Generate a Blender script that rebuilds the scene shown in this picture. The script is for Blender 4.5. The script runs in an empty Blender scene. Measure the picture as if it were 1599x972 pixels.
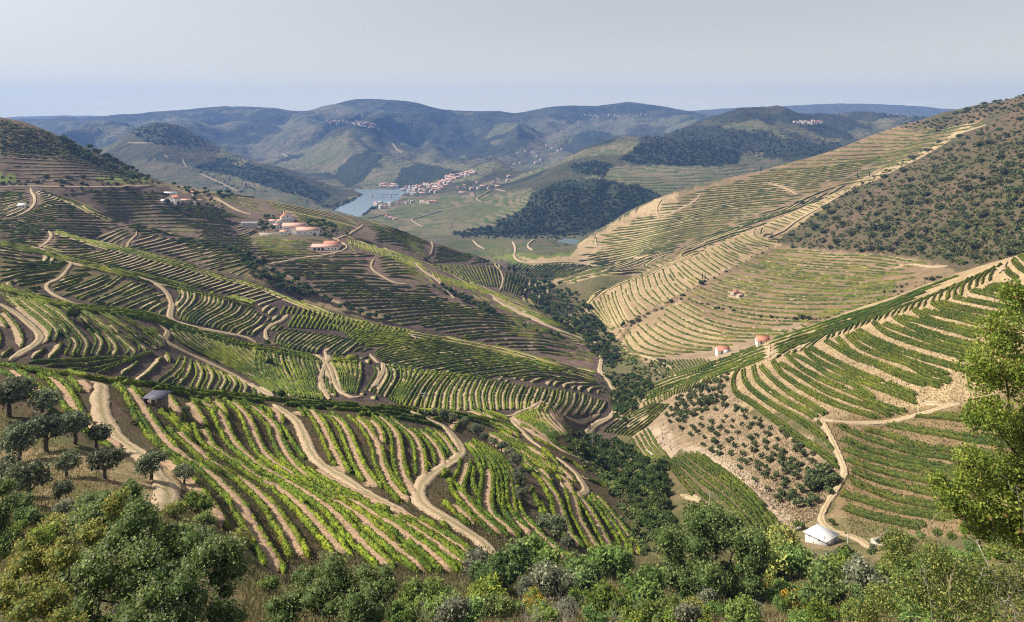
import bpy, math, random
import numpy as np
random.seed(7)
RNG = np.random.default_rng(7)
C = bpy.context.scene.collection

# ------------------------------------------------------------------ camera, world, sun, exposure
scn = bpy.context.scene
FPX, UC, VH, ZC = 1231.0, 799.5, 180.0, 300.0      # focal length in photo pixels, horizon row, camera height
cam_d = bpy.data.cameras.new('camera')
cam_d.sensor_width = 36.0
cam_d.lens = FPX / 1599.0 * 36.0
cam_d.shift_y = -(486.0 - VH) / 1599.0
cam_d.clip_start = 0.5
cam_d.clip_end = 60000
cam = bpy.data.objects.new('camera', cam_d)
cam.location = (0, 0, ZC)
cam.rotation_euler = (math.radians(90), 0, 0)
C.objects.link(cam)
scn.camera = cam

SUN_EL = math.radians(43)
SUN_AZ_VEC = (-0.99, 0.10)                          # towards the sun, horizontally: left and a little beyond
SUN_ROT = math.atan2(SUN_AZ_VEC[0], SUN_AZ_VEC[1])  # measured from +Y towards +X
w = bpy.data.worlds.new('World')
scn.world = w
w.use_nodes = True
nt = w.node_tree
nt.nodes.clear()
sky = nt.nodes.new('ShaderNodeTexSky')
sky.sky_type = 'NISHITA'
sky.sun_disc = False
sky.sun_elevation = SUN_EL
sky.sun_rotation = SUN_ROT
sky.altitude = 300
sky.air_density = 1.0
sky.dust_density = 2.0
sky.ozone_density = 3.0
hs = nt.nodes.new('ShaderNodeHueSaturation')
hs.inputs['Saturation'].default_value = 0.10
hs.inputs['Value'].default_value = 1.0
bg = nt.nodes.new('ShaderNodeBackground')
bg.inputs['Strength'].default_value = 0.085
wo = nt.nodes.new('ShaderNodeOutputWorld')
nt.links.new(sky.outputs[0], hs.inputs['Color'])
# faint small cumulus low above the horizon
geo = nt.nodes.new('ShaderNodeTexCoord')
sep = nt.nodes.new('ShaderNodeSeparateXYZ')
nt.links.new(geo.outputs['Generated'], sep.inputs[0])
mp = nt.nodes.new('ShaderNodeMapping')
mp.inputs['Scale'].default_value = (9, 9, 70)
nt.links.new(geo.outputs['Generated'], mp.inputs[0])
nz = nt.nodes.new('ShaderNodeTexNoise')
nz.inputs['Scale'].default_value = 1.6
nz.inputs['Detail'].default_value = 5
nt.links.new(mp.outputs[0], nz.inputs[0])
cr = nt.nodes.new('ShaderNodeMapRange')
cr.inputs[1].default_value = 0.56; cr.inputs[2].default_value = 0.72
nt.links.new(nz.outputs[0], cr.inputs[0])
b1 = nt.nodes.new('ShaderNodeMapRange'); b1.interpolation_type = 'SMOOTHSTEP'
b1.inputs[1].default_value = -0.004; b1.inputs[2].default_value = 0.006
nt.links.new(sep.outputs[2], b1.inputs[0])
b2 = nt.nodes.new('ShaderNodeMapRange'); b2.interpolation_type = 'SMOOTHSTEP'
b2.inputs[1].default_value = 0.012; b2.inputs[2].default_value = 0.024
b2.inputs[3].default_value = 1; b2.inputs[4].default_value = 0
nt.links.new(sep.outputs[2], b2.inputs[0])
m1 = nt.nodes.new('ShaderNodeMath'); m1.operation = 'MULTIPLY'
m2 = nt.nodes.new('ShaderNodeMath'); m2.operation = 'MULTIPLY'
m3 = nt.nodes.new('ShaderNodeMath'); m3.operation = 'MULTIPLY'; m3.inputs[1].default_value = 0.6
nt.links.new(b1.outputs[0], m1.inputs[0]); nt.links.new(b2.outputs[0], m1.inputs[1])
nt.links.new(m1.outputs[0], m2.inputs[0]); nt.links.new(cr.outputs[0], m2.inputs[1])
nt.links.new(m2.outputs[0], m3.inputs[0])
mx = nt.nodes.new('ShaderNodeMix'); mx.data_type = 'RGBA'
nt.links.new(m3.outputs[0], mx.inputs[0])
nt.links.new(hs.outputs[0], mx.inputs[6])
mx.inputs[7].default_value = (12.5, 12.3, 12.6, 1)
# the pale veil low over the horizon, the same all round
hz = nt.nodes.new('ShaderNodeMapRange'); hz.interpolation_type = 'SMOOTHERSTEP'
hz.inputs[1].default_value = -0.02; hz.inputs[2].default_value = 0.16
hz.inputs[3].default_value = 0.85; hz.inputs[4].default_value = 0.0
nt.links.new(sep.outputs[2], hz.inputs[0])
mh = nt.nodes.new('ShaderNodeMix'); mh.data_type = 'RGBA'
nt.links.new(hz.outputs[0], mh.inputs[0])
nt.links.new(mx.outputs[2], mh.inputs[6]); mh.inputs[7].default_value = (7.9, 7.75, 6.3, 1)
nt.links.new(mh.outputs[2], bg.inputs[0])
nt.links.new(bg.outputs[0], wo.inputs[0])

sd = bpy.data.lights.new('sun', 'SUN')
sd.energy = 5.0
sd.angle = math.radians(0.5)
sd.color = (1.0, 0.91, 0.76)
sun = bpy.data.objects.new('sun', sd)
C.objects.link(sun)
_n = math.hypot(*SUN_AZ_VEC)
sx, sy = SUN_AZ_VEC[0] / _n * math.cos(SUN_EL), SUN_AZ_VEC[1] / _n * math.cos(SUN_EL)
from mathutils import Vector
sun.rotation_euler = Vector((sx, sy, math.sin(SUN_EL))).to_track_quat('Z', 'Y').to_euler()
sun.location = (-300, 100, 800)

scn.view_settings.view_transform = 'Standard'
scn.view_settings.look = 'None'
scn.view_settings.exposure = 0.64
scn.view_settings.gamma = 1.0
scn.render.engine = 'CYCLES'
scn.cycles.use_denoising = False
scn.cycles.pixel_filter_type = 'BLACKMAN_HARRIS'
scn.cycles.filter_width = 1.15
scn.cycles.sample_clamp_indirect = 4.0
scn.cycles.volume_bounces = 1
scn.cycles.max_bounces = 6
scn.cycles.transparent_max_bounces = 6
HAZE_DENSITY = 9.0e-5
HAZE_COLOR = (0.21, 0.40, 0.92, 1)

# ------------------------------------------------------------------ small helpers
def tag(o, label=None, cat=None, group=None, kind=None):
    if label: o['label'] = ' '.join(label.split()[:16])
    if cat: o['category'] = cat
    if group: o['group'] = group
    if kind: o['kind'] = kind
    return o

def empty(name, loc, rz=0.0):
    o = bpy.data.objects.new(name, None)
    o.empty_display_size = 0.5
    o.location = loc
    o.rotation_euler = (0, 0, rz)
    C.objects.link(o)
    return o

def mesh_np(name, V, F, mat, col=None, smooth=False, extra=None):
    """V (n,3) float, F (m,3|4) int -> mesh; col (n,3) vertex colours"""
    V = np.asarray(V, np.float32); F = np.asarray(F, np.int32)
    me = bpy.data.meshes.new(name)
    me.vertices.add(len(V)); me.vertices.foreach_set('co', V.ravel())
    k = F.shape[1]
    me.loops.add(F.size); me.loops.foreach_set('vertex_index', F.ravel())
    me.polygons.add(len(F))
    me.polygons.foreach_set('loop_start', np.arange(0, F.size, k, dtype=np.int32))
    if smooth: me.polygons.foreach_set('use_smooth', np.ones(len(F), bool))
    if col is not None:
        a = me.attributes.new('col', 'FLOAT_COLOR', 'POINT')
        c4 = np.ones((len(V), 4), np.float32); c4[:, :3] = col
        a.data.foreach_set('color', c4.ravel())
    if extra:
        for nm, arr in extra.items():
            if arr.ndim == 2:
                a = me.attributes.new(nm, 'FLOAT_COLOR', 'POINT')
                c4 = np.ones((len(V), 4), np.float32); c4[:, :3] = arr
                a.data.foreach_set('color', c4.ravel())
            else:
                a = me.attributes.new(nm, 'FLOAT', 'POINT')
                a.data.foreach_set('value', arr.astype(np.float32))
    me.update(calc_edges=True)
    if mat: me.materials.append(mat)
    return me

def obj(name, me, parent=None, loc=(0, 0, 0), rz=0.0, scale=None):
    o = bpy.data.objects.new(name, me)
    o.location = loc
    o.rotation_euler = (0, 0, rz)
    if scale is not None: o.scale = scale
    if parent: o.parent = parent
    C.objects.link(o)
    return o

def P(s):
    return np.array([[float(a) for a in p.split()] for p in s.split(',')])

def catmull(pts, step):
    """resample a polyline smoothly at about `step`"""
    pts = np.asarray(pts, float)
    if len(pts) < 3:
        n = max(2, int(np.linalg.norm(pts[-1] - pts[0]) / step) + 1)
        t = np.linspace(0, 1, n)[:, None]
        return pts[0] * (1 - t) + pts[-1] * t
    p = np.vstack([2 * pts[0] - pts[1], pts, 2 * pts[-1] - pts[-2]])
    out = []
    for i in range(1, len(p) - 2):
        L = np.linalg.norm(p[i + 1] - p[i])
        n = max(1, int(round(L / step)))
        t = (np.arange(n) / n)[:, None]
        a, b, c, d = p[i - 1], p[i], p[i + 1], p[i + 2]
        out.append(0.5 * ((2 * b) + (-a + c) * t + (2 * a - 5 * b + 4 * c - d) * t ** 2 + (-a + 3 * b - 3 * c + d) * t ** 3))
    out.append(p[-2][None])
    return np.vstack(out)

def resample_n(pts, n):
    pts = np.asarray(pts, float)
    d = np.r_[0, np.cumsum(np.linalg.norm(np.diff(pts, axis=0), axis=1))]
    t = np.linspace(0, d[-1], n)
    return np.stack([np.interp(t, d, pts[:, k]) for k in range(pts.shape[1])], 1)

_perm = np.random.default_rng(3).permutation(4096)
_val = np.random.default_rng(4).random(4096) * 2 - 1
def vnoise(x, y):
    xi = np.floor(x).astype(np.int64); yi = np.floor(y).astype(np.int64)
    fx = x - xi; fy = y - yi
    fx = fx * fx * (3 - 2 * fx); fy = fy * fy * (3 - 2 * fy)
    def h(a, b): return _val[_perm[(_perm[a & 4095] + b) & 4095]]
    return (h(xi, yi) * (1 - fx) + h(xi + 1, yi) * fx) * (1 - fy) + (h(xi, yi + 1) * (1 - fx) + h(xi + 1, yi + 1) * fx) * fy
def fbm(x, y, o=4):
    s = 0; a = 1; t = 0
    for k in range(o):
        s = s + a * vnoise(x * 2 ** k + 17 * k, y * 2 ** k - 9 * k); t += a; a *= 0.5
    return s / t

def inpoly(u, v, poly):
    inside = np.zeros(u.shape, bool)
    x0, y0 = poly[-1]
    for x1, y1 in poly:
        if y1 != y0:
            c = ((y1 > v) != (y0 > v)) & (u < (x0 - x1) * (v - y1) / (y0 - y1) + x1)
            inside ^= c
        x0, y0 = x1, y1
    return inside

# ------------------------------------------------------------------ terrain: surveyed lines "u v distance"
LINES = '''
-700 1200 8, 0 1200 8, 800 1200 8, 1600 1200 8, 2300 1200 8
-700 1080 35, 0 1060 35, 800 1060 35, 1250 1090 35, 1600 1060 30, 2300 1000 30
-700 960 60, 0 930 60, 200 950 60, 450 985 62, 800 995 66, 1100 1000 70, 1400 980 66, 1600 900 60, 2300 840 60
-700 800 90, -200 790 90, 0 785 88, 100 800 88, 228 757 112, 300 812 100, 430 893 105, 520 905 107, 600 910 108, 700 905 115, 770 882 125, 850 900 122, 950 915 125, 1110 935 118, 1250 925 120, 1400 900 120, 1600 840 100, 2300 700 100
-700 640 150, 0 690 135, 100 695 130, 200 695 140, 260 700 143, 350 765 130, 430 760 150, 600 800 140, 700 780 152, 770 800 155, 850 800 170, 900 845 158, 985 865 180
300 700 155, 430 690 190, 560 700 195, 680 740 185, 760 730 200, 850 735 225, 900 770 218, 950 800 212
-700 520 190, -200 548 185, 0 568 187, 70 576 190, 150 587 197, 220 600 208, 300 611 220, 370 618 232, 430 625 243, 500 629 254, 560 632 264, 620 638 275, 680 645 285, 740 648 300
760 690 260, 850 700 275, 900 710 290, 900 690 345, 860 665 320, 800 650 325
-700 560 225, -200 590 225, 0 620 222, 150 640 232, 300 650 255, 430 650 275, 560 648 297, 640 648 310
-700 500 262, -200 540 262, 0 566 262, 100 577 270, 200 590 285, 300 605 300, 430 617 312, 560 624 330, 700 632 345, 780 640 352, 850 630 370, 900 655 395, 925 672 400
0 510 290, 100 520 300, 200 535 315, 300 560 335, 400 590 345, 500 590 365, 600 605 372, 700 608 385, 800 618 390, 880 630 405, 940 645 430
-700 400 330, -200 430 328, 0 450 330, 70 470 332, 150 482 340, 230 492 355, 300 513 370, 400 540 390, 480 553 402, 560 560 412, 640 577 418, 700 583 423, 760 590 428, 830 600 436, 900 625 440
-200 455 360, 0 475 362, 150 505 372, 300 535 400, 400 556 415, 560 572 435, 700 592 445
-200 425 395, 0 447 395, 150 478 402, 300 508 420, 400 532 435, 500 548 450, 600 560 460, 700 572 470, 800 580 490
0 410 430, 100 435 430, 200 455 435, 300 480 450, 400 505 465, 500 515 490, 600 535 490, 700 548 500, 800 562 515
-700 330 480, -200 350 480, 0 379 478, 60 392 475, 110 408 472, 180 424 478, 250 440 488, 300 453 492, 400 476 503, 450 492 510
-200 380 510, 0 405 510, 110 432 505, 250 462 520, 350 478 530
-200 345 545, 0 376 540, 110 403 535, 250 434 540, 350 455 545, 420 470 540
0 345 640, 90 363 610, 160 384 600, 220 397 600, 290 415 592, 340 430 583, 400 444 572, 470 472 557, 540 498 548, 620 515 545, 700 529 548, 800 549 555, 870 569 555, 925 583 545, 955 605 500
-700 300 620, -200 310 640, 0 330 680
160 410 640, 290 445 625, 400 470 610, 540 520 595, 700 550 595, 850 590 595
200 390 660, 290 405 665, 340 415 655, 400 430 640, 450 452 640, 500 470 640, 560 487 640, 620 505 640, 700 526 640, 800 547 640, 880 566 635, 935 577 615
0 305 760, 60 300 780, 90 309 750, 130 322 730, 180 344 708, 250 360 700, 290 371 700
100 330 760, 200 370 750, 280 385 745
-700 260 800, -200 280 800, 0 293 800, 100 293 815, 200 293 850, 250 297 890, 200 320 840, 280 345 830, 300 365 790, 350 350 880, 330 320 960, 300 308 960, 270 300 950
380 372 865, 470 369 850, 540 375 842, 600 390 832, 650 407 822, 700 424 812, 740 446 795, 780 463 785, 830 482 765, 880 503 742, 915 528 705, 935 550 660
400 400 750, 500 420 740, 600 440 740, 700 470 730, 800 510 700
600 400 880, 650 418 870, 700 438 860, 760 472 840, 820 495 810, 880 515 790
570 378 890, 620 395 900, 680 420 890, 740 448 880, 790 470 860, 840 470 880, 780 430 960, 700 405 960
330 300 1060, 400 309 1050, 440 315 1042, 500 328 1032, 550 338 1030, 600 352 1030, 640 367 1030, 690 383 1030, 750 402 1038, 800 422 1045
450 345 930, 540 362 920, 620 375 940
-700 240 930, -200 225 920, 0 240 870, 100 255 880, 200 280 900
-700 80 1000, -200 160 960, 0 187 950, 35 192 950, 70 205 950, 105 219 955, 150 237 980, 200 262 1000, 240 280 1020, 270 290 1050, 300 297 1080
-700 220 1200, -200 255 1200, 0 270 1150, 150 295 1150, 250 320 1200, 400 350 1250, 550 375 1250, 650 395 1250, 750 420 1250
-700 300 1700, -200 325 1700, 0 350 1700, 200 355 1700, 400 350 1750, 520 340 1900
1060 870 165, 1010 800 230, 960 742 290, 925 695 350, 965 642 450, 1000 603 530, 975 560 650, 940 512 790, 880 462 980, 810 425 1200, 760 415 1350
1180 880 158, 1250 870 165, 1350 875 160, 1450 860 150, 1600 800 135, 2300 650 130
1200 840 188, 1283 838 185, 1360 850 178, 1400 830 180, 1500 790 175, 1600 720 170
1310 740 215, 1318 735 215, 1290 660 245, 1400 655 240, 1450 740 205, 1500 690 215, 1600 640 200
1100 790 215, 1160 740 240, 1100 730 262, 1050 740 262, 1000 700 335, 1040 670 345, 1150 680 285, 1230 720 235, 1200 650 285, 1080 630 375, 1140 615 350
960 680 385, 1000 650 405, 1040 620 410
1200 590 330, 1300 590 290, 1400 580 262, 1500 570 245, 1600 540 235, 1260 545 350, 1350 520 330, 1420 495 315, 1500 480 290, 1600 470 265
970 625 470, 1002 606 458, 1052 585 442, 1090 572 432, 1127 560 421, 1160 548 410, 1200 531 396, 1260 511 377, 1325 490 362, 1387 470 352, 1450 445 346, 1525 418 336, 1600 395 327, 1800 320 310, 2300 200 300
1050 600 478, 1127 580 462, 1200 555 440, 1325 520 425, 1450 480 410, 1525 450 400, 1600 430 395, 1800 370 380, 2300 260 370
1010 582 560, 1060 583 500, 1100 570 490, 1130 556 490, 1190 538 480, 1240 520 480
1000 556 620, 1100 558 580, 1200 537 560, 1300 507 540, 1400 478 510, 1450 458 500, 1500 430 510, 1540 410 520, 1600 385 530, 1800 300 500, 2300 180 480
1050 502 700, 1150 482 690, 1250 452 690, 1350 442 660, 1430 420 640, 1400 402 730, 1300 393 830, 1250 390 880
958 540 695, 985 501 745, 1020 480 768, 1060 455 798, 1100 435 828, 1170 402 880, 1212 383 925
903 493 820, 925 462 852, 960 445 882, 1000 432 915, 1030 420 935, 1070 402 958, 1120 382 990, 1180 358 1030, 1230 338 1070, 1300 305 1130, 1360 285 1170, 1430 240 1240, 1480 200 1320
910 500 900, 930 475 930, 1000 450 990, 1070 425 1020, 1180 378 1085, 1260 340 1130
900 470 960, 930 445 1010, 1000 422 1080, 1070 398 1100, 1180 353 1150, 1260 325 1180, 1330 297 1200
870 441 1130, 900 432 1120, 940 419 1130, 1000 398 1180, 1100 350 1230, 1200 310 1260, 1300 275 1280, 1380 245 1300
905 383 1350, 930 361 1350, 975 336 1350, 1025 313 1350, 1050 303 1350, 1100 288 1350, 1150 278 1350, 1200 267 1350, 1280 244 1370, 1350 218 1400, 1415 196 1420
1445 191 1380, 1500 178 1320, 1550 165 1260, 1600 150 1180, 1800 90 1100, 2300 -50 1000
1240 370 950, 1300 330 980, 1400 270 1040, 1500 218 1090, 1550 195 1100, 1300 350 900, 1400 310 890, 1400 370 780, 1500 260 880, 1500 350 700, 1600 210 890, 1600 300 690, 1540 395 570, 1800 200 700, 2300 0 700
940 410 1500, 1000 370 1500, 1050 330 1500, 1150 300 1500, 1280 275 1550, 1415 225 1600, 1550 195 1500, 1800 150 1400, 2300 50 1300
800 402 1270, 850 397 1290, 920 398 1290, 980 410 1250, 850 425 1180, 800 405 1250, 760 380 1500, 830 372 1560, 900 378 1600, 870 385 1450
720 372 1600, 660 380 1500, 620 378 1600, 560 350 1900
860 372 1665, 900 371 1670, 860 366 1720, 780 368 1700, 930 372 1680
1000 362 1720, 1100 345 1750, 1300 310 1800, 1500 290 1900, 1800 260 1900, 2300 200 1900
527 326 2195, 562 336 2055, 575 327 2180, 600 318 2320, 622 313 2410, 560 297 2740, 580 297 2740
640 345 1945, 700 332 2010, 750 357 1790, 720 368 1720, 800 320 2000, 850 345 1800, 640 325 2200, 680 310 2330
640 300 2620, 700 288 2680, 742 272 2900, 780 262 3050, 700 300 2450, 780 290 2500, 660 293 2650
760 368 1728, 870 335 1790, 960 345 1760, 850 292 1950, 930 280 1960, 990 300 1900, 870 300 2000
1000 262 2250, 1030 306 1880, 1100 252 2240, 1150 232 2500, 1100 285 2000, 1200 222 2700, 1250 240 2500, 1300 220 2900, 1350 215 3000, 1400 220 2900
800 285 2650, 850 266 2600, 900 241 2620, 960 208 2800, 1035 191 3000, 1100 188 3020, 1200 190 3100, 1250 188 3200, 1330 195 3300, 1400 205 3400, 1600 210 3400, 2300 200 3400
800 300 3200, 850 290 3300, 960 240 3500, 1100 210 3800, 1250 205 4000, 1400 205 4000, 1600 205 4200, 2300 205 4200
-700 330 2200, -200 320 2200, 100 310 2250, 200 295 2300, 350 302 2300, 450 312 2220, 505 324 2190
-200 250 2700, 100 250 2700, 250 265 2500, 350 270 2550, 450 290 2450
-700 250 3300, 0 250 3200, 130 245 3100, 175 230 3000, 220 201 2950, 250 194 2920, 270 197 2900, 320 216 2850, 400 246 2800, 450 266 2750, 500 287 2700, 540 303 2560, 565 313 2420
-700 250 3900, 0 240 3900, 150 235 3800, 250 235 3600, 350 250 3500, 450 275 3300
180 215 4500, 300 212 4800, 350 235 4200, 450 258 3800, 500 272 3450, 520 290 3000, 600 293 2840, 640 290 2900, 400 205 5000, 450 235 4400
550 240 3700, 600 252 3500, 650 270 3200, 700 262 3350, 740 262 3350, 700 235 3900, 780 245 4100, 570 192 5000, 650 202 4800, 750 215 4800, 850 205 5100, 900 190 5400, 950 180 5700, 820 240 4300, 880 225 4600, 560 215 4300, 500 225 4600, 450 200 5200, 300 190 5600, 660 185 5300
-700 190 7000, -200 190 7000, 0 196 6800, 40 196 6600, 100 195 6400, 150 190 6300, 200 188 6200, 260 176 6100, 300 172 6000, 350 168 6000, 400 169 6000, 460 173 5950, 500 168 5900, 540 160 5850, 575 156 5800, 620 158 5800, 660 167 5850, 700 176 5900, 730 180 6000, 770 177 6000, 800 176 6000, 850 166 6000, 900 164 6000, 945 163 6000, 980 157 6000, 1010 160 6000, 1050 169 6000, 1100 179 6000, 1140 187 6000
-700 200 6800, 0 210 6800, 400 200 6800, 575 195 6800, 800 200 6800, 980 195 6800
1130 187 6900, 1250 184 6900, 1330 192 6800, 1400 194 6500, 1450 192 6800, 1600 190 7000, 2300 190 7000
-700 188 7450, 0 188 7450, 400 188 7450, 800 186 7450, 1080 177 7450, 1120 174 7450, 1200 171 7450, 1260 168 7450, 1300 167 7450, 1400 168 7450, 1450 172 7450, 1500 176 7450, 1600 180 7450, 2300 185 7450
-700 186 9600, 0 186 9600, 400 186 9600, 800 186 9600, 1200 186 9600, 1600 186 9600, 2300 186 9600
'''
KT = 6.0
ctrl = []
for ln in LINES.strip().split('\n'):
    p = P(ln)
    q = [p[0]]
    for a, b in zip(p[:-1], p[1:]):
        seg = np.hypot((b[0] - a[0]), 0)
        # only densify between points that clearly belong to one line
        if abs(math.log(b[2] / a[2])) < 0.09 and 45 < seg < 420:
            n = int(seg // 45)
            for k in range(1, n + 1):
                t = k / (n + 1)
                q.append(np.r_[a[:2] * (1 - t) + b[:2] * t, math.exp(math.log(a[2]) * (1 - t) + math.log(b[2]) * t)])
        q.append(b)
    ctrl += q
ctrl = np.array(ctrl)
_, ui = np.unique(np.round(ctrl[:, [0, 2]] / [4, 3]).astype(int), axis=0, return_index=True)
ctrl = ctrl[np.sort(ui)]
def feat(u, D): return np.stack([u / 100.0, KT * np.log(D)], -1)
CX = feat(ctrl[:, 0], ctrl[:, 2])
def kern(r2): return np.where(r2 > 1e-12, 0.5 * r2 * np.log(np.maximum(r2, 1e-12)), 0)
n = len(CX)
A_ = np.zeros((n + 3, n + 3))
d2 = ((CX[:, None] - CX[None]) ** 2).sum(-1)
A_[:n, :n] = kern(d2) + np.eye(n) * 0.006
A_[:n, n] = 1; A_[:n, n + 1:] = CX
A_[n:, :n] = A_[:n, n:].T
sol = np.linalg.solve(A_, np.r_[ctrl[:, 1], 0, 0, 0])
def tps(u, D):
    X = feat(u, D).reshape(-1, 2)
    out = np.empty(len(X))
    for i in range(0, len(X), 4000):
        x = X[i:i + 4000]
        r2 = (x ** 2).sum(1)[:, None] + (CX ** 2).sum(1)[None] - 2 * x @ CX.T
        out[i:i + 4000] = kern(r2) @ sol[:n] + sol[n] + x @ sol[n + 1:]
    return out.reshape(u.shape)
# coarse evaluation, then upsample
cu = np.r_[np.arange(-700, -60, 60), np.arange(-60, 1661, 10), np.arange(1720, 2301, 60)].astype(float)
cl = np.linspace(math.log(5), math.log(9600), 430)
CU, CL = np.meshgrid(cu, cl, indexing='ij')
VV = tps(CU, np.exp(CL))
gu = np.r_[np.arange(-700, -60, 30), np.arange(-60, 1660, 2.6), np.arange(1660, 2301, 30)].astype(float)
gl = np.r_[np.linspace(math.log(5), math.log(60), 50)[:-1], np.linspace(math.log(60), math.log(6500), 560)[:-1], np.linspace(math.log(6500), math.log(7700), 12)]
def cubic_up(Y, x0, x1):
    """catmull-rom upsample along axis 0 with index mapping"""
    idx = np.interp(x1, x0, np.arange(len(x0)))
    i = np.clip(np.floor(idx).astype(int), 0, len(x0) - 2); t = (idx - i)[:, None]
    g = lambda k: Y[np.clip(i + k, 0, len(x0) - 1)]
    a, b, c, d = g(-1), g(0), g(1), g(2)
    return 0.5 * (2 * b + (c - a) * t + (2 * a - 5 * b + 4 * c - d) * t ** 2 + (3 * b - a - 3 * c + d) * t ** 3)
VV = cubic_up(VV, cu, gu)
VV = cubic_up(VV.T.copy(), cl, gl).T.copy()
GU, GL = np.meshgrid(gu, gl, indexing='ij')
GD = np.exp(GL)
GX = (GU - UC) / FPX * GD
GZ = -(VV - VH) / FPX * GD
# relief noise
far = np.clip((GD - 1500) / 2500, 0, 1)
sil = np.clip((6100 - GD) / 1300, 0.12, 1) * np.clip((GD - 2000) / 1500, 0.25, 1) * np.clip((GZ + 255) / 90, 0, 1)
wx_ = GX + 260 * fbm(GX / 1500, GD / 1500, 2); rid = 1 - np.abs(fbm(wx_ / 820 + 3.3, GD / 1500, 5)) * 2.8
GZ += far * sil * (rid - 0.4) * 150 * np.clip(1 - (GD - 7000) / 2000, 0.15, 1)
mid = np.clip((GD - 380) / 900, 0, 1) * (1 - far)
GZ += mid * fbm(GX / 150, GD / 150, 3) * 4.5
near = np.clip(1 - (GD - 600) / 600, 0, 1)
GZ += near * (fbm(GX / 22, GD / 22, 4) * 0.75 * np.clip(GD / 200, 0.3, 1) + fbm(GX / 3.1, GD / 3.1, 2) * 0.16)
# river bed and banks
WATER_Z = -260.0
RIVER = [P('519 331,527 325,545 317,556 311,567 303,556 299,552 296,600 296,640 293,655 296,640 300,628 304,624 309,622 313,606 317,592 321,578 327,572 333,560 339,545 337'),
         P('868 379,872 375,890 374,904 375,900 382,870 382')]
pu = GU; pv = VH - GZ / GD * FPX
pw = VH - WATER_Z / GD * FPX       # where the water plane would be seen
inr = np.zeros(GU.shape, bool)
for r in RIVER:
    inr |= inpoly(pu, pw, r)
inr &= (GD > 1500) & (GD < 3100)
GZ = np.where(inr, -266.0, np.where(GD > 1150, np.maximum(GZ, WATER_Z + 1.5), np.maximum(GZ, WATER_Z + 2)))
GV = VH - GZ / GD * FPX
print('terrain', GU.shape, 'ctrl', len(ctrl))

_env = np.minimum.accumulate(GV, axis=1)
def grid_idx(u, D):
    fu = np.interp(u, gu, np.arange(len(gu))); fl = np.interp(np.log(np.maximum(D, 5.01)), gl, np.arange(len(gl)))
    iu = np.clip(fu.astype(int), 0, len(gu) - 2); il = np.clip(fl.astype(int), 0, len(gl) - 2)
    return iu, il, fu - iu, fl - il
def zat(x, y):
    """terrain height (camera-relative) at world x, y"""
    x = np.asarray(x, float); y = np.asarray(y, float)
    u = x / y * FPX + UC
    iu, il, a, b = grid_idx(u, y)
    # interpolate z along the cell (linear in position)
    ya = np.exp(gl[il]); yb = np.exp(gl[il + 1]); b = (y - ya) / (yb - ya)
    return (GZ[iu, il] * (1 - a) + GZ[iu + 1, il] * a) * (1 - b) + (GZ[iu, il + 1] * (1 - a) + GZ[iu + 1, il + 1] * a) * b
def cast(u, v, dmin=0, dmax=1e9):
    """pixel -> distance of the first terrain hit beyond dmin (nan when outside dmin..dmax)"""
    u = np.atleast_1d(np.asarray(u, float)); v = np.atleast_1d(np.asarray(v, float))
    k0 = int(np.searchsorted(gl, math.log(max(dmin, 5.5))))
    out = np.full(len(u), np.nan)
    fu = np.interp(u, gu, np.arange(len(gu)))
    iu = np.clip(fu.astype(int), 0, len(gu) - 2); a = (fu - iu)[:, None]
    for s in range(0, len(u), 3000):
        sl = slice(s, s + 3000)
        col = GV[iu[sl]][:, k0:] * (1 - a[sl]) + GV[iu[sl] + 1][:, k0:] * a[sl]
        hit = col <= v[sl, None]
        k = hit.argmax(1); ok = hit.any(1) & (k > 0)
        kk = np.clip(k, 1, None); r = np.arange(len(k))
        c0 = col[r, kk - 1]; c1 = col[r, kk]
        t = np.clip((c0 - v[sl]) / np.maximum(c0 - c1, 1e-6), 0, 1)
        D = np.exp(gl[k0 + kk - 1] * (1 - t) + gl[k0 + kk] * t)
        D[(~ok) | (D > dmax)] = np.nan
        out[sl] = D
    return out
def hit3(u, v, dmin=0, dmax=1e9):
    D = cast(u, v, dmin, dmax)
    x = (np.atleast_1d(u) - UC) / FPX * D
    z = np.full(len(D), np.nan); ok = ~np.isnan(D)
    z[ok] = zat(x[ok], D[ok])
    return np.stack([x, D, z + ZC], 1)

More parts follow.
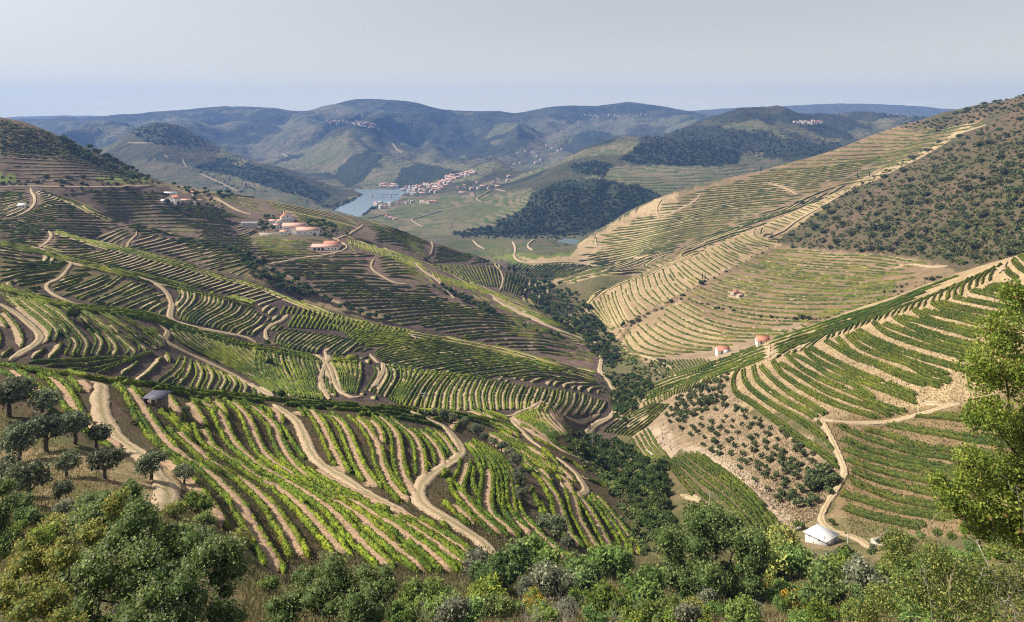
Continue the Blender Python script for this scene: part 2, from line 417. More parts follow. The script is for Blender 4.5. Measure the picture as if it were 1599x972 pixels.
# ------------------------------------------------------------------ materials
def attr_mat(name, rough=0.95, trans=0.0, noise=None, attr='col', vary=0.0, bump=0.0, spec=0.2):
    """vertex-colour driven material; noise=(scale, amount) adds fine grain"""
    m = bpy.data.materials.new(name); m.use_nodes = True
    t = m.node_tree; t.nodes.clear()
    out = t.nodes.new('ShaderNodeOutputMaterial')
    a = t.nodes.new('ShaderNodeAttribute'); a.attribute_name = attr
    colr = a.outputs['Color']
    if noise:
        g = t.nodes.new('ShaderNodeNewGeometry')
        nzn = t.nodes.new('ShaderNodeTexNoise'); nzn.inputs['Scale'].default_value = noise[0]; nzn.inputs['Detail'].default_value = 4
        t.links.new(g.outputs['Position'], nzn.inputs['Vector'])
        mr = t.nodes.new('ShaderNodeMapRange'); mr.inputs[1].default_value = 0.3; mr.inputs[2].default_value = 0.7
        mr.inputs[3].default_value = 1 - noise[1]; mr.inputs[4].default_value = 1 + noise[1]
        t.links.new(nzn.outputs[0], mr.inputs[0])
        mu = t.nodes.new('ShaderNodeVectorMath'); mu.operation = 'SCALE'
        t.links.new(colr, mu.inputs[0]); t.links.new(mr.outputs[0], mu.inputs['Scale'])
        colr = mu.outputs[0]
    if vary:
        oi = t.nodes.new('ShaderNodeObjectInfo')
        hsv = t.nodes.new('ShaderNodeHueSaturation')
        r1 = t.nodes.new('ShaderNodeMapRange'); r1.inputs[3].default_value = 1 - vary; r1.inputs[4].default_value = 1 + vary
        t.links.new(oi.outputs['Random'], r1.inputs[0]); t.links.new(r1.outputs[0], hsv.inputs['Value'])
        r2 = t.nodes.new('ShaderNodeMapRange'); r2.inputs[3].default_value = 0.5 - vary * 0.07; r2.inputs[4].default_value = 0.5 + vary * 0.07
        md = t.nodes.new('ShaderNodeMath'); md.operation = 'FRACT'
        ml = t.nodes.new('ShaderNodeMath'); ml.operation = 'MULTIPLY'; ml.inputs[1].default_value = 7.31
        t.links.new(oi.outputs['Random'], ml.inputs[0]); t.links.new(ml.outputs[0], md.inputs[0])
        t.links.new(md.outputs[0], r2.inputs[0]); t.links.new(r2.outputs[0], hsv.inputs['Hue'])
        t.links.new(colr, hsv.inputs['Color']); colr = hsv.outputs[0]
    p = t.nodes.new('ShaderNodeBsdfPrincipled')
    p.inputs['Roughness'].default_value = rough
    p.inputs['Specular IOR Level'].default_value = spec
    t.links.new(colr, p.inputs['Base Color'])
    if bump and noise:
        bn = t.nodes.new('ShaderNodeBump'); bn.inputs['Strength'].default_value = bump; bn.inputs['Distance'].default_value = 0.3
        t.links.new(nzn.outputs[0], bn.inputs['Height']); t.links.new(bn.outputs[0], p.inputs['Normal'])
    if trans:
        tr = t.nodes.new('ShaderNodeBsdfTranslucent')
        t.links.new(colr, tr.inputs['Color'])
        mxs = t.nodes.new('ShaderNodeMixShader'); mxs.inputs[0].default_value = trans
        t.links.new(p.outputs[0], mxs.inputs[1]); t.links.new(tr.outputs[0], mxs.inputs[2])
        t.links.new(mxs.outputs[0], out.inputs[0])
    else:
        t.links.new(p.outputs[0], out.inputs[0])
    return m

def flat_mat(name, col, rough=0.8, noise=(3.0, 0.12), spec=0.3, metal=0.0):
    m = bpy.data.materials.new(name); m.use_nodes = True
    t = m.node_tree; p = t.nodes['Principled BSDF']
    p.inputs['Roughness'].default_value = rough
    p.inputs['Specular IOR Level'].default_value = spec
    p.inputs['Metallic'].default_value = metal
    g = t.nodes.new('ShaderNodeNewGeometry')
    nzn = t.nodes.new('ShaderNodeTexNoise'); nzn.inputs['Scale'].default_value = noise[0]; nzn.inputs['Detail'].default_value = 5
    t.links.new(g.outputs['Position'], nzn.inputs['Vector'])
    mr = t.nodes.new('ShaderNodeMapRange'); mr.inputs[1].default_value = 0.3; mr.inputs[2].default_value = 0.7
    mr.inputs[3].default_value = 1 - noise[1]; mr.inputs[4].default_value = 1 + noise[1]
    t.links.new(nzn.outputs[0], mr.inputs[0])
    mu = t.nodes.new('ShaderNodeVectorMath'); mu.operation = 'SCALE'
    mu.inputs[0].default_value = col
    t.links.new(mr.outputs[0], mu.inputs['Scale'])
    t.links.new(mu.outputs[0], p.inputs['Base Color'])
    return m

M_VINE = attr_mat('vine_foliage', 0.75, 0.22, (2.4, 0.55), vary=0.12, bump=1.0)
M_LEAF = attr_mat('leaf_foliage', 0.6, 0.32, None, vary=0.2)
M_BUSH = attr_mat('bush_foliage', 0.75, 0.26, (1.6, 0.4), vary=0.28)
M_BARK = flat_mat('bark', (0.09, 0.07, 0.055), 0.95, (6, 0.4))
M_BENCH = attr_mat('terrace_soil', 0.98, 0, (1.3, 0.36), bump=0.6)
M_DIRT = attr_mat('track_soil', 0.98, 0, (2.6, 0.24), bump=0.4)
M_DRY = attr_mat('dry_grass', 0.9, 0.2, None, vary=0.15)

# ------------------------------------------------------------------ ground cover map (colours of soil, scrub, grass; tanshade has shade put in)
# name: (colour A, colour B, terrace stripes 0..1)
SOIL = dict(
    scrubland=((.15, .115, .06), (.075, .085, .03), 0),
    dryslope=((.30, .215, .13), (.12, .115, .045), 0),
    nearbank=((.100, .066, .046), (.070, .062, .028), 0),
    schist=((.050, .036, .035), (.115, .085, .060), 0),
    schist2=((.082, .057, .050), (.155, .115, .080), 0),
    pinkbank=((.088, .057, .050), (.165, .118, .088), 0),
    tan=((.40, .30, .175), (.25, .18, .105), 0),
    tanshade=((.25, .175, .105), (.15, .11, .062), 0),  # same tan soil darkened evenly, slope shade put into the colour
    rednear=((.26, .18, .10), (.17, .125, .065), 0),
    olive=((.33, .245, .155), (.20, .145, .095), 0),
    maquis=((.13, .090, .058), (.065, .066, .028), 0),
    grass=((.11, .15, .03), (.15, .15, .045), 0),
    rowgreen=((.075, .10, .03), (.13, .115, .06), 0.3),
    forest=((.020, .030, .018), (.038, .045, .022), 0),
    farvine=((.19, .145, .095), (.10, .11, .05), .9),
    farmix=((.075, .08, .04), (.135, .105, .07), .7),
    farwood=((.014, .024, .017), (.050, .048, .030), .1),
    farscrub=((.080, .068, .040), (.030, .038, .020), .25),
    plain=((.07, .08, .06), (.10, .10, .08), 0),
    rocks=((.42, .33, .23), (.25, .19, .14), 0),
    verge=((.10, .10, .04), (.17, .13, .08), 0),
)
def soil_arrays():
    sh = GU.shape
    c1 = np.zeros(sh + (3,), np.float32); c2 = np.zeros(sh + (3,), np.float32); st = np.zeros(sh, np.float32)
    px = (GX / GD * FPX + UC); py = GV
    ju = px + fbm(px / 9, py / 9, 3) * 5 ; jv = py + fbm(px / 9 + 50, py / 9, 3) * 4
    def put(mask, k):
        a, b, s = SOIL[k]
        c1[mask] = a; c2[mask] = b; st[mask] = s
    def FARPATCH():
        # patchwork of small fields, woods and scrub on everything far away
        rg_ = np.random.default_rng(12); N_ = 900
        sx_ = rg_.uniform(-3600, 4200, N_); sy_ = rg_.uniform(1400, 6500, N_); kind_ = rg_.random(N_)
        m_ = (GD > 1150) & (GD < 6600); xs = GX[m_] + 60 * fbm(GX[m_] / 150, GD[m_] / 150, 3); ys = GD[m_] + 60 * fbm(GX[m_] / 150 + 9, GD[m_] / 150, 3)
        lab_ = np.zeros(len(xs), int)
        for i in range(0, len(xs), 20000):
            d_ = (xs[i:i + 20000, None] * .8 - sx_[None] * .8) ** 2 + (ys[i:i + 20000, None] - sy_[None]) ** 2
            lab_[i:i + 20000] = d_.argmin(1)
        kk_ = kind_[lab_] + 0.25 * fbm(xs / 900, ys / 900, 2); z_ = GZ[m_]
        kk_ = kk_ + np.clip((z_ + 60) / 260, -.2, .45)
        out_ = np.where(kk_ < .26, 0, np.where(kk_ < .42, 1, np.where(kk_ < .72, 2, 3)))
        ks_ = ['farvine', 'farmix', 'farscrub', 'farwood']
        idx_ = np.flatnonzero(m_.ravel())
        for q_ in range(4):
            mm_ = np.zeros(m_.size, bool); mm_[idx_[out_ == q_]] = True; put(mm_.reshape(sh), ks_[q_])
    put(GD > 0, 'scrubland')
    put(GD > 1150, 'farmix')
    put(GD > 2650, 'farwood')
    put(GD > 6650, 'plain')
    FARPATCH()
    for d0, d1, k, s in AREAS:
        put(inpoly(ju, jv, P(s)) & (GD >= d0) & (GD <= d1), k)
    return c1, c2, st
AREAS = [
 # far mountains: terraced flanks and clearings
 (2600, 6500, 'farwood', '540 188,620 205,680 225,740 250,790 235,740 210,640 195,560 180'),
 (2600, 6500, 'farvine', '470 232,500 222,545 205,555 222,520 262,500 265'),
 (2600, 6500, 'farvine', '410 222,445 212,440 232,425 250,405 245'),
 (2600, 6500, 'farvine', '500 262,545 235,560 245,525 270,505 272'),
 (2600, 6500, 'farvine', '560 285,580 262,640 262,610 295,570 297'),
 (2600, 6500, 'forest', '520 275,545 245,580 232,600 245,565 285,540 292'),
 (2600, 6500, 'forest', '610 290,625 265,655 255,690 262,730 270,700 280,650 288,620 296'),
 (2600, 6500, 'farvine', '800 240,830 220,880 202,900 215,860 235,820 255'),
 (2600, 6500, 'farvine', '840 205,930 185,1000 190,980 200,900 212'),
 (2600, 6500, 'farvine', '480 168,520 160,560 172,540 180,500 180'),
 (2600, 6500, 'farwood', '880 235,900 208,940 205,970 215,930 238,900 242'),
 # conical hill beyond the river bend
 (2000, 3600, 'farscrub', '150 250,220 198,270 194,350 228,470 270,565 318,505 326,470 290,400 265,300 262,200 262'),
 (2000, 3600, 'forest', '300 262,350 245,440 270,520 305,500 318,440 300,360 275'),
 (2000, 3600, 'farmix', '160 260,240 250,300 262,380 290,460 300,510 326,400 320,280 320,200 280'),
 (2000, 3600, 'farvine', '345 232,395 245,380 262,340 250'),
 # flank above the riverside town and the middle wooded hill
 (1500, 3600, 'rowgreen', '600 335,640 315,720 305,700 320,640 340'),
 (1500, 3600, 'rowgreen', '660 335,760 318,800 325,740 345'),
 (1500, 3600, 'forest', '965 250,1000 225,1090 222,1160 240,1150 258,1060 262,1000 258'),
 (1500, 3600, 'farwood', '1000 215,1080 195,1200 205,1220 240,1100 235,1000 232'),
 (1500, 3600, 'forest', '1190 245,1200 210,1280 225,1330 230,1290 245,1240 255'),
 (1500, 3600, 'forest', '885 258,930 252,960 258,945 278,900 272'),
 (1500, 3600, 'forest', '830 300,870 282,940 278,1000 292,1035 305,1000 330,940 358,880 366,780 366,725 370,700 366,760 355,820 325'),
 (1500, 3600, 'farvine', '950 262,1000 258,1190 262,1130 285,1040 305,1000 290,945 280'),
 (1400, 1760, 'forest', '710 362,860 358,935 360,900 372,840 374,720 374'),
 # small valley fields near the river
 (1050, 1700, 'farmix', '560 330,1010 330,1010 445,560 445'),
 (1050, 1700, 'rowgreen', '745 372,800 375,795 398,750 400'),
 (1050, 1700, 'grass', '760 405,810 395,860 398,930 385,985 398,960 412,880 405,820 410'),
 (1050, 1700, 'rowgreen', '775 410,860 412,960 410,900 440,840 435'),
 (1050, 1700, 'tan', '800 398,830 404,880 400,930 404,985 405,930 418,880 414,830 412'),
 # far right terraced hill
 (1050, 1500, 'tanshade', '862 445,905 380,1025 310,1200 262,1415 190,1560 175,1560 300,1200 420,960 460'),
 (1050, 1500, 'tan', '862 445,905 380,1025 310,1060 300,1050 340,960 440'),
 (1180, 1500, 'maquis', '1400 200,1445 185,1540 155,1600 140,1700 100,1700 190,1530 185,1480 210,1440 205'),
 # middle right hill
 (600, 1240, 'tan', '895 520,905 480,1000 425,1130 375,1250 325,1350 280,1480 200,1540 190,1540 240,1215 385,1110 440,985 505,958 545'),
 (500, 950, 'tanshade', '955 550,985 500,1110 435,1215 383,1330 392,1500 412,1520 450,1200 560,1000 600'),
 (500, 950, 'tan', '955 550,1000 498,1060 470,1110 500,1150 560,1040 600'),
 (500, 1180, 'maquis', '1208 380,1250 350,1330 292,1420 245,1500 205,1560 160,1700 60,1700 420,1560 425,1500 425,1440 405,1330 395'),
 (440, 620, 'olive', '1000 560,1260 500,1260 545,1060 600,1000 610'),
 # lower valley, creek
 (350, 1200, 'verge', '780 405,860 450,930 500,1000 560,1040 590,1000 640,960 640,930 560,870 500,800 450'),
 # left hills
 (700, 1200, 'maquis', '-700 60,0 180,110 212,250 278,300 290,240 290,130 245,0 230,-700 160'),
 (700, 1200, 'dryslope', '240 285,330 290,370 305,330 325,260 330,240 300'),
 (300, 1300, 'schist2', '-700 230,0 235,130 245,240 288,250 330,200 400,-700 420'),
 (700, 1300, 'grass', '150 276,200 268,238 280,232 287,160 284'),
 (700, 1300, 'grass', '0 272,28 276,24 284,0 286'),
 (600, 1300, 'schist2', '140 293,260 290,330 318,420 335,420 400,330 420,200 380'),
 (600, 1300, 'schist2', '330 300,560 336,700 385,850 430,840 470,740 450,640 405,560 376,420 366'),
 (600, 1000, 'pinkbank', '330 372,540 374,640 400,700 430,780 466,880 503,940 560,935 590,800 550,620 510,500 472,400 428,340 395'),
 (450, 760, 'schist', '-700 300,0 300,160 380,300 410,400 440,560 495,720 525,900 575,960 590,960 660,700 600,400 560,0 480'),
 (500, 720, 'dryslope', '385 415,420 412,500 462,560 480,640 505,600 505,500 480,420 445,385 430'),
 (240, 480, 'schist', '-700 360,0 440,300 500,560 550,760 580,960 590,960 700,780 660,600 640,300 610,0 575,-700 560'),
 # near spur
 (88, 345, 'nearbank', '-700 480,0 560,300 605,700 640,900 655,930 690,1000 870,985 885,700 910,430 905,300 800,250 740,0 640,-700 600'),
 (180, 345, 'schist', '600 650,700 660,760 760,700 780,640 720'),
 (100, 345, 'schist', '700 700,880 730,900 840,800 830,700 800'),
 (60, 240, 'tan', '195 700,270 735,285 770,250 800,225 790,225 740'),
 (60, 150, 'dryslope', '-20 700,90 700,200 720,240 760,180 800,60 830,-20 800'),
 # near right hill
 (150, 480, 'tan', '960 650,1060 575,1200 520,1325 485,1450 440,1600 390,1700 350,1700 660,1500 640,1300 660,1180 640,1000 700'),
 (150, 480, 'olive', '980 720,1000 680,1040 610,1150 585,1150 640,1260 680,1320 740,1290 800,1255 850,1240 860,1150 740,1060 700'),
 (150, 480, 'rocks', '1060 700,1110 695,1180 745,1230 800,1250 835,1230 840,1150 755,1080 715'),
 (150, 480, 'rocks', '1008 668,1040 665,1062 700,1050 715,1030 710'),
 (130, 480, 'rednear', '1280 655,1500 630,1700 600,1700 830,1400 840,1300 800,1320 735'),
 (120, 300, 'dryslope', '1240 820,1300 800,1420 830,1420 880,1250 880'),
]
c1, c2, st = soil_arrays()
nu, nl = GU.shape
V = np.stack([GX, GD, GZ + ZC], -1).reshape(-1, 3)
ii = (np.arange(nu - 1)[:, None] * nl + np.arange(nl - 1)[None]).ravel()
F = np.stack([ii, ii + nl, ii + nl + 1, ii + 1], 1)
M_GROUND = bpy.data.materials.new('hillside_ground'); M_GROUND.use_nodes = True
def build_ground_mat(m):
    t = m.node_tree; N = t.nodes; L = t.links
    p = N['Principled BSDF']; p.inputs['Roughness'].default_value = 1.0; p.inputs['Specular IOR Level'].default_value = 0.1
    g = N.new('ShaderNodeNewGeometry')
    def noise(sc, det=4, rough=0.55):
        n_ = N.new('ShaderNodeTexNoise'); n_.inputs['Scale'].default_value = sc; n_.inputs['Detail'].default_value = det
        n_.inputs['Roughness'].default_value = rough
        L.new(g.outputs['Position'], n_.inputs['Vector']); return n_.outputs[0]
    def math_(op, a, b=None, c=None):
        n_ = N.new('ShaderNodeMath'); n_.operation = op
        for k, x in enumerate((a, b, c)):
            if x is None: continue
            if isinstance(x, (int, float)): n_.inputs[k].default_value = x
            else: L.new(x, n_.inputs[k])
        return n_.outputs[0]
    n1, n2, n3 = noise(0.011, 5, 0.6), noise(0.16, 5, 0.65), noise(1.7, 4, 0.6)
    s = math_('ADD', math_('ADD', math_('MULTIPLY', n1, 0.35), math_('MULTIPLY', n2, 0.4)), math_('MULTIPLY', n3, 0.25))
    mr = N.new('ShaderNodeMapRange'); mr.inputs[1].default_value = 0.44; mr.inputs[2].default_value = 0.56
    L.new(s, mr.inputs[0])
    a1 = N.new('ShaderNodeAttribute'); a1.attribute_name = 'col'
    a2 = N.new('ShaderNodeAttribute'); a2.attribute_name = 'colb'
    a3 = N.new('ShaderNodeAttribute'); a3.attribute_name = 'stripe'
    mx = N.new('ShaderNodeMix'); mx.data_type = 'RGBA'
    L.new(mr.outputs[0], mx.inputs[0]); L.new(a1.outputs['Color'], mx.inputs[6]); L.new(a2.outputs['Color'], mx.inputs[7])
    # rows of vines on the far terraces follow the contour
    sp = N.new('ShaderNodeSeparateXYZ'); L.new(g.outputs['Position'], sp.inputs[0])
    zz = math_('ADD', sp.outputs[2], math_('MULTIPLY', noise(0.006, 2), 30.0))
    wv = math_('SINE', math_('MULTIPLY', zz, 2 * math.pi / 6.5))
    wm = N.new('ShaderNodeMapRange'); wm.inputs[1].default_value = -0.1; wm.inputs[2].default_value = 0.5
    L.new(wv, wm.inputs[0])
    pt = N.new('ShaderNodeMapRange'); pt.inputs[1].default_value = 0.42; pt.inputs[2].default_value = 0.52
    L.new(noise(0.0085, 3), pt.inputs[0])
    wf = math_('MULTIPLY', math_('MULTIPLY', wm.outputs[0], a3.outputs['Fac']), math_('MULTIPLY_ADD', pt.outputs[0], 0.7, 0.25))
    m2_ = N.new('ShaderNodeMix'); m2_.data_type = 'RGBA'
    L.new(wf, m2_.inputs[0]); L.new(mx.outputs[2], m2_.inputs[6]); m2_.inputs[7].default_value = (.055, .085, .025, 1)
    # stones and grain
    gr = N.new('ShaderNodeMapRange'); gr.inputs[1].default_value = 0.3; gr.inputs[2].default_value = 0.7
    gr.inputs[3].default_value = 0.72; gr.inputs[4].default_value = 1.28
    L.new(noise(2.6, 5, 0.7), gr.inputs[0])
    sc = N.new('ShaderNodeVectorMath'); sc.operation = 'SCALE'
    L.new(m2_.outputs[2], sc.inputs[0]); L.new(gr.outputs[0], sc.inputs['Scale'])
    L.new(sc.outputs[0], p.inputs['Base Color'])
    bp = N.new('ShaderNodeBump'); bp.inputs['Strength'].default_value = 0.7; bp.inputs['Distance'].default_value = 0.6
    L.new(math_('ADD', n3, math_('MULTIPLY', n2, 2.0)), bp.inputs['Height'])
    bp2 = N.new('ShaderNodeBump'); bp2.inputs['Strength'].default_value = 0.8; bp2.inputs['Distance'].default_value = 2.0
    L.new(math_('MULTIPLY', wm.outputs[0], a3.outputs['Fac']), bp2.inputs['Height']); L.new(bp.outputs[0], bp2.inputs['Normal'])
    a4 = N.new('ShaderNodeAttribute'); a4.attribute_name = 'farb'
    bp3 = N.new('ShaderNodeBump'); bp3.inputs['Distance'].default_value = 45.0; bp3.inputs['Strength'].default_value = 1.0
    L.new(math_('MULTIPLY', noise(0.012, 6, 0.6), a4.outputs['Fac']), bp3.inputs['Height']); L.new(bp2.outputs[0], bp3.inputs['Normal'])
    L.new(bp3.outputs[0], p.inputs['Normal'])
build_ground_mat(M_GROUND)
me = mesh_np('ground', V, F, M_GROUND, c1.reshape(-1, 3), True, {'colb': c2.reshape(-1, 3), 'stripe': st.ravel(), 'farb': np.clip((GD - 1500) / 1500, 0, 1).ravel()})
tag(obj('ground', me), kind='structure', label='steep river valley hillsides of schist soil, scrub and terraced slopes')

# river
M_WATER = bpy.data.materials.new('river_water'); M_WATER.use_nodes = True
_p = M_WATER.node_tree.nodes['Principled BSDF']
_p.inputs['Base Color'].default_value = (0.16, 0.22, 0.24, 1); _p.inputs['Roughness'].default_value = 0.18
_g = M_WATER.node_tree.nodes.new('ShaderNodeNewGeometry'); _nn = M_WATER.node_tree.nodes.new('ShaderNodeTexNoise')
_nn.inputs['Scale'].default_value = 0.12; _nn.inputs['Detail'].default_value = 6
M_WATER.node_tree.links.new(_g.outputs['Position'], _nn.inputs['Vector'])
_b = M_WATER.node_tree.nodes.new('ShaderNodeBump'); _b.inputs['Strength'].default_value = 0.25; _b.inputs['Distance'].default_value = 0.6
M_WATER.node_tree.links.new(_nn.outputs[0], _b.inputs['Height']); M_WATER.node_tree.links.new(_b.outputs[0], _p.inputs['Normal'])
wz = WATER_Z + ZC
me = mesh_np('river', [(-1200, 1400, wz), (900, 1400, wz), (900, 3300, wz), (-1200, 3300, wz)], [(0, 1, 2, 3)], M_WATER)
tag(obj('river', me), kind='structure', label='calm pale green river curving behind the vineyard hill')

# haze
def build_haze():
    x0, x1, y0, y1, z0, z1 = -9600, 9900, -60, 7800, ZC - 700, ZC + 270
    v = [(x, y, z) for x in (x0, x1) for y in (y0, y1) for z in (z0, z1)]
    f = [(0, 1, 3, 2), (4, 6, 7, 5), (0, 4, 5, 1), (2, 3, 7, 6), (0, 2, 6, 4), (1, 5, 7, 3)]
    m = bpy.data.materials.new('haze_air'); m.use_nodes = True
    t = m.node_tree; t.nodes.clear()
    o = t.nodes.new('ShaderNodeOutputMaterial'); pv = t.nodes.new('ShaderNodeVolumePrincipled')
    pv.inputs['Color'].default_value = HAZE_COLOR; pv.inputs['Density'].default_value = HAZE_DENSITY
    pv.inputs['Anisotropy'].default_value = 0.1
    t.links.new(pv.outputs[0], o.inputs['Volume'])
    tag(obj('haze', mesh_np('haze', v, f, m)), kind='stuff')
build_haze()

# ------------------------------------------------------------------ dirt tracks
DIRT = (.40, .305, .20)
DIRT2 = (.40, .295, .21)
def split_runs(pts, jump=0.10, minlen=2):
    """drop nans, split at depth jumps"""
    runs, cur = [], []
    for p in pts:
        if np.isnan(p).any():
            if len(cur) >= minlen: runs.append(np.array(cur))
            cur = []; continue
        if cur and abs(p[1] - cur[-1][1]) > jump * cur[-1][1]:
            if len(cur) >= minlen: runs.append(np.array(cur))
            cur = []
        cur.append(p)
    if len(cur) >= minlen: runs.append(np.array(cur))
    return runs

def world_run(px, dmin, dmax, step, pxstep=5.0, jump=0.10, smooth=True):
    q = catmull(px, pxstep)
    w3 = hit3(q[:, 0], q[:, 1], dmin, dmax)
    out = []
    for r in split_runs(w3, jump):
        xy = r[:, :2]
        if smooth and len(xy) > 4:                       # even out the grazing hits
            for _ in range(2):
                xy = np.vstack([xy[:1], (xy[:-2] + 2 * xy[1:-1] + xy[2:]) / 4, xy[-1:]])
        L = np.linalg.norm(np.diff(xy, axis=0), axis=1).sum()
        if L < 2: continue
        out.append(resample_n(xy, max(3, int(L / step) + 1)))
    return out

def tangents(xy):
    t = np.gradient(xy, axis=0); t /= np.maximum(np.linalg.norm(t, axis=1), 1e-6)[:, None]
    return t, np.stack([t[:, 1], -t[:, 0]], 1)           # tangent, right-hand normal

def ribbon(xy, offs, lifts, cols, jit=0.0, rng=RNG, flat=None):
    """sweep a cross-section (offsets to the right, lifts above the ground) along xy"""
    t, nrm = tangents(xy)
    k = len(offs); n = len(xy)
    V = np.zeros((n, k, 3)); Cc = np.zeros((n, k, 3))
    for j in range(k):
        o = offs[j] + (rng.normal(0, jit, n) if jit else 0)
        p = xy + nrm * np.reshape(o, (-1, 1) if np.ndim(o) else ())
        V[:, j, :2] = p
        if flat is not None and flat[j]:
            zc = zat(xy[:, 0], xy[:, 1])
            V[:, j, 2] = zc + lifts[j] + ZC
        else:
            V[:, j, 2] = zat(p[:, 0], p[:, 1]) + lifts[j] + ZC
        Cc[:, j] = cols[j]
    a = (np.arange(n - 1)[:, None] * k + np.arange(k - 1)[None]).ravel()
    F = np.stack([a, a + 1, a + k + 1, a + k], 1)
    return V.reshape(-1, 3), F, Cc.reshape(-1, 3)

def merge(parts):
    V, F, Cc, o = [], [], [], 0
    for v, f, c in parts:
        V.append(v); F.append(f + o); Cc.append(c); o += len(v)
    return np.vstack(V), np.vstack(F), np.vstack(Cc)

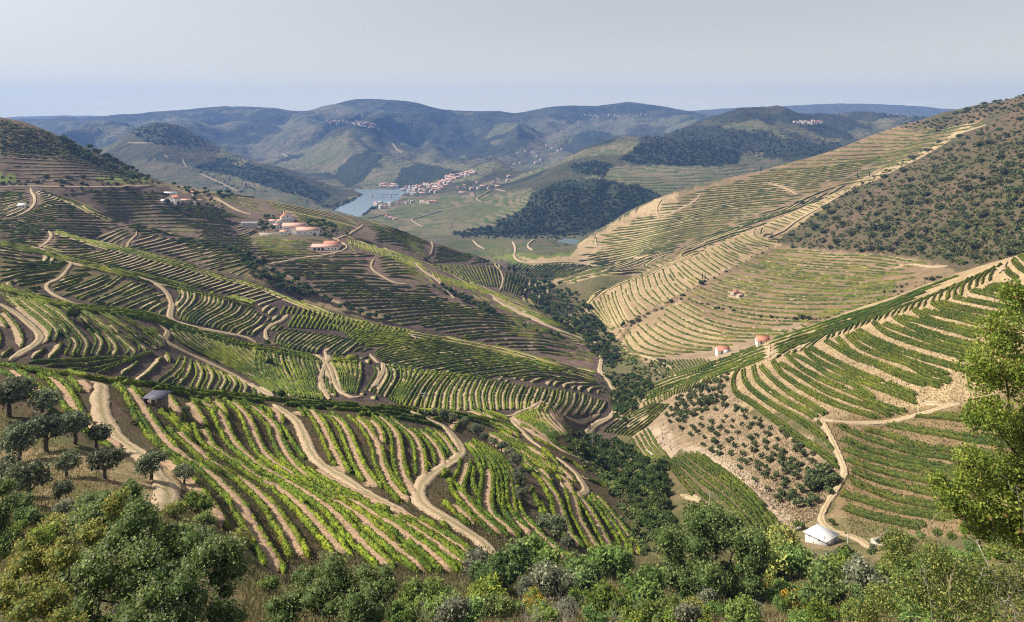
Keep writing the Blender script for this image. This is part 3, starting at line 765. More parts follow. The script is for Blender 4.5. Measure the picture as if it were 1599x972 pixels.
TRACKS = [  # width m, dmin, dmax, label, px
 (2.7, 120, 300, 'wide pale track sweeping down the middle of the near vineyard', '427 633,450 648,465 661,474 680,484 706,497 723,525 742,553 759,562 766,600 787,638 807'),
 (2.7, 120, 300, 'pale track bending round the near spur to a loading patch', '640 643,653 648,672 657,692 666,709 683,718 698,719 711,700 726,677 739,662 752,653 771,655 784,666 794,694 811,722 828,756 851,770 872'),
 (3.0, 90, 230, 'broad pale track dropping past the olive trees on the left', '142 598,160 603,156 620,158 642,165 662,182 682,200 698,222 712,240 735,256 755,262 775,256 800'),
 (3.0, 250, 1000, 'valley road curving along the foot of the dark spur', '917 680,922 671,937 661,956 652,961 637,962 620,960 612,950 595,935 577,940 567,939 555,925 540,910 530,882 520,850 507,825 495,800 484,775 469,770 462'),
 (1.6, 260, 480, 'pale track along the foot of the striped fan of vines', '784 649,795 654,804 647,820 641,832 637,842 630,850 629,862 635,881 650,894 657,909 660,922 654,937 648'),
 (1.4, 220, 400, 'pale stepped track cutting down between green rows', '796 655,810 669,825 684,832 691,846 701'),
 (2.1, 150, 330, 'pale forked track and turning place near the creek', '870 716,885 727,900 740,909 753,917 768,905 774,885 766,876 755'),
 (1.3, 180, 420, 'thin straight path running down to the creek wood', '800 654,831 671,862 695,892 712,939 732'),
 (2.2, 380, 900, 'wide track on the lit crest below the winery', '650 415,665 427,682 437,695 452,710 467'),
 (2.0, 380, 1000, 'track curving up behind the winery to the skyline', '560 336,569 345,568 352,560 358,545 366,535 371,520 378'),
 (1.9, 380, 1000, 'track leading from the winery down the crest', '512 368,525 375,538 382,543 388,530 394,505 400,470 404,440 410,420 415'),
 (1.6, 380, 1000, 'pale track crossing above the gully of olive trees', '408 418,430 424,450 433,467 442,485 455,500 463,520 470,545 481,580 486'),
 (1.6, 380, 1000, 'looping track round the small green knoll', '584 406,578 415,583 424,600 434,615 443,640 446'),
 (1.8, 600, 1100, 'short steep track between two vine blocks', '670 374,676 382,676 390,671 400'),
 (1.8, 600, 1200, 'curving track on the far side of the crest', '772 414,780 422,786 434,784 448,780 456'),
 (2.7, 240, 480, 'pale track curving through the middle dark terraces', '212 432,240 442,260 457,269 477,265 497,285 508,325 517,380 527,400 536'),
 (2.2, 240, 480, 'long diagonal track along the left spur', '0 476,25 490,45 507,61 522,64 530,50 543,32 553,14 566'),
 (2.0, 240, 480, 'track running below the dark banks towards the crest', '245 507,265 520,257 532,287 550,325 567,362 585,371 590,400 607,431 624'),
 (1.6, 240, 480, 'narrow pale track behind the left spur', '107 407,113 411,107 420,98 432,85 440,70 447,77 457,95 467,118 476'),
 (1.9, 240, 480, 'double bend track among the centre terraces', '508 548,513 562,503 582,501 602,508 616,518 630'),
 (1.9, 240, 480, 'pale track falling into the hollow of the terraces', '490 555,502 562,514 572,520 590,528 610,540 618,553 623,566 620'),
 (1.9, 240, 520, 'winding track climbing to the rocky knoll', '450 492,440 502,418 512,414 524,420 535,430 539'),
 (1.9, 240, 520, 'short curved track below the knoll fields', '578 554,580 560,595 567,600 577,588 600,582 606'),
 (1.4, 400, 620, 'track rounding the end of the knoll', '640 524,650 527,648 532'),
 (2.1, 600, 900, 'level track across the top of the left hillside', '0 293,40 292,100 293,180 293,260 290'),
 (2.0, 600, 900, 'pale track dropping from the level road on the left', '48 294,50 302,54 310,55 318,48 328,35 335,22 341'),
 (1.7, 500, 800, 'pale path down the upper left terraces', '76 362,82 370,76 378,68 384,60 390'),
 (1.7, 500, 800, 'pale fork on the left ridge', '213 363,217 366,205 375,190 386'),
 (3.0, 800, 1100, 'bright track among the hilltop houses', '262 280,276 290,285 292,297 302,303 307'),
 (3.0, 800, 1100, 'bright track on the bare saddle', '310 305,335 309,345 315,372 330,392 336'),
 (1.5, 130, 300, 'pale farm track along the top of the lower right field', '1280 656,1310 660,1350 662,1390 660,1420 652,1460 642,1480 634,1500 632'),
 (1.4, 130, 300, 'short spur of track beside the right field', '1436 628,1455 631,1480 636'),
 (1.5, 130, 300, 'pale farm track winding down to the white shed', '1283 657,1295 678,1307 705,1315 725,1319 740,1308 762,1298 780,1286 798,1282 812,1290 824,1310 833,1340 843,1362 858'),
 (1.7, 130, 300, 'trodden yard in front of the white shed', '1252 858,1268 864,1285 869,1306 872'),
 (1.3, 150, 330, 'pale path beside the creek wood', '1062 774,1085 780,1100 787,1112 800,1125 812'),
 (1.6, 300, 500, 'short pale lane at the creek mouth', '985 640,998 634,1002 622,1007 612'),
 (1.9, 480, 700, 'pale track below the two orange roofs', '1000 556,1020 562,1035 568,1050 576'),
 (1.9, 380, 560, 'track beside the small orange roofed house', '1110 548,1108 556,1112 566'),
 (3.1, 1000, 1700, 'road winding round the green knoll by the river', '800 378,806 388,803 398,800 404,815 410,840 413,880 410,905 412,935 417'),
 (2.7, 1000, 1700, 'upper track along the green knoll', '835 375,822 384,832 392'),
 (2.7, 1000, 1700, 'pale lane descending to the river knoll', '738 376,745 384,757 390'),
 (2.3, 900, 1250, 'track up the gully of the right hill', '915 378,950 392,975 400,1000 405'),
 (2.7, 900, 1500, 'track on the nose of the far terraced hill', '928 368,932 376,928 384,940 390'),
 (2.9, 900, 1500, 'pale hairpin on the far terraced hill', '1034 312,1026 322,1024 332,1030 342'),
 (2.5, 900, 1500, 'pale diagonal track across the far terraced hill', '1028 342,1050 334,1070 324,1090 312,1095 302'),
 (2.3, 900, 1500, 'stony track below the far hill crest', '1200 288,1218 291,1236 300,1245 305'),
 (2.7, 800, 1250, 'pale rim track along the scrub hillside', '1200 372,1225 360,1245 345,1290 320,1330 296,1365 272,1400 250,1440 228,1490 212,1540 196'),
 (1.8, 500, 900, 'path at the top of the brown terraces', '1385 423,1420 414,1455 418,1480 416'),
 (1.9, 300, 420, 'pale track over the crest of the right hill', '1534 452,1548 438,1560 428,1573 410'),
 (1.4, 350, 470, 'short pale ramp on the right hill crest', '1202 541,1200 553,1206 563,1218 562,1232 552,1250 543'),
 (5.4, 2100, 3400, 'thin pale road zigzagging down the conical hill', '200 224,245 225'),
 (5.4, 2100, 3400, 'lower pale road on the conical hill', '257 243,262 247'),
 (5.4, 2100, 3400, 'hairpin road on the conical hill flank', '285 249,288 257,293 263'),
 (5.4, 2100, 3400, 'long pale road down the conical hill', '312 272,335 282,360 294,372 300'),
 (5.4, 2100, 3400, 'short pale road under the wood', '352 226,345 237'),
 (4.5, 1500, 2700, 'pale road above the riverside orchards', '790 300,770 296,760 302,742 312,752 316'),
 (4.5, 1500, 2700, 'pale road below the riverside orchards', '660 356,650 349,640 344,655 340,690 330'),
 (4.5, 1500, 2700, 'pale lane near the river bend', '575 342,600 336,630 335'),
 (7.2, 3000, 5600, 'thin road on the far mountain', '545 187,560 180,568 174'),
 (7.2, 3000, 5600, 'pale track on the far mountain flank', '430 245,445 241,449 246'),
 (7.2, 3000, 5600, 'pale line of track on the far mountain spur', '612 225,625 238,628 241'),
]
for wd, d0, d1, lab, s in TRACKS:
    parts = []
    for xy in world_run(P(s), d0, d1, max(1.5, d0 / 90), jump=0.14):
        D = xy[:, 1].mean()
        lift = 0.14 + 0.0011 * D
        w_ = wd * (1 + 0.3 * fbm(xy[:, 0] / 6, xy[:, 1] / 6, 3))
        nn_ = len(xy); w_ = w_ * np.clip(np.minimum(np.arange(nn_), np.arange(nn_)[::-1]) / 3.0 + .25, 0, 1)
        a = np.array(DIRT if d0 < 1400 else (.25, .205, .14)); b = a * 0.78
        parts.append(ribbon(xy, [-w_ * .62, -w_ * .5, -w_ * .28, 0 * w_, w_ * .28, w_ * .5, w_ * .62], [-.1, lift, lift + .02, lift + .05, lift + .02, lift, -.1], [b * .8, a * .9, a * 1.1, np.array([.24, .20, .10]) if d0 < 1400 else b, a * 1.1, a * .9, b * .8], 0.14))
    if parts:
        v, f, c = merge(parts)
        tag(obj('dirt_track', mesh_np('dirt_track', v, f, M_DIRT, c, True)), kind='structure', label=lab)

# ------------------------------------------------------------------ vine rows and terraces
ORD = 'first second third fourth fifth sixth seventh eighth ninth tenth eleventh twelfth thirteenth fourteenth fifteenth sixteenth seventeenth eighteenth nineteenth twentieth'.split()
def ordinal(i):
    if i < 20: return ORD[i]
    tens = ['twenty', 'thirty', 'forty', 'fifty', 'sixty', 'seventy', 'eighty', 'ninety']
    t, r = divmod(i + 1, 10)
    if r == 0: return {2: 'twentieth', 3: 'thirtieth', 4: 'fortieth', 5: 'fiftieth', 6: 'sixtieth', 7: 'seventieth', 8: 'eightieth', 9: 'ninetieth'}[t]
    return tens[t - 2] + '-' + ORD[r - 1]

ROWS = []        # (screen size, polyline xy, hedge width, height, style, label, group)
BENCH = {}       # field -> list of ribbon parts
STY = dict(
 # hw hedge width, hh height, pw path width, kind, green a, green b, path colour
 near=dict(hw=.88, hh=1.05, pw=1.95, a=(.036, .080, .008), b=(.24, .29, .02), path=(.33, .225, .145)),
 dark=dict(hw=.9, hh=1.15, pw=1.5, a=(.036, .07, .009), b=(.21, .25, .022), path=(.38, .285, .18)),
 ridge=dict(hw=1.2, hh=1.5, pw=1.4, a=(.08, .13, .010), b=(.27, .29, .022), path=(.38, .285, .18)),
 face=dict(hw=1.3, hh=1.7, pw=1.6, a=(.045, .08, .011), b=(.21, .22, .025), path=(.30, .22, .145)),
 tan=dict(hw=.88, hh=1.15, pw=.3, a=(.034, .062, .009), b=(.15, .165, .02), path=(.40, .31, .20)),
 tan2=dict(hw=1.35, hh=1.55, pw=1.9, a=(.04, .068, .010), b=(.19, .195, .024), path=(.43, .33, .18)),
 far=dict(hw=1.9, hh=2.2, pw=2.4, a=(.045, .07, .013), b=(.17, .18, .025), path=(.44, .34, .19)),
 crest=dict(hw=.95, hh=1.1, pw=.2, a=(.03, .062, .008), b=(.11, .15, .016), path=(.34, .26, .15)),
 red=dict(hw=.95, hh=1.15, pw=0.0, a=(.045, .075, .014), b=(.13, .14, .022), path=(.28, .20, .13)),
)
def step_for(D): return 0.55 if D < 170 else 0.75 if D < 260 else 1.3 if D < 420 else 2.2 if D < 700 else 3.6 if D < 1000 else 5.0

def add_bench(key, xy, w, sty, depth):
    """level soil bench cut into the slope: the outer lip stands proud, the inner edge is buried"""
    t, nrm = tangents(xy)
    e = 1.2
    zl = zat(*(xy - nrm * e).T); zr = zat(*(xy + nrm * e).T)
    down = np.sign(np.mean(zl - zr)) or 1.0            # +1: ground falls to the right
    m = min(0.8, abs(np.mean(zl - zr)) / (2 * e))
    h = 0.12 + 0.0007 * depth
    c = np.array(STY[sty]['path']); 
    o_in, o_out = -(w / 2 + 0.5), w / 2 + 0.25
    lip = m * (w / 2 + .25)
    offs = [down * o_in, down * (-w * .35), down * (w * .3), down * o_out, down * (o_out + 0.35 + 0.25 * lip)]
    lifts = [h - m * .2, h, h + .02, h, -lip * 0.6]
    if down < 0: offs = offs[::-1]; lifts = lifts[::-1]
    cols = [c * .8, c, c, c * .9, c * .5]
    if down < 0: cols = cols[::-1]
    # level profile relative to the centre line
    n = len(xy); zc = zat(xy[:, 0], xy[:, 1]); zc = np.convolve(np.pad(zc, 2, 'edge'), np.ones(5) / 5, 'valid')
    V = np.zeros((n, 5, 3)); Cc = np.zeros((n, 5, 3))
    tp = np.clip(np.minimum(np.arange(n), np.arange(n)[::-1]) / 3.0, 0, 1)
    for j in range(5):
        p = xy + nrm * (offs[j] * (.25 + .75 * tp) + RNG.normal(0, 0.09, n))[:, None]
        V[:, j, :2] = p; V[:, j, 2] = zc + lifts[j] * tp - .25 * (1 - tp) + ZC
        if lifts[j] > 0: V[:, j, 2] = np.maximum(V[:, j, 2], zat(*p.T) + ZC + np.where(tp > .5, 0.05 if abs(offs[j]) < w * .4 else -.3, -.4))
        Cc[:, j] = cols[j] * (1 + 0.12 * fbm(xy[:, 0] / 5 + j, xy[:, 1] / 5, 2))[:, None]
    a = (np.arange(n - 1)[:, None] * 5 + np.arange(4)[None]).ravel()
    BENCH.setdefault(key, []).append((V.reshape(-1, 3), np.stack([a, a + 1, a + 6, a + 5], 1), Cc.reshape(-1, 3)))

def add_row(xy, sty, label, group):
    D = xy[:, 1].mean()
    if len(xy) < 3: return
    L = np.linalg.norm(np.diff(xy, axis=0), axis=1).sum()
    ROWS.append((L / D * 800 * (STY[sty]['hh'] / D * 800), xy, sty, label, group))

def offset(xy, o):
    t, nrm = tangents(xy)
    q = xy + nrm * o
    # drop folded points on tight bends
    keep = np.ones(len(q), bool)
    d = np.einsum('ij,ij->i', np.diff(q, axis=0), t[:-1]); keep[1:] &= d > 0
    return q[keep]

def add_pair(key, xy, sty, label, group):
    S = STY[sty]; w = S['pw']; D = xy[:, 1].mean()
    if w > 0: add_bench(key, xy, w, sty, D)
    o = w / 2 + S['hw'] / 2 - 0.1 if w > 0 else 0.62
    for s, side in ((-1, 'left'), (1, 'right')):
        q = offset(xy, s * o)
        if len(q) > 2: add_row(q, sty, label + ', ' + side + ' row', group)

def add_single(key, xy, sty, label, group, side=1):
    S = STY[sty]; D = xy[:, 1].mean()
    if S['pw'] > 0:
        t, nrm = tangents(xy)
        zl = zat(*(xy - nrm * 2).T); zr = zat(*(xy + nrm * 2).T)
        dn = 1.0 if np.mean(zl - zr) > 0 else -1.0
        q = offset(xy, -dn * (S['pw'] / 2 + S['hw'] * .3))   # bench lies on the uphill side of the vines
        if len(q) > 2: add_bench(key, q, S['pw'], sty, D)
    add_row(xy, sty, label, group)

# paths of the near vineyard, each with vines on both sides
NEAR_PATHS = '''8 577,28 590,45 606,60 615,74 624
68 587,85 597,97 612,108 630,118 650,135 668,155 684,187 704
88 640,98 648,112 656
118 592,130 605,136 614
196 605,208 622,222 645,240 672,262 700,290 722,320 742,345 765,368 790,385 820,400 845,415 870,428 893
272 673,285 690,300 702,320 722,345 738,375 755,400 775,420 795,440 825,455 850,468 874
311 669,322 695,340 710,375 732,397 748,434 767,450 779,478 806,506 837,535 870
300 624,334 642,343 656,351 674,360 691,375 708,403 731,431 747,469 768,497 787,525 809,553 841,581 869,604 890
328 626,340 636,346 650
356 627,371 639,384 656,394 680,405 704,422 723,450 740,487 764,525 787,559 809,591 837,619 862,662 895
371 629,394 639,412 654,426 667,431 684,441 706,454 725,478 748,500 763,528 778,555 789,581 806,609 822,637 843,666 864,703 897
411 635,431 646,434 662
488 732,506 746,525 757,560 775,600 793,637 811,665 826,684 839,712 856,750 884
600 803,630 817,652 834,684 856,712 879,735 894
457 641,469 651
480 639,495 656,504 672,514 695,525 719,536 741
508 648,525 657,536 671,544 689,553 712,564 736,585 764
549 652,566 665,579 684,589 701,592 721,600 740,612 762,634 786
574 655,589 672,594 692
580 647,602 662,616 679,621 704,623 726,631 751,643 776
602 653,625 668,644 683,653 700,657 722,658 744
647 672,666 685,679 700,687 717,689 730
670 672,689 685,700 700,708 712
727 722,724 740,716 757,714 770,728 790,752 815,784 838
703 786,712 797,728 812,742 822
726 691,745 709,756 730,762 745,760 769,757 786,764 806,784 824,803 841
749 707,762 722,764 738
745 691,766 711,781 730,790 751,794 775,797 806,809 822,824 838
752 696,771 711,788 730,797 747,801 769,803 796,816 815,831 830,850 849,882 876
812 717,825 731,844 747,859 770,870 786,874 811,884 836,901 854
831 740,850 755,865 781,874 808,884 836
806 702,829 719,855 736,881 753,893 779,899 809,912 834,925 854,947 875
895 768,912 791,929 819,942 845,957 867
921 776,942 802,957 824,972 847,979 866
927 774,951 804,968 826,983 849,992 866
913 732,938 744,969 767
900 742,925 752,949 762
761 657,784 668,806 682
775 678,800 692,822 706'''.split('\n')
for i, s in enumerate(NEAR_PATHS):
    for xy in world_run(P(s), 88, 330, 0.8):
        add_pair('near', xy, 'near', 'vines on %s earth path from left, near spur' % ordinal(i), 'vine rows of the near vineyard')
# rows that run along the near crest and close the gaps
NEAR_ROWS = '''0 571,40 578,80 584,110 588
40 580,80 590,100 602,112 615
100 580,130 590,160 596,200 600,250 605,300 613,360 618,420 624
180 594,230 602,280 612,330 622
240 608,280 618,320 626
300 613,350 619,400 624,450 628,500 631,560 634
340 622,400 629,450 634,510 640
450 632,520 636,580 640,640 645,690 650
520 640,580 645,640 651,690 660
560 648,620 655,670 664,700 676
590 636,640 640,690 643,730 650,760 658
640 643,700 650,750 662,790 676
690 645,740 652,790 664,830 680
730 652,780 664,830 684,870 704
760 648,800 660,850 684,900 714
780 682,820 704,860 728
740 640,770 646,800 658,840 678,880 700
850 690,880 706,920 726,950 742
880 700,920 718,960 740
872 715,890 722,915 738
815 702,850 722,880 742
825 690,850 704,870 716
846 704,860 714,872 728
165 606,168 640,178 665,196 684,225 705
175 603,190 612,205 640,222 672,250 700,280 722
215 610,235 632,262 655,300 690
262 642,270 652,285 664,300 676
285 660,300 672,320 690
480 660,490 690,505 712,525 730
440 668,455 690,470 712,485 726
700 752,720 770,745 796,770 818
775 742,778 770,780 790
740 735,738 755,745 775
665 725,690 748,700 738
690 742,704 732,718 722
830 765,840 790,850 812
845 790,856 815,868 838
700 808,720 818,745 836,765 846
660 800,690 820,715 838'''.split('\n')
for i, s in enumerate(NEAR_ROWS):
    for xy in world_run(P(s), 88, 345, 0.8):
        add_row(xy, 'near', 'single vine row, %s along the near crest' % ordinal(i), 'single vine rows of the near vineyard')

# interpolated fields: key, phrase, dmin, dmax, style, mode, counts, guides
FIELDS = [
 ('shed_side', 'striped fan above the creek wood', 240, 420, 'near', 's', [5, 5, 4, 4], ['800 650,830 674,866 700', '814 645,838 672,868 690', '832 640,845 662,872 682', '852 634,866 656,888 682', '872 644,884 666,897 678']),
 ('leftdark', 'dark banks below the long left track', 240, 400, 'dark', 'p', [2, 2, 2, 2], ['75 492,100 520,116 537,107 557', '140 515,155 535,147 557', '175 520,207 550,200 557', '215 527,237 540,243 546', '233 513,250 527,256 540']),
 ('leftdark2', 'upper left corner of the dark spur', 240, 400, 'dark', 'p', [3, 4], ['5 460,30 483,55 503,75 523,60 540', '55 470,90 490,120 520', '150 478,200 502,242 528']),
 ('leftlow', 'wedge of dark ground at the left crest', 240, 320, 'dark', 's', [2, 2, 1], ['45 568,125 564,200 560', '100 580,155 578,205 561', '150 587,210 562,252 547', '215 597,240 577,257 552']),
 ('leftlow2', 'dark banks just above the near crest', 240, 340, 'dark', 'p', [2, 3, 3], ['250 600,275 581,287 560', '303 607,312 584,302 563', '357 615,365 600,352 583', '425 622,418 612,400 604']),
 ('spurband', 'pale striped slope of the left spur', 240, 440, 'dark', 'p', [4, 5, 5], ['262 515,292 540,322 555', '285 510,320 540,400 596', '330 522,370 560,440 618', '395 540,440 585,500 625']),
 ('spurcrest', 'bright crest of the left spur', 300, 420, 'ridge', 's', [3], ['0 447,70 469,150 481,230 491,300 512,400 539,480 553,560 561', '0 452,70 476,150 489,230 501,300 522,400 548,480 562,560 570']),
 ('midhollow', 'dark hollow left of the winding track', 330, 480, 'dark', 'p', [2, 3], ['87 442,115 432,140 428', '120 468,165 450,190 432', '190 485,230 468,262 458']),
 ('midhollow2', 'curled dark terraces in the left hollow', 380, 480, 'dark', 's', [5], ['0 402,50 410,105 411', '0 440,40 428,95 420']),
 ('midcurls', 'curling terraces under the second ridge', 330, 500, 'dark', 'p', [3, 4, 3, 2], ['262 440,285 460,272 480', '315 455,318 472,290 492,284 502', '345 467,345 478,318 494,303 506', '392 482,380 496,350 508,342 516', '410 492,398 506,378 516,368 525']),
 ('knollfoot', 'dark stepped foot of the knoll', 380, 520, 'dark', 'p', [5, 5, 3], ['452 515,435 525,430 538', '488 520,470 534,452 545', '530 526,500 540,490 552', '560 532,545 545,530 556']),
 ('ridge2', 'bright line of the second ridge', 420, 540, 'ridge', 's', [3], ['0 378,60 390,110 405,180 421,250 436,300 449,400 472', '0 384,60 397,110 413,180 429,250 446,300 458,400 482']),
 ('slope2', 'slope between the second and third ridge', 440, 640, 'dark', 's', [6, 8, 8, 7], ['62 393,75 404,58 420', '108 405,150 397,190 386', '180 421,215 412,240 400', '252 438,290 426,318 414', '312 452,345 442,364 432']),
 ('slope2b', 'lower slope beyond the second ridge', 440, 640, 'dark', 's', [4, 5], ['312 452,345 442,364 432', '352 462,385 452,405 446', '405 478,428 470,452 466']),
 ('ridge3', 'long bright third ridge', 480, 620, 'ridge', 's', [3], ['85 360,160 381,220 394,290 412,340 427,400 440,470 468,540 494,620 511,700 525,800 545,870 566,930 582', '85 365,160 388,220 402,290 421,340 436,400 450,470 479,540 504,620 522,700 536,800 557,870 578,930 594']),
 ('knollrows1', 'steep vertical rows on the knoll', 440, 600, 'ridge', 'v', [17], ['446 478,438 492', '575 500,572 510']),
 ('knollrows2', 'vertical rows under the rocky knoll', 440, 600, 'ridge', 'v', [26], ['462 492,450 512', '640 515,632 524']),
 ('knollrows3', 'slanting rows in the middle of the knoll', 400, 600, 'ridge', 'v', [14], ['530 515,505 506', '560 540,640 520']),
 ('knollrows4', 'fine rows on the right shoulder of the knoll', 400, 600, 'ridge', 'v', [10], ['548 520,590 520,640 528', '570 542,620 538,690 530']),
 ('spurfan', 'curved dark terraces on the big spur', 330, 520, 'dark', 'p', [4, 5, 5], ['588 552,600 545,640 536,700 532', '590 562,640 553,720 545,780 543', '620 582,680 570,760 560,830 562', '720 596,790 585,850 578,905 582']),
 ('spurfront', 'striped front of the big spur', 300, 470, 'dark', 'p', [3, 4, 4, 5, 6, 6, 5], ['585 572,590 585,575 612', '625 572,630 592,612 625', '668 580,650 600,628 634', '715 585,695 612,690 640', '752 592,742 616,745 642', '815 603,806 622,806 640', '885 612,882 630,866 650', '945 618,942 632,930 648']),
 ('centrefan', 'striped pale centre below the second ridge', 300, 440, 'dark', 'p', [4, 5, 4, 4], ['405 545,402 575,425 612', '445 545,452 570,470 605,480 622', '480 555,488 590,500 625', '520 560,535 585,540 612', '560 565,560 590,548 615']),
 ('centrefan2', 'curved terraces left of the hollow track', 240, 420, 'dark', 'p', [6], ['405 558,425 585,440 615', '545 570,560 585,552 616']),
 ('upperleft', 'green rows at the far left under the level road', 560, 820, 'dark', 's', [8], ['0 298,25 297,46 297', '0 340,20 334,48 320']),
 ('upperleft2', 'terraces right of the dropping track', 560, 820, 'dark', 's', [5, 5, 4], ['58 303,70 298,80 302', '60 320,95 312,118 316', '28 340,80 328,130 328', '20 350,90 340,178 342']),
 ('upperleft3', 'long terraces below the upper left ridge', 520, 760, 'dark', 's', [7, 6], ['0 350,100 346,190 348', '0 376,80 372,150 376', '60 384,100 396,150 392']),
 ('upperridge', 'bright upper left ridge', 640, 800, 'ridge', 's', [2], ['85 305,120 316,150 331,180 342', '88 310,120 323,150 338,180 350']),
 ('upperband', 'thin terraces above the level road', 780, 980, 'dark', 's', [7], ['0 240,60 245,120 250,185 262', '0 288,80 284,160 281,240 286']),
 ('hamlet', 'broken terraces below the hamlet', 640, 1000, 'face', 's', [6, 6], ['125 300,190 302,250 306', '170 330,260 328,340 330,372 340', '205 362,280 362,340 366,378 368']),
 ('hamlet2', 'short terraces under the hilltop houses', 640, 1000, 'face', 's', [6], ['280 322,320 324,345 326', '300 334,345 336,385 342']),
 ('undertrack', 'level rows left of the winery hill', 540, 900, 'face', 's', [5, 5], ['262 378,320 374,400 372', '290 394,340 392,390 392', '330 425,370 416,400 408']),
 ('slope3', 'slope under the third ridge head', 540, 760, 'dark', 's', [6, 6], ['190 384,230 374,250 366', '250 402,300 392,330 382', '320 424,360 412,385 404']),
 ('face1', 'level terraces of the winery hill', 600, 900, 'face', 's', [7, 4, 5], ['330 372,420 375,485 379', '390 402,470 402,545 402,585 400', '452 430,540 429,600 434', '500 462,590 460,700 462']),
 ('face2', 'lower terraces of the winery hill', 560, 800, 'face', 's', [7, 5, 3], ['500 462,600 462,700 468', '590 500,700 490,800 496,830 500', '675 522,770 514,850 520,885 530', '800 548,860 548,925 560']),
 ('facegreen', 'green knob inside the looping track', 600, 860, 'ridge', 's', [6], ['586 405,610 402,635 408', '600 430,640 428,664 436']),
 ('crestfan', 'fan of short rows on the winery crest', 600, 900, 'ridge', 'p', [16], ['545 375,548 384', '640 402,668 425']),
 ('crestfan2', 'short curved rows on the lower crest', 600, 900, 'ridge', 'p', [15], ['672 424,682 440', '775 458,795 470']),
 ('crestend', 'long rows on the nose of the winery hill', 560, 860, 'ridge', 's', [6], ['760 458,800 475,850 498,895 518', '772 478,810 492,855 506,880 514']),
 ('crestline', 'bright crest line of the winery hill', 600, 900, 'ridge', 's', [2], ['540 368,600 386,650 404,700 420,740 442,780 460,830 479', '545 372,600 392,650 410,700 427,740 449,780 467,830 485']),
 ('back1', 'level rows behind the winery', 860, 1100, 'face', 's', [9], ['402 311,470 325,540 340,564 350', '455 342,510 355,545 364,558 364']),
 ('back1b', 'short rows on the skyline hill', 860, 1100, 'face', 's', [4], ['332 302,370 306,400 310', '345 310,380 322,410 332']),
 ('back2', 'slanting dark rows beyond the crest', 820, 1100, 'face', 's', [12], ['572 344,620 360,664 374', '585 378,630 380,668 402']),
 ('back3', 'dark block between two short tracks', 820, 1100, 'face', 's', [9], ['680 382,710 392,742 402', '676 410,700 408,730 408']),
 ('back4', 'steep dark rows above the creek wood', 780, 1100, 'face', 'v', [18], ['672 412,705 442', '775 416,782 450']),
 ('back5', 'last steep rows before the creek wood', 780, 1100, 'face', 'v', [6], ['790 424,786 455', '825 430,810 462']),
 ('wrap1', 'rows wrapping the nose of the tan hill', 640, 1000, 'tan2', 's', [4, 4, 3, 3], ['914 478,928 492,950 512,962 518', '935 461,945 485,960 514', '958 448,965 472,982 508', '992 433,1000 462,1028 482', '1018 422,1028 448,1048 474']),
 ('wrap2', 'upper rows wrapping the tan hill', 640, 1040, 'tan2', 's', [3, 3], ['1034 420,1044 444,1066 462', '1062 408,1085 424,1105 436', '1092 395,1110 412,1128 424']),
 ('wrap3', 'crest rows of the tan hill', 700, 1100, 'tan2', 's', [4], ['1110 388,1130 402,1150 412', '1145 372,1165 382,1190 386']),
 ('wrap4', 'short rows under the scrub rim', 800, 1200, 'tan2', 's', [9], ['1203 344,1222 349,1240 352', '1318 288,1335 292,1350 292']),
 ('wrapcrest', 'crest line of the tan hill', 700, 1000, 'tan2', 's', [2], ['905 488,925 460,960 443,1000 430,1030 418,1070 400,1110 386', '910 490,930 464,962 447,1000 434,1030 422,1070 404,1110 390']),
 ('lower1', 'sweeping rows at the foot of the tan hill', 540, 900, 'tan2', 's', [3, 4, 5], ['950 548,962 562,985 560', '972 520,985 545,1012 556,1040 558', '1003 503,1040 530,1090 543,1140 545', '1047 478,1100 505,1160 518,1240 518']),
 ('lower2', 'brown terraces under the scrub hill', 540, 960, 'tan2', 's', [3, 5, 4], ['1078 457,1130 478,1200 488,1300 492,1370 488', '1098 447,1160 462,1240 470,1340 468,1400 462', '1150 412,1250 428,1350 436,1400 430', '1205 392,1300 399,1380 402,1450 414']),
 ('far1', 'long level rows of the far hill', 1050, 1500, 'far', 's', [14, 13, 9], ['900 432,960 418,1010 400,1040 392', '935 372,1010 362,1090 345,1180 340', '1060 306,1150 300,1240 292,1300 285', '1200 268,1280 262,1360 250,1400 244']),
 ('far2', 'upper rows of the far hill', 1100, 1560, 'far', 's', [10], ['1200 266,1290 262,1370 254', '1410 196,1440 200,1465 205']),
 ('far3', 'nose rows of the far hill', 1000, 1500, 'far', 's', [7], ['872 441,910 430,945 424', '930 366,970 372,1000 378']),
 ('far4', 'level rows beside the scrub rim', 1000, 1500, 'far', 's', [11], ['1300 292,1340 285,1370 280', '1440 210,1490 200,1540 194']),
 ('far5', 'rows in the gully of the far hill', 960, 1400, 'far', 's', [8], ['1060 392,1110 372,1160 352', '1180 340,1260 322,1320 290']),
 ('river1', 'fine green rows on the river knoll', 1050, 1500, 'face', 'v', [24], ['790 412,775 432', '940 412,880 436']),
 ('pocket1', 'small rows by the orange roofed house', 380, 620, 'tan', 'v', [16], ['1015 562,1042 592', '1105 562,1112 576']),
 ('pocket2', 'short rows between the two orange roofs', 380, 620, 'tan', 'v', [9], ['1122 562,1140 560', '1250 508,1262 512']),
 ('crestR', 'dark green crest lines of the right hill', 330, 480, 'crest', 's', [5], ['1000 607,1052 586,1090 574,1127 563,1160 551,1200 534,1260 514,1325 493,1387 474,1450 449,1525 422,1598 400', '1010 625,1060 606,1110 590,1160 574,1210 555,1270 532,1335 508,1390 489,1440 472']),
 ('hooksL', 'hooked rows at the left of the right hill', 300, 480, 'tan', 's', [4, 6, 7, 5], ['1002 614,1004 626,1007 637', '1028 606,1026 618,1030 630', '1065 596,1054 606,1052 618', '1120 582,1092 594,1078 612', '1160 566,1130 578,1112 594']),
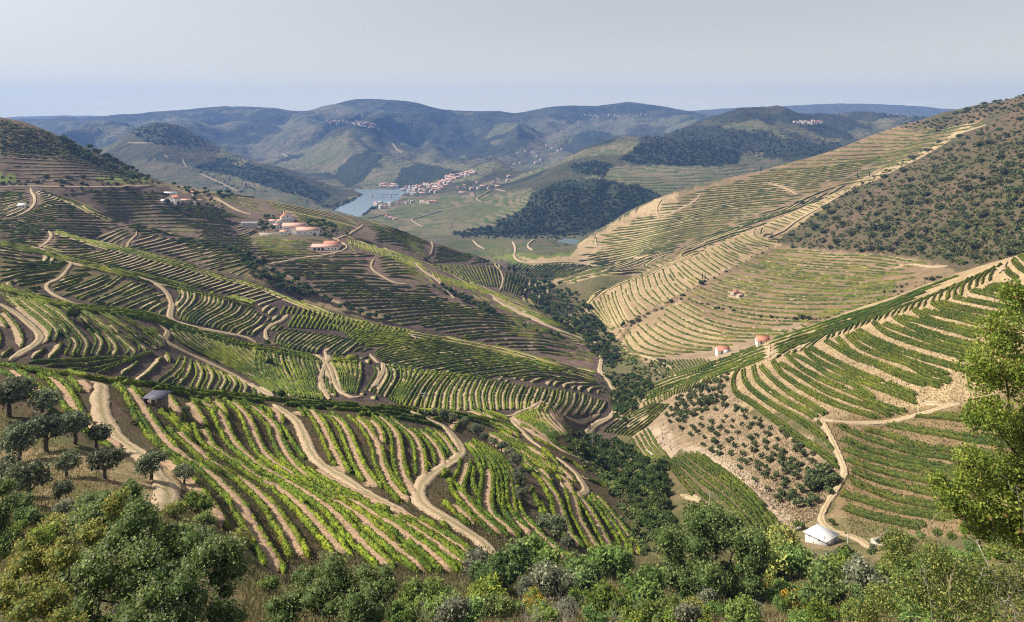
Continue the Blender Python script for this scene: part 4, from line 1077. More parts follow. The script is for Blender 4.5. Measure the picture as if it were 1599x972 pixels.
 ('hooksM', 'hooked rows over the right crest', 280, 460, 'tan', 's', [4, 4], ['1155 573,1180 560,1215 545', '1210 562,1235 545,1270 528', '1262 545,1285 528,1310 510']),
 ('hooksR', 'short hooked rows near the top of the right hill', 280, 460, 'tan', 's', [7, 7, 7], ['1290 532,1300 518,1318 506', '1352 508,1362 498,1385 486', '1420 486,1428 476,1445 466', '1500 465,1502 448,1515 436']),
 ('hooksT', 'last hooked rows on the right skyline', 280, 460, 'tan', 's', [6], ['1480 468,1482 458,1500 444', '1545 440,1548 428,1566 412']),
 ('creekfield', 'slanting rows beside the creek mouth', 300, 460, 'tan', 's', [8], ['942 676,968 656,1000 642,1022 630', '984 683,1005 670,1028 650,1044 632']),
 ('creekfield2', 'little rows on the creek mouth bank', 240, 420, 'tan', 's', [6], ['974 694,985 712,1000 727', '1011 671,1024 694,1044 718']),
]
R1ROWS = '''1154 576,1144 595,1150 616,1176 632,1204 653,1247 686,1275 704,1312 732
1160 578,1163 597,1182 617,1214 638,1251 659,1290 689,1307 710
1176 572,1180 591,1199 610,1232 631,1270 651,1297 682
1187 572,1204 591,1232 614,1261 631,1289 649
1206 565,1219 584,1247 604,1289 627,1322 640,1373 655
1217 569,1251 589,1289 612,1326 627,1364 640,1392 651
1229 556,1251 576,1289 597,1336 617,1373 634,1414 647
1238 554,1270 571,1298 589,1336 604,1364 625
1253 542,1270 561,1307 580,1354 601,1420 625,1434 630
1264 544,1298 563,1336 582,1383 601,1430 620
1289 533,1307 544,1336 561,1373 574,1420 595,1447 602
1307 529,1330 552,1364 567,1420 589,1470 605
1322 524,1345 544,1382 559,1420 571,1450 588,1485 598
1330 522,1354 535,1420 567,1480 588
1339 516,1364 531,1420 554,1485 573,1530 585
1364 504,1384 521,1431 539,1478 552,1530 565
1381 507,1412 519,1469 539,1530 552
1397 496,1422 511,1469 528,1525 542
1407 496,1450 507,1525 528
1427 485,1459 504,1525 519,1560 524
1439 487,1480 495,1530 508
1457 474,1478 487,1516 496,1560 506
1467 474,1512 485,1560 494
1491 466,1544 477,1600 488
1517 455,1562 466,1610 482
1536 453,1570 456,1610 464
1545 447,1580 450,1620 456
1566 416,1575 428,1587 436
1581 406,1590 418,1610 430
1592 400,1602 408,1620 418'''.split('\n')
T1ROWS = '''1308 664,1330 676,1360 688,1400 701,1440 711,1490 718,1600 740
1350 673,1390 683,1430 697,1490 706,1620 725
1385 664,1430 673,1500 684,1620 700
1400 657,1430 650,1500 655,1600 668
1315 687,1350 702,1400 716,1470 732,1600 758
1320 703,1360 718,1410 731,1480 744,1600 770
1323 719,1360 733,1410 746,1480 757,1560 775
1328 735,1370 752,1420 764,1490 778
1322 748,1350 763,1400 781,1460 792,1500 800
1310 772,1340 781,1380 793,1430 803,1480 812
1318 794,1350 806,1400 817,1440 826'''.split('\n')
QROWS = '''1047 722,1080 757,1110 786,1140 812,1160 832
1052 718,1090 750,1130 782,1160 810,1178 838
1060 714,1100 745,1140 776,1170 806,1190 845
1070 711,1110 740,1150 772,1180 806,1202 850
1078 710,1120 740,1160 775,1190 812,1214 852
1088 710,1130 742,1170 776,1200 812,1226 856
1098 714,1145 752,1185 790,1212 825,1236 860
1120 730,1165 764,1198 800,1220 832,1240 858
1042 726,1072 762,1104 796,1132 822'''.split('\n')
for i, s in enumerate(R1ROWS):
    for xy in world_run(P(s), 150, 400, 1.0):
        add_pair('right', xy, 'tan', '%s curving vine terrace up the right hill' % ordinal(i), 'vine rows wrapping the right hill')
for i, s in enumerate(T1ROWS):
    for xy in world_run(P(s), 130, 300, 0.8):
        add_pair('lowright', xy, 'red', '%s vine terrace of the lower right brown field' % ordinal(i), 'vine rows of the lower right field')
for i, s in enumerate(QROWS):
    for xy in world_run(P(s), 150, 330, 0.8):
        add_single('creekside', xy, 'near' if 0 else 'tan', '%s vine terrace from the creek below the olive grove' % ordinal(i), 'vine rows below the olive grove')
for key, phrase, d0, d1, sty, mode, ns, gs in FIELDS:
    G = [catmull(P(g), 6.0) for g in gs]
    G = [resample_n(g, 24) for g in G]
    idx = 0
    for gi, nseg in enumerate(ns):
        last = gi == len(ns) - 1
        for k in range(nseg + (1 if last else 0)):
            t = k / nseg
            t2 = t + random.uniform(-.12, .12) / nseg if 0 < t < 1 else t
            line = G[gi] * (1 - t2) + G[gi + 1] * t2
            if d0 > 500 and mode == 's':                       # uneven row ends
                a_, b_ = random.randint(0, 2), 24 - random.randint(0, 2)
                line = line[a_:b_]
            for _ri, xy in enumerate(world_run(line, d0, d1, step_for((d0 + d1) / 2), jump=0.12)):
                xy = resample_n(xy, max(3, int(np.linalg.norm(np.diff(xy, axis=0), axis=1).sum() / step_for(xy[:, 1].mean())) + 1))
                lab = '%s vine row of the %s' % (ordinal(idx), phrase) + ('' if _ri == 0 else ', %s piece' % ordinal(_ri)); grp = 'vine rows, ' + phrase
                if mode == 'p': add_pair(key, xy, sty, '%s terrace of the %s' % (ordinal(idx), phrase), grp)
                elif mode == 'v': add_row(xy, sty, lab, grp)
                else: add_single(key, xy, sty, lab, grp)
            idx += 1

def scatter_px(poly, n, dmin, dmax, mind, rng):
    """points spread over a pixel polygon, dropped on the ground, at least mind px apart"""
    poly = P(poly); lo = poly.min(0); hi = poly.max(0); pts = []
    tries = 0
    while len(pts) < n and tries < 60:
        tries += 1
        c = rng.uniform(lo, hi, (n * 2, 2)); c = c[inpoly(c[:, 0], c[:, 1], poly)]
        for q in c:
            if all((q[0] - r[0]) ** 2 + (q[1] - r[1]) ** 2 > mind ** 2 for r in pts[-400:]):
                pts.append(q)
                if len(pts) >= n: break
    pts = np.array(pts)
    w3 = hit3(pts[:, 0], pts[:, 1], dmin, dmax)
    ok = ~np.isnan(w3[:, 0])
    return pts[ok], w3[ok]


# fill what is left of the vineyards with rows that follow their neighbours and the contour
def fill_rows(polys, d0, d1, space, sty, key, where, seed, nseed=900, maxlen=90, minlen=14):
    cell = 1.5; X0, Y0 = -900.0, 80.0; W_, H_ = 1400, 960
    occ = np.zeros((W_, H_), bool); T = np.zeros((W_, H_, 2))
    def mark(xy, R):
        gx = ((xy[:, 0] - X0) / cell).astype(int); gy = ((xy[:, 1] - Y0) / cell).astype(int); r = int(math.ceil(R / cell))
        for dx in range(-r, r + 1):
            for dy in range(-r, r + 1):
                if dx * dx + dy * dy <= (R / cell) ** 2: occ[np.clip(gx + dx, 0, W_ - 1), np.clip(gy + dy, 0, H_ - 1)] = True
    for _, xy, st_, _, _ in ROWS:
        if xy[:, 1].min() > d1 * 1.2 or xy[:, 1].max() < d0 * .8: continue
        q = resample_n(xy, max(2, int(np.linalg.norm(np.diff(xy, axis=0), axis=1).sum() / 1.4)))
        mark(q, space * .8); t, _n2 = tangents(q); a2 = 2 * np.arctan2(t[:, 1], t[:, 0])
        gx = np.clip(((q[:, 0] - X0) / cell).astype(int), 0, W_ - 1); gy = np.clip(((q[:, 1] - Y0) / cell).astype(int), 0, H_ - 1)
        np.add.at(T[..., 0], (gx, gy), np.cos(a2)); np.add.at(T[..., 1], (gx, gy), np.sin(a2))
    for wd, a, b, lab, s_ in TRACKS:
        if b < d0 or a > d1: continue
        for q in world_run(P(s_), a, b, 1.5, jump=.14): mark(q, wd / 2 + space * .35)
    kx = np.fft.fftfreq(W_)[:, None]; ky = np.fft.fftfreq(H_)[None]; G_ = np.exp(-2 * (math.pi * 9.0) ** 2 * (kx ** 2 + ky ** 2))
    Tb = np.stack([np.fft.ifft2(np.fft.fft2(T[..., k]) * G_).real for k in (0, 1)], -1)
    rng = np.random.default_rng(seed); seeds = []
    for pl in polys:
        p_, w3 = scatter_px(pl, nseed, d0, d1, 1.5, rng); seeds.append(w3)
    S0 = np.vstack(seeds)[:, :2]; PL = [P(p) for p in polys]
    def direction(xy, prev):
        e = 1.5
        gx_ = zat(xy[:, 0] + e, xy[:, 1]) - zat(xy[:, 0] - e, xy[:, 1]); gy_ = zat(xy[:, 0], xy[:, 1] + e) - zat(xy[:, 0], xy[:, 1] - e)
        a2 = 2 * np.arctan2(-gx_, gy_)
        ix = np.clip(((xy[:, 0] - X0) / cell).astype(int), 0, W_ - 1); iy = np.clip(((xy[:, 1] - Y0) / cell).astype(int), 0, H_ - 1)
        tb = Tb[ix, iy] * 60 + .12 * np.stack([np.cos(a2), np.sin(a2)], 1)
        a = .5 * np.arctan2(tb[:, 1], tb[:, 0]); d = np.stack([np.cos(a), np.sin(a)], 1)
        if prev is not None: d *= np.sign((d * prev).sum(1) + 1e-9)[:, None]
        return d
    step = 1.6; nst = int(maxlen / step / 2); lines = {}
    for sg in (1, -1):
        xy = S0.copy(); d = direction(xy, None) * sg; out = [xy.copy()]
        for k in range(nst):
            d = direction(xy, d); xy = xy + d * step; out.append(xy.copy())
        lines[sg] = np.stack(out, 1)
    n_ = 0
    for i in range(len(S0)):
        full = np.vstack([lines[-1][i][::-1], lines[1][i][1:]]); mid_ = nst
        px = full[:, 0] / full[:, 1] * FPX + UC; py = VH - zat(full[:, 0], full[:, 1]) / full[:, 1] * FPX
        ok = np.zeros(len(full), bool)
        for pl in PL: ok |= inpoly(px, py, pl)
        ix = np.clip(((full[:, 0] - X0) / cell).astype(int), 0, W_ - 1); iy = np.clip(((full[:, 1] - Y0) / cell).astype(int), 0, H_ - 1)
        ok &= ~occ[ix, iy] & (full[:, 1] > d0) & (full[:, 1] < d1)
        if not ok[mid_]: continue
        a = mid_
        while a > 0 and ok[a - 1]: a -= 1
        b = mid_
        while b < len(full) - 1 and ok[b + 1]: b += 1
        if (b - a) * step < minlen: continue
        xy = full[a:b + 1]; mark(xy, space)
        D = xy[:, 1].mean(); xy = resample_n(xy, max(4, int((b - a) * step / step_for(D))))
        n_ += 1
        add_single(key, xy, sty, '%s short vine row, %s' % (ordinal(min(n_ - 1, 98)), where), 'short vine rows, ' + where)
    print('fill', where, n_)
fill_rows(['-40 440,150 470,300 505,400 535,560 555,700 575,760 585,900 620,950 640,900 655,780 640,700 632,560 625,430 617,300 603,150 582,0 560'], 240, 500, 2.5, 'dark', 'filldark', 'dark left spur', 301, 2200, 90, 8)
fill_rows(['-40 372,110 400,250 434,400 470,470 492,640 522,800 556,930 590,950 620,830 598,700 580,560 552,400 528,250 500,100 470,0 442'], 330, 640, 2.8, 'dark', 'fillmid', 'second and third ridges', 302, 2200, 90, 9)
fill_rows(['-40 300,50 300,180 345,330 375,390 405,400 440,290 412,160 380,0 374'], 480, 860, 3.3, 'dark', 'fillup', 'upper left slopes', 303, 1600, 90, 10)
fill_rows(['100 300,250 300,330 325,380 345,420 372,540 378,640 402,700 428,800 470,940 535,930 568,800 545,620 502,480 462,400 415,330 385,200 360'], 560, 1000, 3.8, 'face', 'fillface', 'winery hill', 304, 1800, 90, 12)
fill_rows(['560 345,700 388,830 425,870 450,840 480,780 455,690 412,580 372'], 780, 1150, 4.2, 'face', 'fillback', 'slopes behind the winery crest', 305, 1200, 100, 12)
fill_rows(['20 600,110 600,230 705,300 790,420 885,760 885,985 860,900 750,800 660,690 650,430 632,200 606,60 585', '730 640,800 650,900 735,985 860,930 850,840 740'], 90, 350, 2.5, 'near', 'fillnear', 'near vineyard', 306, 900, 60, 12)
fill_rows(['868 446,1000 428,1130 378,1250 328,1350 285,1500 205,1430 200,1250 290,1100 350,960 398'], 900, 1500, 6.5, 'far', 'fillfar', 'far terraced hill', 308, 1500, 160, 18)
fill_rows(['912 485,1030 422,1120 384,1220 342,1330 292,1300 330,1210 385,1110 435,985 500,958 540'], 640, 1150, 5.5, 'tan2', 'filltan', 'tan hill nose', 309, 900, 90, 14)
fill_rows(['958 545,1110 440,1212 388,1450 408,1400 480,1260 520,1050 560'], 520, 950, 5.2, 'tan2', 'filltan2', 'brown terraces', 310, 900, 120, 18)
fill_rows(['1060 580,1200 535,1400 472,1600 398,1600 600,1440 600,1290 640,1180 600'], 220, 470, 3.0, 'tan', 'fillright', 'right hill', 307, 900)

for key, parts in BENCH.items():
    v, f, c = merge(parts)
    tag(obj('terraces', mesh_np('terraces', v, f, M_BENCH, c)), kind='structure')

def hedge(xy, sty, rng):
    """bushy row of vines: irregular hull plus leaf cards near the camera"""
    S = STY[sty]; n = len(xy); D = xy[:, 1].mean()
    t, nrm = tangents(xy)
    prof = [(-.30, -.25), (-.52, .45), (-.30, .95), (.30, 1.0), (.52, .45), (.30, -.25)]
    if D > 420: prof = [(-.45, -.2), (-.42, .8), (.42, .8), (.45, -.2)]
    k = len(prof)
    jx = 0.36 if D < 260 else 0.24
    V = np.zeros((n, k, 3)); zb = zat(*xy.T) + ZC
    env = np.minimum(1, np.minimum(np.arange(n), np.arange(n)[::-1]) / 1.5 + 0.35)
    gap = np.where(fbm(xy[:, 0] / 3.5 + 7, xy[:, 1] / 3.5, 2) > 0.52, 0.45, 1.0)
    hsc = env * gap * (1 + 0.22 * fbm(xy[:, 0] / 2.1, xy[:, 1] / 2.1, 2))
    for j, (a, b) in enumerate(prof):
        o = a * S['hw'] * (1 + rng.normal(0, jx, n)) * env
        V[:, j, :2] = xy + nrm * o[:, None] + t * rng.normal(0, 0.12, n)[:, None]
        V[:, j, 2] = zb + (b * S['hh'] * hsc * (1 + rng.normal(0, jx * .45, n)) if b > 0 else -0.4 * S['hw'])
    a = (np.arange(n - 1)[:, None] * k + np.arange(k - 1)[None]).ravel()
    F = np.stack([a, a + 1, a + k + 1, a + k], 1)
    ca, cb = np.array(S['a']), np.array(S['b'])
    mixf = np.clip(0.38 + 0.55 * fbm(xy[:, 0] / 14, xy[:, 1] / 14, 2)[:, None] + rng.normal(0, .26, (n, k)), 0, 1.15)
    Cc = ca * (1 - mixf[..., None]) + cb * mixf[..., None]
    Cc *= np.array([.8, .95, 1.1, 1.1, .95, .8] if k == 6 else [.85, 1.1, 1.1, .85])[None, :, None]  # sunlit tops and shaded feet of the hull put into the colour
    rust = (rng.random((n, k)) < 0.02)
    Cc[rust] = (.20, .12, .03)
    V = V.reshape(-1, 3); Cc = Cc.reshape(-1, 3)
    if D < 300:
        L = np.linalg.norm(np.diff(xy, axis=0), axis=1).sum()
        m = int(L * (15.0 if D < 190 else 7.0))
        i = rng.integers(0, n, m); ang = rng.random(m) * math.pi
        px = np.cos(ang) * S['hw'] * .58; pz = (0.25 + 0.8 * np.sin(ang)) * S['hh'] * hsc[i]
        c0 = np.c_[xy[i] + nrm[i] * px[:, None] + t[i] * rng.normal(0, .35, m)[:, None], zb[i] + pz]
        lv, lf = leaf_quads(c0, 0.16 if D < 190 else 0.22, rng)
        mf = np.clip(rng.normal(.45, .35, m), 0, 1.25)[:, None]
        lc = np.repeat(ca * (1 - mf) + cb * mf, 4, 0)
        F = np.vstack([F, lf + len(V)]); V = np.vstack([V, lv]); Cc = np.vstack([Cc, lc])
    return V, F, Cc

def leaf_quads(c, size, rng, flat=0.0):
    m = len(c)
    a = rng.normal(0, 1, (m, 3)); a /= np.linalg.norm(a, axis=1)[:, None]
    b = rng.normal(0, 1, (m, 3)); b -= a * (a * b).sum(1)[:, None]; b /= np.linalg.norm(b, axis=1)[:, None]
    s = size * rng.uniform(.6, 1.4, (m, 1))
    a = a * s; b = b * s * 0.75
    V = np.stack([c - a, c - b * .9, c + a, c + b * .9], 1).reshape(-1, 3)
    return V, np.arange(m * 4).reshape(m, 4)

# keep the vines off the tracks and away from sheds and houses
_oc = np.zeros((1400, 960), bool)
for wd, a, b, lab, s_ in TRACKS:
    if a > 1300: continue
    for q in world_run(P(s_), a, b, 1.0, jump=.14):
        r_ = wd / 2 + .5
        for dx in np.arange(-r_, r_ + .1, 1.0):
            for dy in np.arange(-r_, r_ + .1, 1.0):
                if dx * dx + dy * dy <= r_ * r_:
                    _oc[np.clip(((q[:, 0] + dx + 900) / 1.5).astype(int), 0, 1399), np.clip(((q[:, 1] + dy - 80) / 1.5).astype(int), 0, 959)] = True
CLEAR = [(239, 632, 22, 10, 150, 260), (466, 362, 40, 12, 700, 1000), (446, 342, 16, 10, 700, 1000), (388, 354, 18, 7, 700, 1000), (510, 388, 26, 7, 650, 950), (1129, 549, 14, 8, 430, 620), (1191, 533, 12, 8, 360, 620), (1150, 461, 14, 7, 600, 900), (285, 315, 36, 8, 780, 1200), (1283, 845, 36, 26, 150, 260), (430, 352, 14, 8, 700, 1000)]
_new = []
for sc_, xy, sty, label, group in ROWS:
    keep = ~_oc[np.clip(((xy[:, 0] + 900) / 1.5).astype(int), 0, 1399), np.clip(((xy[:, 1] - 80) / 1.5).astype(int), 0, 959)]
    px = xy[:, 0] / xy[:, 1] * FPX + UC; py = VH - zat(xy[:, 0], xy[:, 1]) / xy[:, 1] * FPX
    for u_, v_, a_, b_, d0, d1 in CLEAR: keep &= ~((((px - u_) / a_) ** 2 + ((py - v_) / b_) ** 2 < 1) & (xy[:, 1] > d0) & (xy[:, 1] < d1))
    idx = np.flatnonzero(keep)
    runs = [r for r in np.split(idx, np.flatnonzero(np.diff(idx) > 1) + 1) if len(r) >= 4] if len(idx) else []
    for j, r in enumerate(runs): _new.append((sc_ * len(r) / len(xy), xy[r], sty, label + ('' if len(runs) == 1 else ', %s part' % ordinal(j)), group))
ROWS = _new
ROWS.sort(key=lambda r: -r[0])
print('rows', len(ROWS))
rest = []
for i, (sc_, xy, sty, label, group) in enumerate(ROWS):
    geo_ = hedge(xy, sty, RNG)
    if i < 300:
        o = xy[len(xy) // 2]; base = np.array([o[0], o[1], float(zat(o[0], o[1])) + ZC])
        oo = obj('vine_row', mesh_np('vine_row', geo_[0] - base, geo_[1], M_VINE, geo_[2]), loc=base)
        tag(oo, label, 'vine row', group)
    else:
        rest.append(geo_)
v, f, c = merge(rest)
tag(obj('vine_rows', mesh_np('vine_rows', v, f, M_VINE, c)), label='thin distant vine rows on the terraces', kind='stuff')
print('vine faces', len(f))

# ------------------------------------------------------------------ plants
def tube(pts, r0, r1, sides=6):
    pts = np.asarray(pts, float); n = len(pts)
    t = np.gradient(pts, axis=0); t /= np.maximum(np.linalg.norm(t, axis=1), 1e-6)[:, None]
    up = np.array([0.31, 0.17, 0.93]) if abs(t[0][2]) < .9 else np.array([1., 0, 0])
    a = np.cross(t, up); a /= np.linalg.norm(a, axis=1)[:, None]; b = np.cross(t, a)
    r = np.linspace(r0, r1, n)[:, None, None]
    ang = np.arange(sides) / sides * 2 * math.pi
    V = pts[:, None] + r * (np.cos(ang)[None, :, None] * a[:, None] + np.sin(ang)[None, :, None] * b[:, None])
    i = np.arange(n - 1)[:, None] * sides; j = np.arange(sides)[None]; j2 = (j + 1) % sides
    F = np.stack([(i + j).ravel(), (i + j2).ravel(), (i + sides + j2).ravel(), (i + sides + j).ravel()], 1)
    return V.reshape(-1, 3), F

def merge2(parts):
    V, F, o = [], [], 0
    for v, f in parts: V.append(v); F.append(f + o); o += len(v)
    return np.vstack(V), np.vstack(F)

def limb(a, b, r0, r1, rng, bend=0.12, n=6, sides=6):
    a = np.array(a, float); b = np.array(b, float); L = np.linalg.norm(b - a)
    p = np.linspace(0, 1, n)[:, None] * (b - a) + a
    p[1:-1] += rng.normal(0, bend * L * .35, (n - 2, 3))
    p[1:-1, 2] += L * bend * .5
    return tube(p, r0, r1, sides)

def foliage(clumps, nleaf, size, ca, cb, rng, hull=True, accent=None, updir=0.35):
    """leaf cards spread over the outer part of each clump; clumps (x, y, z, rx, ry, rz)"""
    cl = np.array(clumps, float); vol = (cl[:, 3] * cl[:, 4] + cl[:, 3] * cl[:, 5]); pr = vol / vol.sum()
    idx = rng.choice(len(cl), nleaf, p=pr)
    d = rng.normal(0, 1, (nleaf, 3)); d[:, 2] += updir; d /= np.linalg.norm(d, axis=1)[:, None]
    tone = rng.normal(0, .22, len(cl))[idx]
    bump = 1 + 0.22 * np.sin(d[:, 0] * 5 + idx) * np.cos(d[:, 1] * 5 - idx * 2) + 0.12 * np.sin(d[:, 2] * 9 + idx)
    rr = bump * (0.62 + 0.42 * rng.random(nleaf) ** 0.6)
    c = cl[idx, :3] + d * cl[idx, 3:6] * rr[:, None]
    V, F = leaf_quads(c, size, rng)
    mf = np.clip(0.5 + tone + rng.normal(0, .28, nleaf), 0, 1.2)[:, None]
    col = np.array(ca) * (1 - mf) + np.array(cb) * mf
    if accent is not None:
        k = rng.random(nleaf) < accent[1]; col[k] = np.array(accent[0]) * rng.uniform(.7, 1.2, (k.sum(), 1))
    col = np.repeat(col, 4, 0)
    if hull:
        for q in cl:
            th = np.linspace(0, math.pi, 6)[:, None]; ph = np.arange(8)[None] / 8 * 2 * math.pi
            r = 0.66 * (1 + rng.normal(0, .09, (6, 8)))
            hv = np.stack([np.sin(th) * np.cos(ph) * r * q[3] + q[0], np.sin(th) * np.sin(ph) * r * q[4] + q[1], np.cos(th) * r * q[5] + q[2]], -1).reshape(-1, 3)
            i = np.arange(5)[:, None] * 8; j = np.arange(8)[None]; j2 = (j + 1) % 8
            hf = np.stack([(i + j).ravel(), (i + 8 + j).ravel(), (i + 8 + j2).ravel(), (i + j2).ravel()], 1)
            F = np.vstack([F, hf + len(V)]); V = np.vstack([V, hv])
            col = np.vstack([col, np.repeat(np.array(ca)[None] * .9, len(hv), 0)])
    return V, F, col

def rand_clumps(rng, n, R, H, z0, r=(.35, .55), flat=.8):
    out = []
    for k in range(n):
        a = rng.random() * 6.283; q = math.sqrt(rng.random()) * .62 * R
        rr = rng.uniform(*r) * R
        out.append((math.cos(a) * q, math.sin(a) * q, z0 + H * (.3 + .5 * rng.random()) * (1 - .25 * (q / R) ** 2), rr, rr, rr * flat))
    return out

GREENS = dict(
 olive=((.11, .13, .065), (.22, .245, .15)),
 oak=((0.081, 0.138, 0.033), (0.288, 0.35, 0.125)),
 creek=((.042, .075, .022), (.13, .18, .045)),
 creek2=((.075, .11, .03), (.16, .21, .06)),
 maquis=((.050, .068, .024), (.14, .155, .055)),
 maquis2=((.085, .092, .032), (.17, .17, .06)),
 fresh=((0.095, 0.162, 0.027), (0.27, 0.331, 0.054)),
 yellow=((.20, .18, .03), (.40, .33, .04)),
 olivef=((.07, .095, .036), (.17, .20, .09)),
 shrubg=((0.125, 0.194, 0.044), (0.3, 0.375, 0.1)),
 wood=((.016, .028, .018), (.046, .068, .028)),
 ochre=((0.138, 0.178, 0.04), (0.414, 0.391, 0.115)),
 grey=((0.138, 0.155, 0.092), (0.299, 0.31, 0.218)),
)
PROTO = {}
def proto(kind, k, R, H, trunk_h, nclump, nleaf, leaf, pal, trunk_r=.16, accent=None, hull=True):
    """unit plant prototypes kept as mesh pairs (trunk, crown)"""
    key = (kind, k)
    if key in PROTO: return PROTO[key]
    rng = np.random.default_rng(abs(hash_(kind)) + k)
    cl = rand_clumps(rng, nclump, R, H, trunk_h * .8)
    ca, cb = GREENS[pal]
    cv = foliage(cl, nleaf, leaf, ca, cb, rng, accent=accent, hull=hull)
    crown = mesh_np(kind + '_crown', cv[0], cv[1], M_BUSH, cv[2])
    parts = [limb((0, 0, -.5), (rng.normal(0, .1), rng.normal(0, .1), trunk_h), trunk_r * 1.4, trunk_r, rng, .08)]
    for q in cl[:5]:
        parts.append(limb((0, 0, trunk_h * .8), (q[0] * .8, q[1] * .8, q[2]), trunk_r * .7, trunk_r * .2, rng, .1, 4, 4))
    tv = merge2(parts)
    trunk = mesh_np(kind + '_trunk', tv[0], tv[1], M_BARK)
    PROTO[key] = (trunk, crown)
    return PROTO[key]
def hash_(s): return sum(ord(c) * (i + 3) for i, c in enumerate(s))

def plant_tree(name, pr, loc, rz, sc, label, cat, group=None):
    e = empty(name, loc, rz); e.scale = sc if hasattr(sc, '__len__') else (sc, sc, sc)
    tag(e, label, cat, group)
    obj('trunk', pr[0], e); obj('crown', pr[1], e)
    return e
def plant_bush(name, pr, loc, rz, sc, label, cat, group=None):
    o = obj(name, pr[1], None, loc, rz, sc if hasattr(sc, '__len__') else (sc, sc, sc))
    return tag(o, label, cat, group)

def zone(p, poly):
    lo = poly.min(0); hi = poly.max(0); a = (p - lo) / (hi - lo)
    v = 'top' if a[1] < .25 else 'upper' if a[1] < .5 else 'lower' if a[1] < .75 else 'bottom'
    h = 'far left' if a[0] < .2 else 'left' if a[0] < .4 else 'middle' if a[0] < .6 else 'right' if a[0] < .8 else 'far right'
    return v + ' ' + h
SIZEW = ['tiny', 'small', 'medium', 'large', 'very large']
FORMW = ['round', 'spreading', 'lopsided', 'bushy', 'ragged']
def scatter_plants(name, cat, adj, where, poly, n, dmin, dmax, mind, kinds, size, seed, bush=False, group=None, sink=.15, limit=400):
    rng = np.random.default_rng(seed); pl = P(poly)
    pts, w3 = scatter_px(poly, n, dmin, dmax, mind, rng)
    order = np.argsort(w3[:, 1]); rest_ = []
    zs = [zone(p, pl) for p in pts]
    shown = set(order[:limit].tolist())
    rank = {}
    for z in set(zs):
        for r_, i in enumerate(sorted([i for i in range(len(zs)) if zs[i] == z and i in shown], key=lambda i: pts[i][0])): rank[i] = r_
    for c, i in enumerate(order):
        pr = kinds[rng.integers(len(kinds))]
        s = rng.uniform(*size) * (1 if rng.random() < .8 else 1.3)
        loc = (w3[i, 0], w3[i, 1], w3[i, 2] - sink * s); rz = rng.random() * 6.28
        sc = (s, s * rng.uniform(.85, 1.15), s * rng.uniform(.8, 1.15))
        if c < limit:
            lab = '%s %s %s from left, %s, %s' % (ordinal(rank[i]), adj, cat, zs[i], where)
            (plant_bush if bush else plant_tree)(name, pr, loc, rz, sc, lab, cat, group or (cat + ('es' if cat == 'bush' else 's') + ' of the ' + where))
        else: rest_.append((pr[1], loc, rz, sc))
    return rest_

def join_instances(name, lst, label, mat=M_BUSH):
    cache = {}; V, F, Cc, o = [], [], [], 0
    for me, loc, rz, sc in lst:
        if me.name not in cache:
            a = np.zeros(len(me.vertices) * 3, np.float32); me.vertices.foreach_get('co', a)
            f = np.zeros(len(me.loops), np.int32); me.loops.foreach_get('vertex_index', f)
            c = np.zeros(len(me.vertices) * 4, np.float32); me.attributes['col'].data.foreach_get('color', c)
            cache[me.name] = (a.reshape(-1, 3), f.reshape(-1, 4), c.reshape(-1, 4)[:, :3])
        a, f, c = cache[me.name]
        cs, sn = math.cos(rz), math.sin(rz); a = a * np.array(sc)
        V.append(np.stack([a[:, 0] * cs - a[:, 1] * sn, a[:, 0] * sn + a[:, 1] * cs, a[:, 2]], 1) + np.array(loc))
        F.append(f + o); o += len(a); Cc.append(c * random.uniform(.75, 1.3))
    return tag(obj(name, mesh_np(name, np.vstack(V), np.vstack(F), mat, np.vstack(Cc))), label=label, kind='stuff')

# prototype sets
OLIVE_N = [proto('olive_near', k, 2.3, 2.6, 1.5, 8, 1500, .17, 'olive', .2) for k in range(4)]
OLIVE_F = [proto('olive_far', k, 1.8, 2.0, .6, 5, 260, .26, 'olivef', .12) for k in range(4)]
CREEK = [proto('creek_dark', k, 3.4, 4.4, 1.5, 8, 620, .42, 'creek', .2) for k in range(4)]
CREEK2 = [proto('creek_light', k, 3.0, 3.2, 1.0, 7, 520, .38, 'creek2', .15) for k in range(3)]
SCRUB = [proto('scrub_dark', k, 3.2, 2.6, .3, 6, 170, .62, 'maquis', .12) for k in range(4)]
SCRUBL = [proto('scrub_low', k, 2.4, 1.7, .2, 4, 24, 1.0, ('maquis', 'maquis2', 'creek2')[k % 3], .12, hull=False) for k in range(6)]
SCRUB2 = [proto('scrub_light', k, 2.6, 2.0, .3, 5, 130, .55, 'maquis2', .12) for k in range(3)]
WOODP = [proto('wood_far', k, 4.2, 4.5, .5, 3, 26, 1.9, 'wood', .2, hull=False) for k in range(4)]
SHRUBN = [proto('near_shrub', k, 2.0, 1.9, .4, 7, 1500, .10, p_, .06) for k, p_ in enumerate(('shrubg', 'oak', 'fresh', 'grey', 'ochre'))]
YELLOWB = [proto('yellow_shrub', 0, 1.8, 1.5, .3, 6, 1400, .10, 'yellow', .06)]
ORANGEB = [proto('orange_shrub', 0, 1.8, 1.5, .3, 6, 1400, .10, 'fresh', .06, accent=((.42, .24, .03), .55))]

def at(u, v, D): return np.array([(u - UC) / FPX * D, D, ZC - (v - VH) / FPX * D])
def ground(u, v, dmin=0, dmax=1e9): return hit3([u], [v], dmin, dmax)[0]

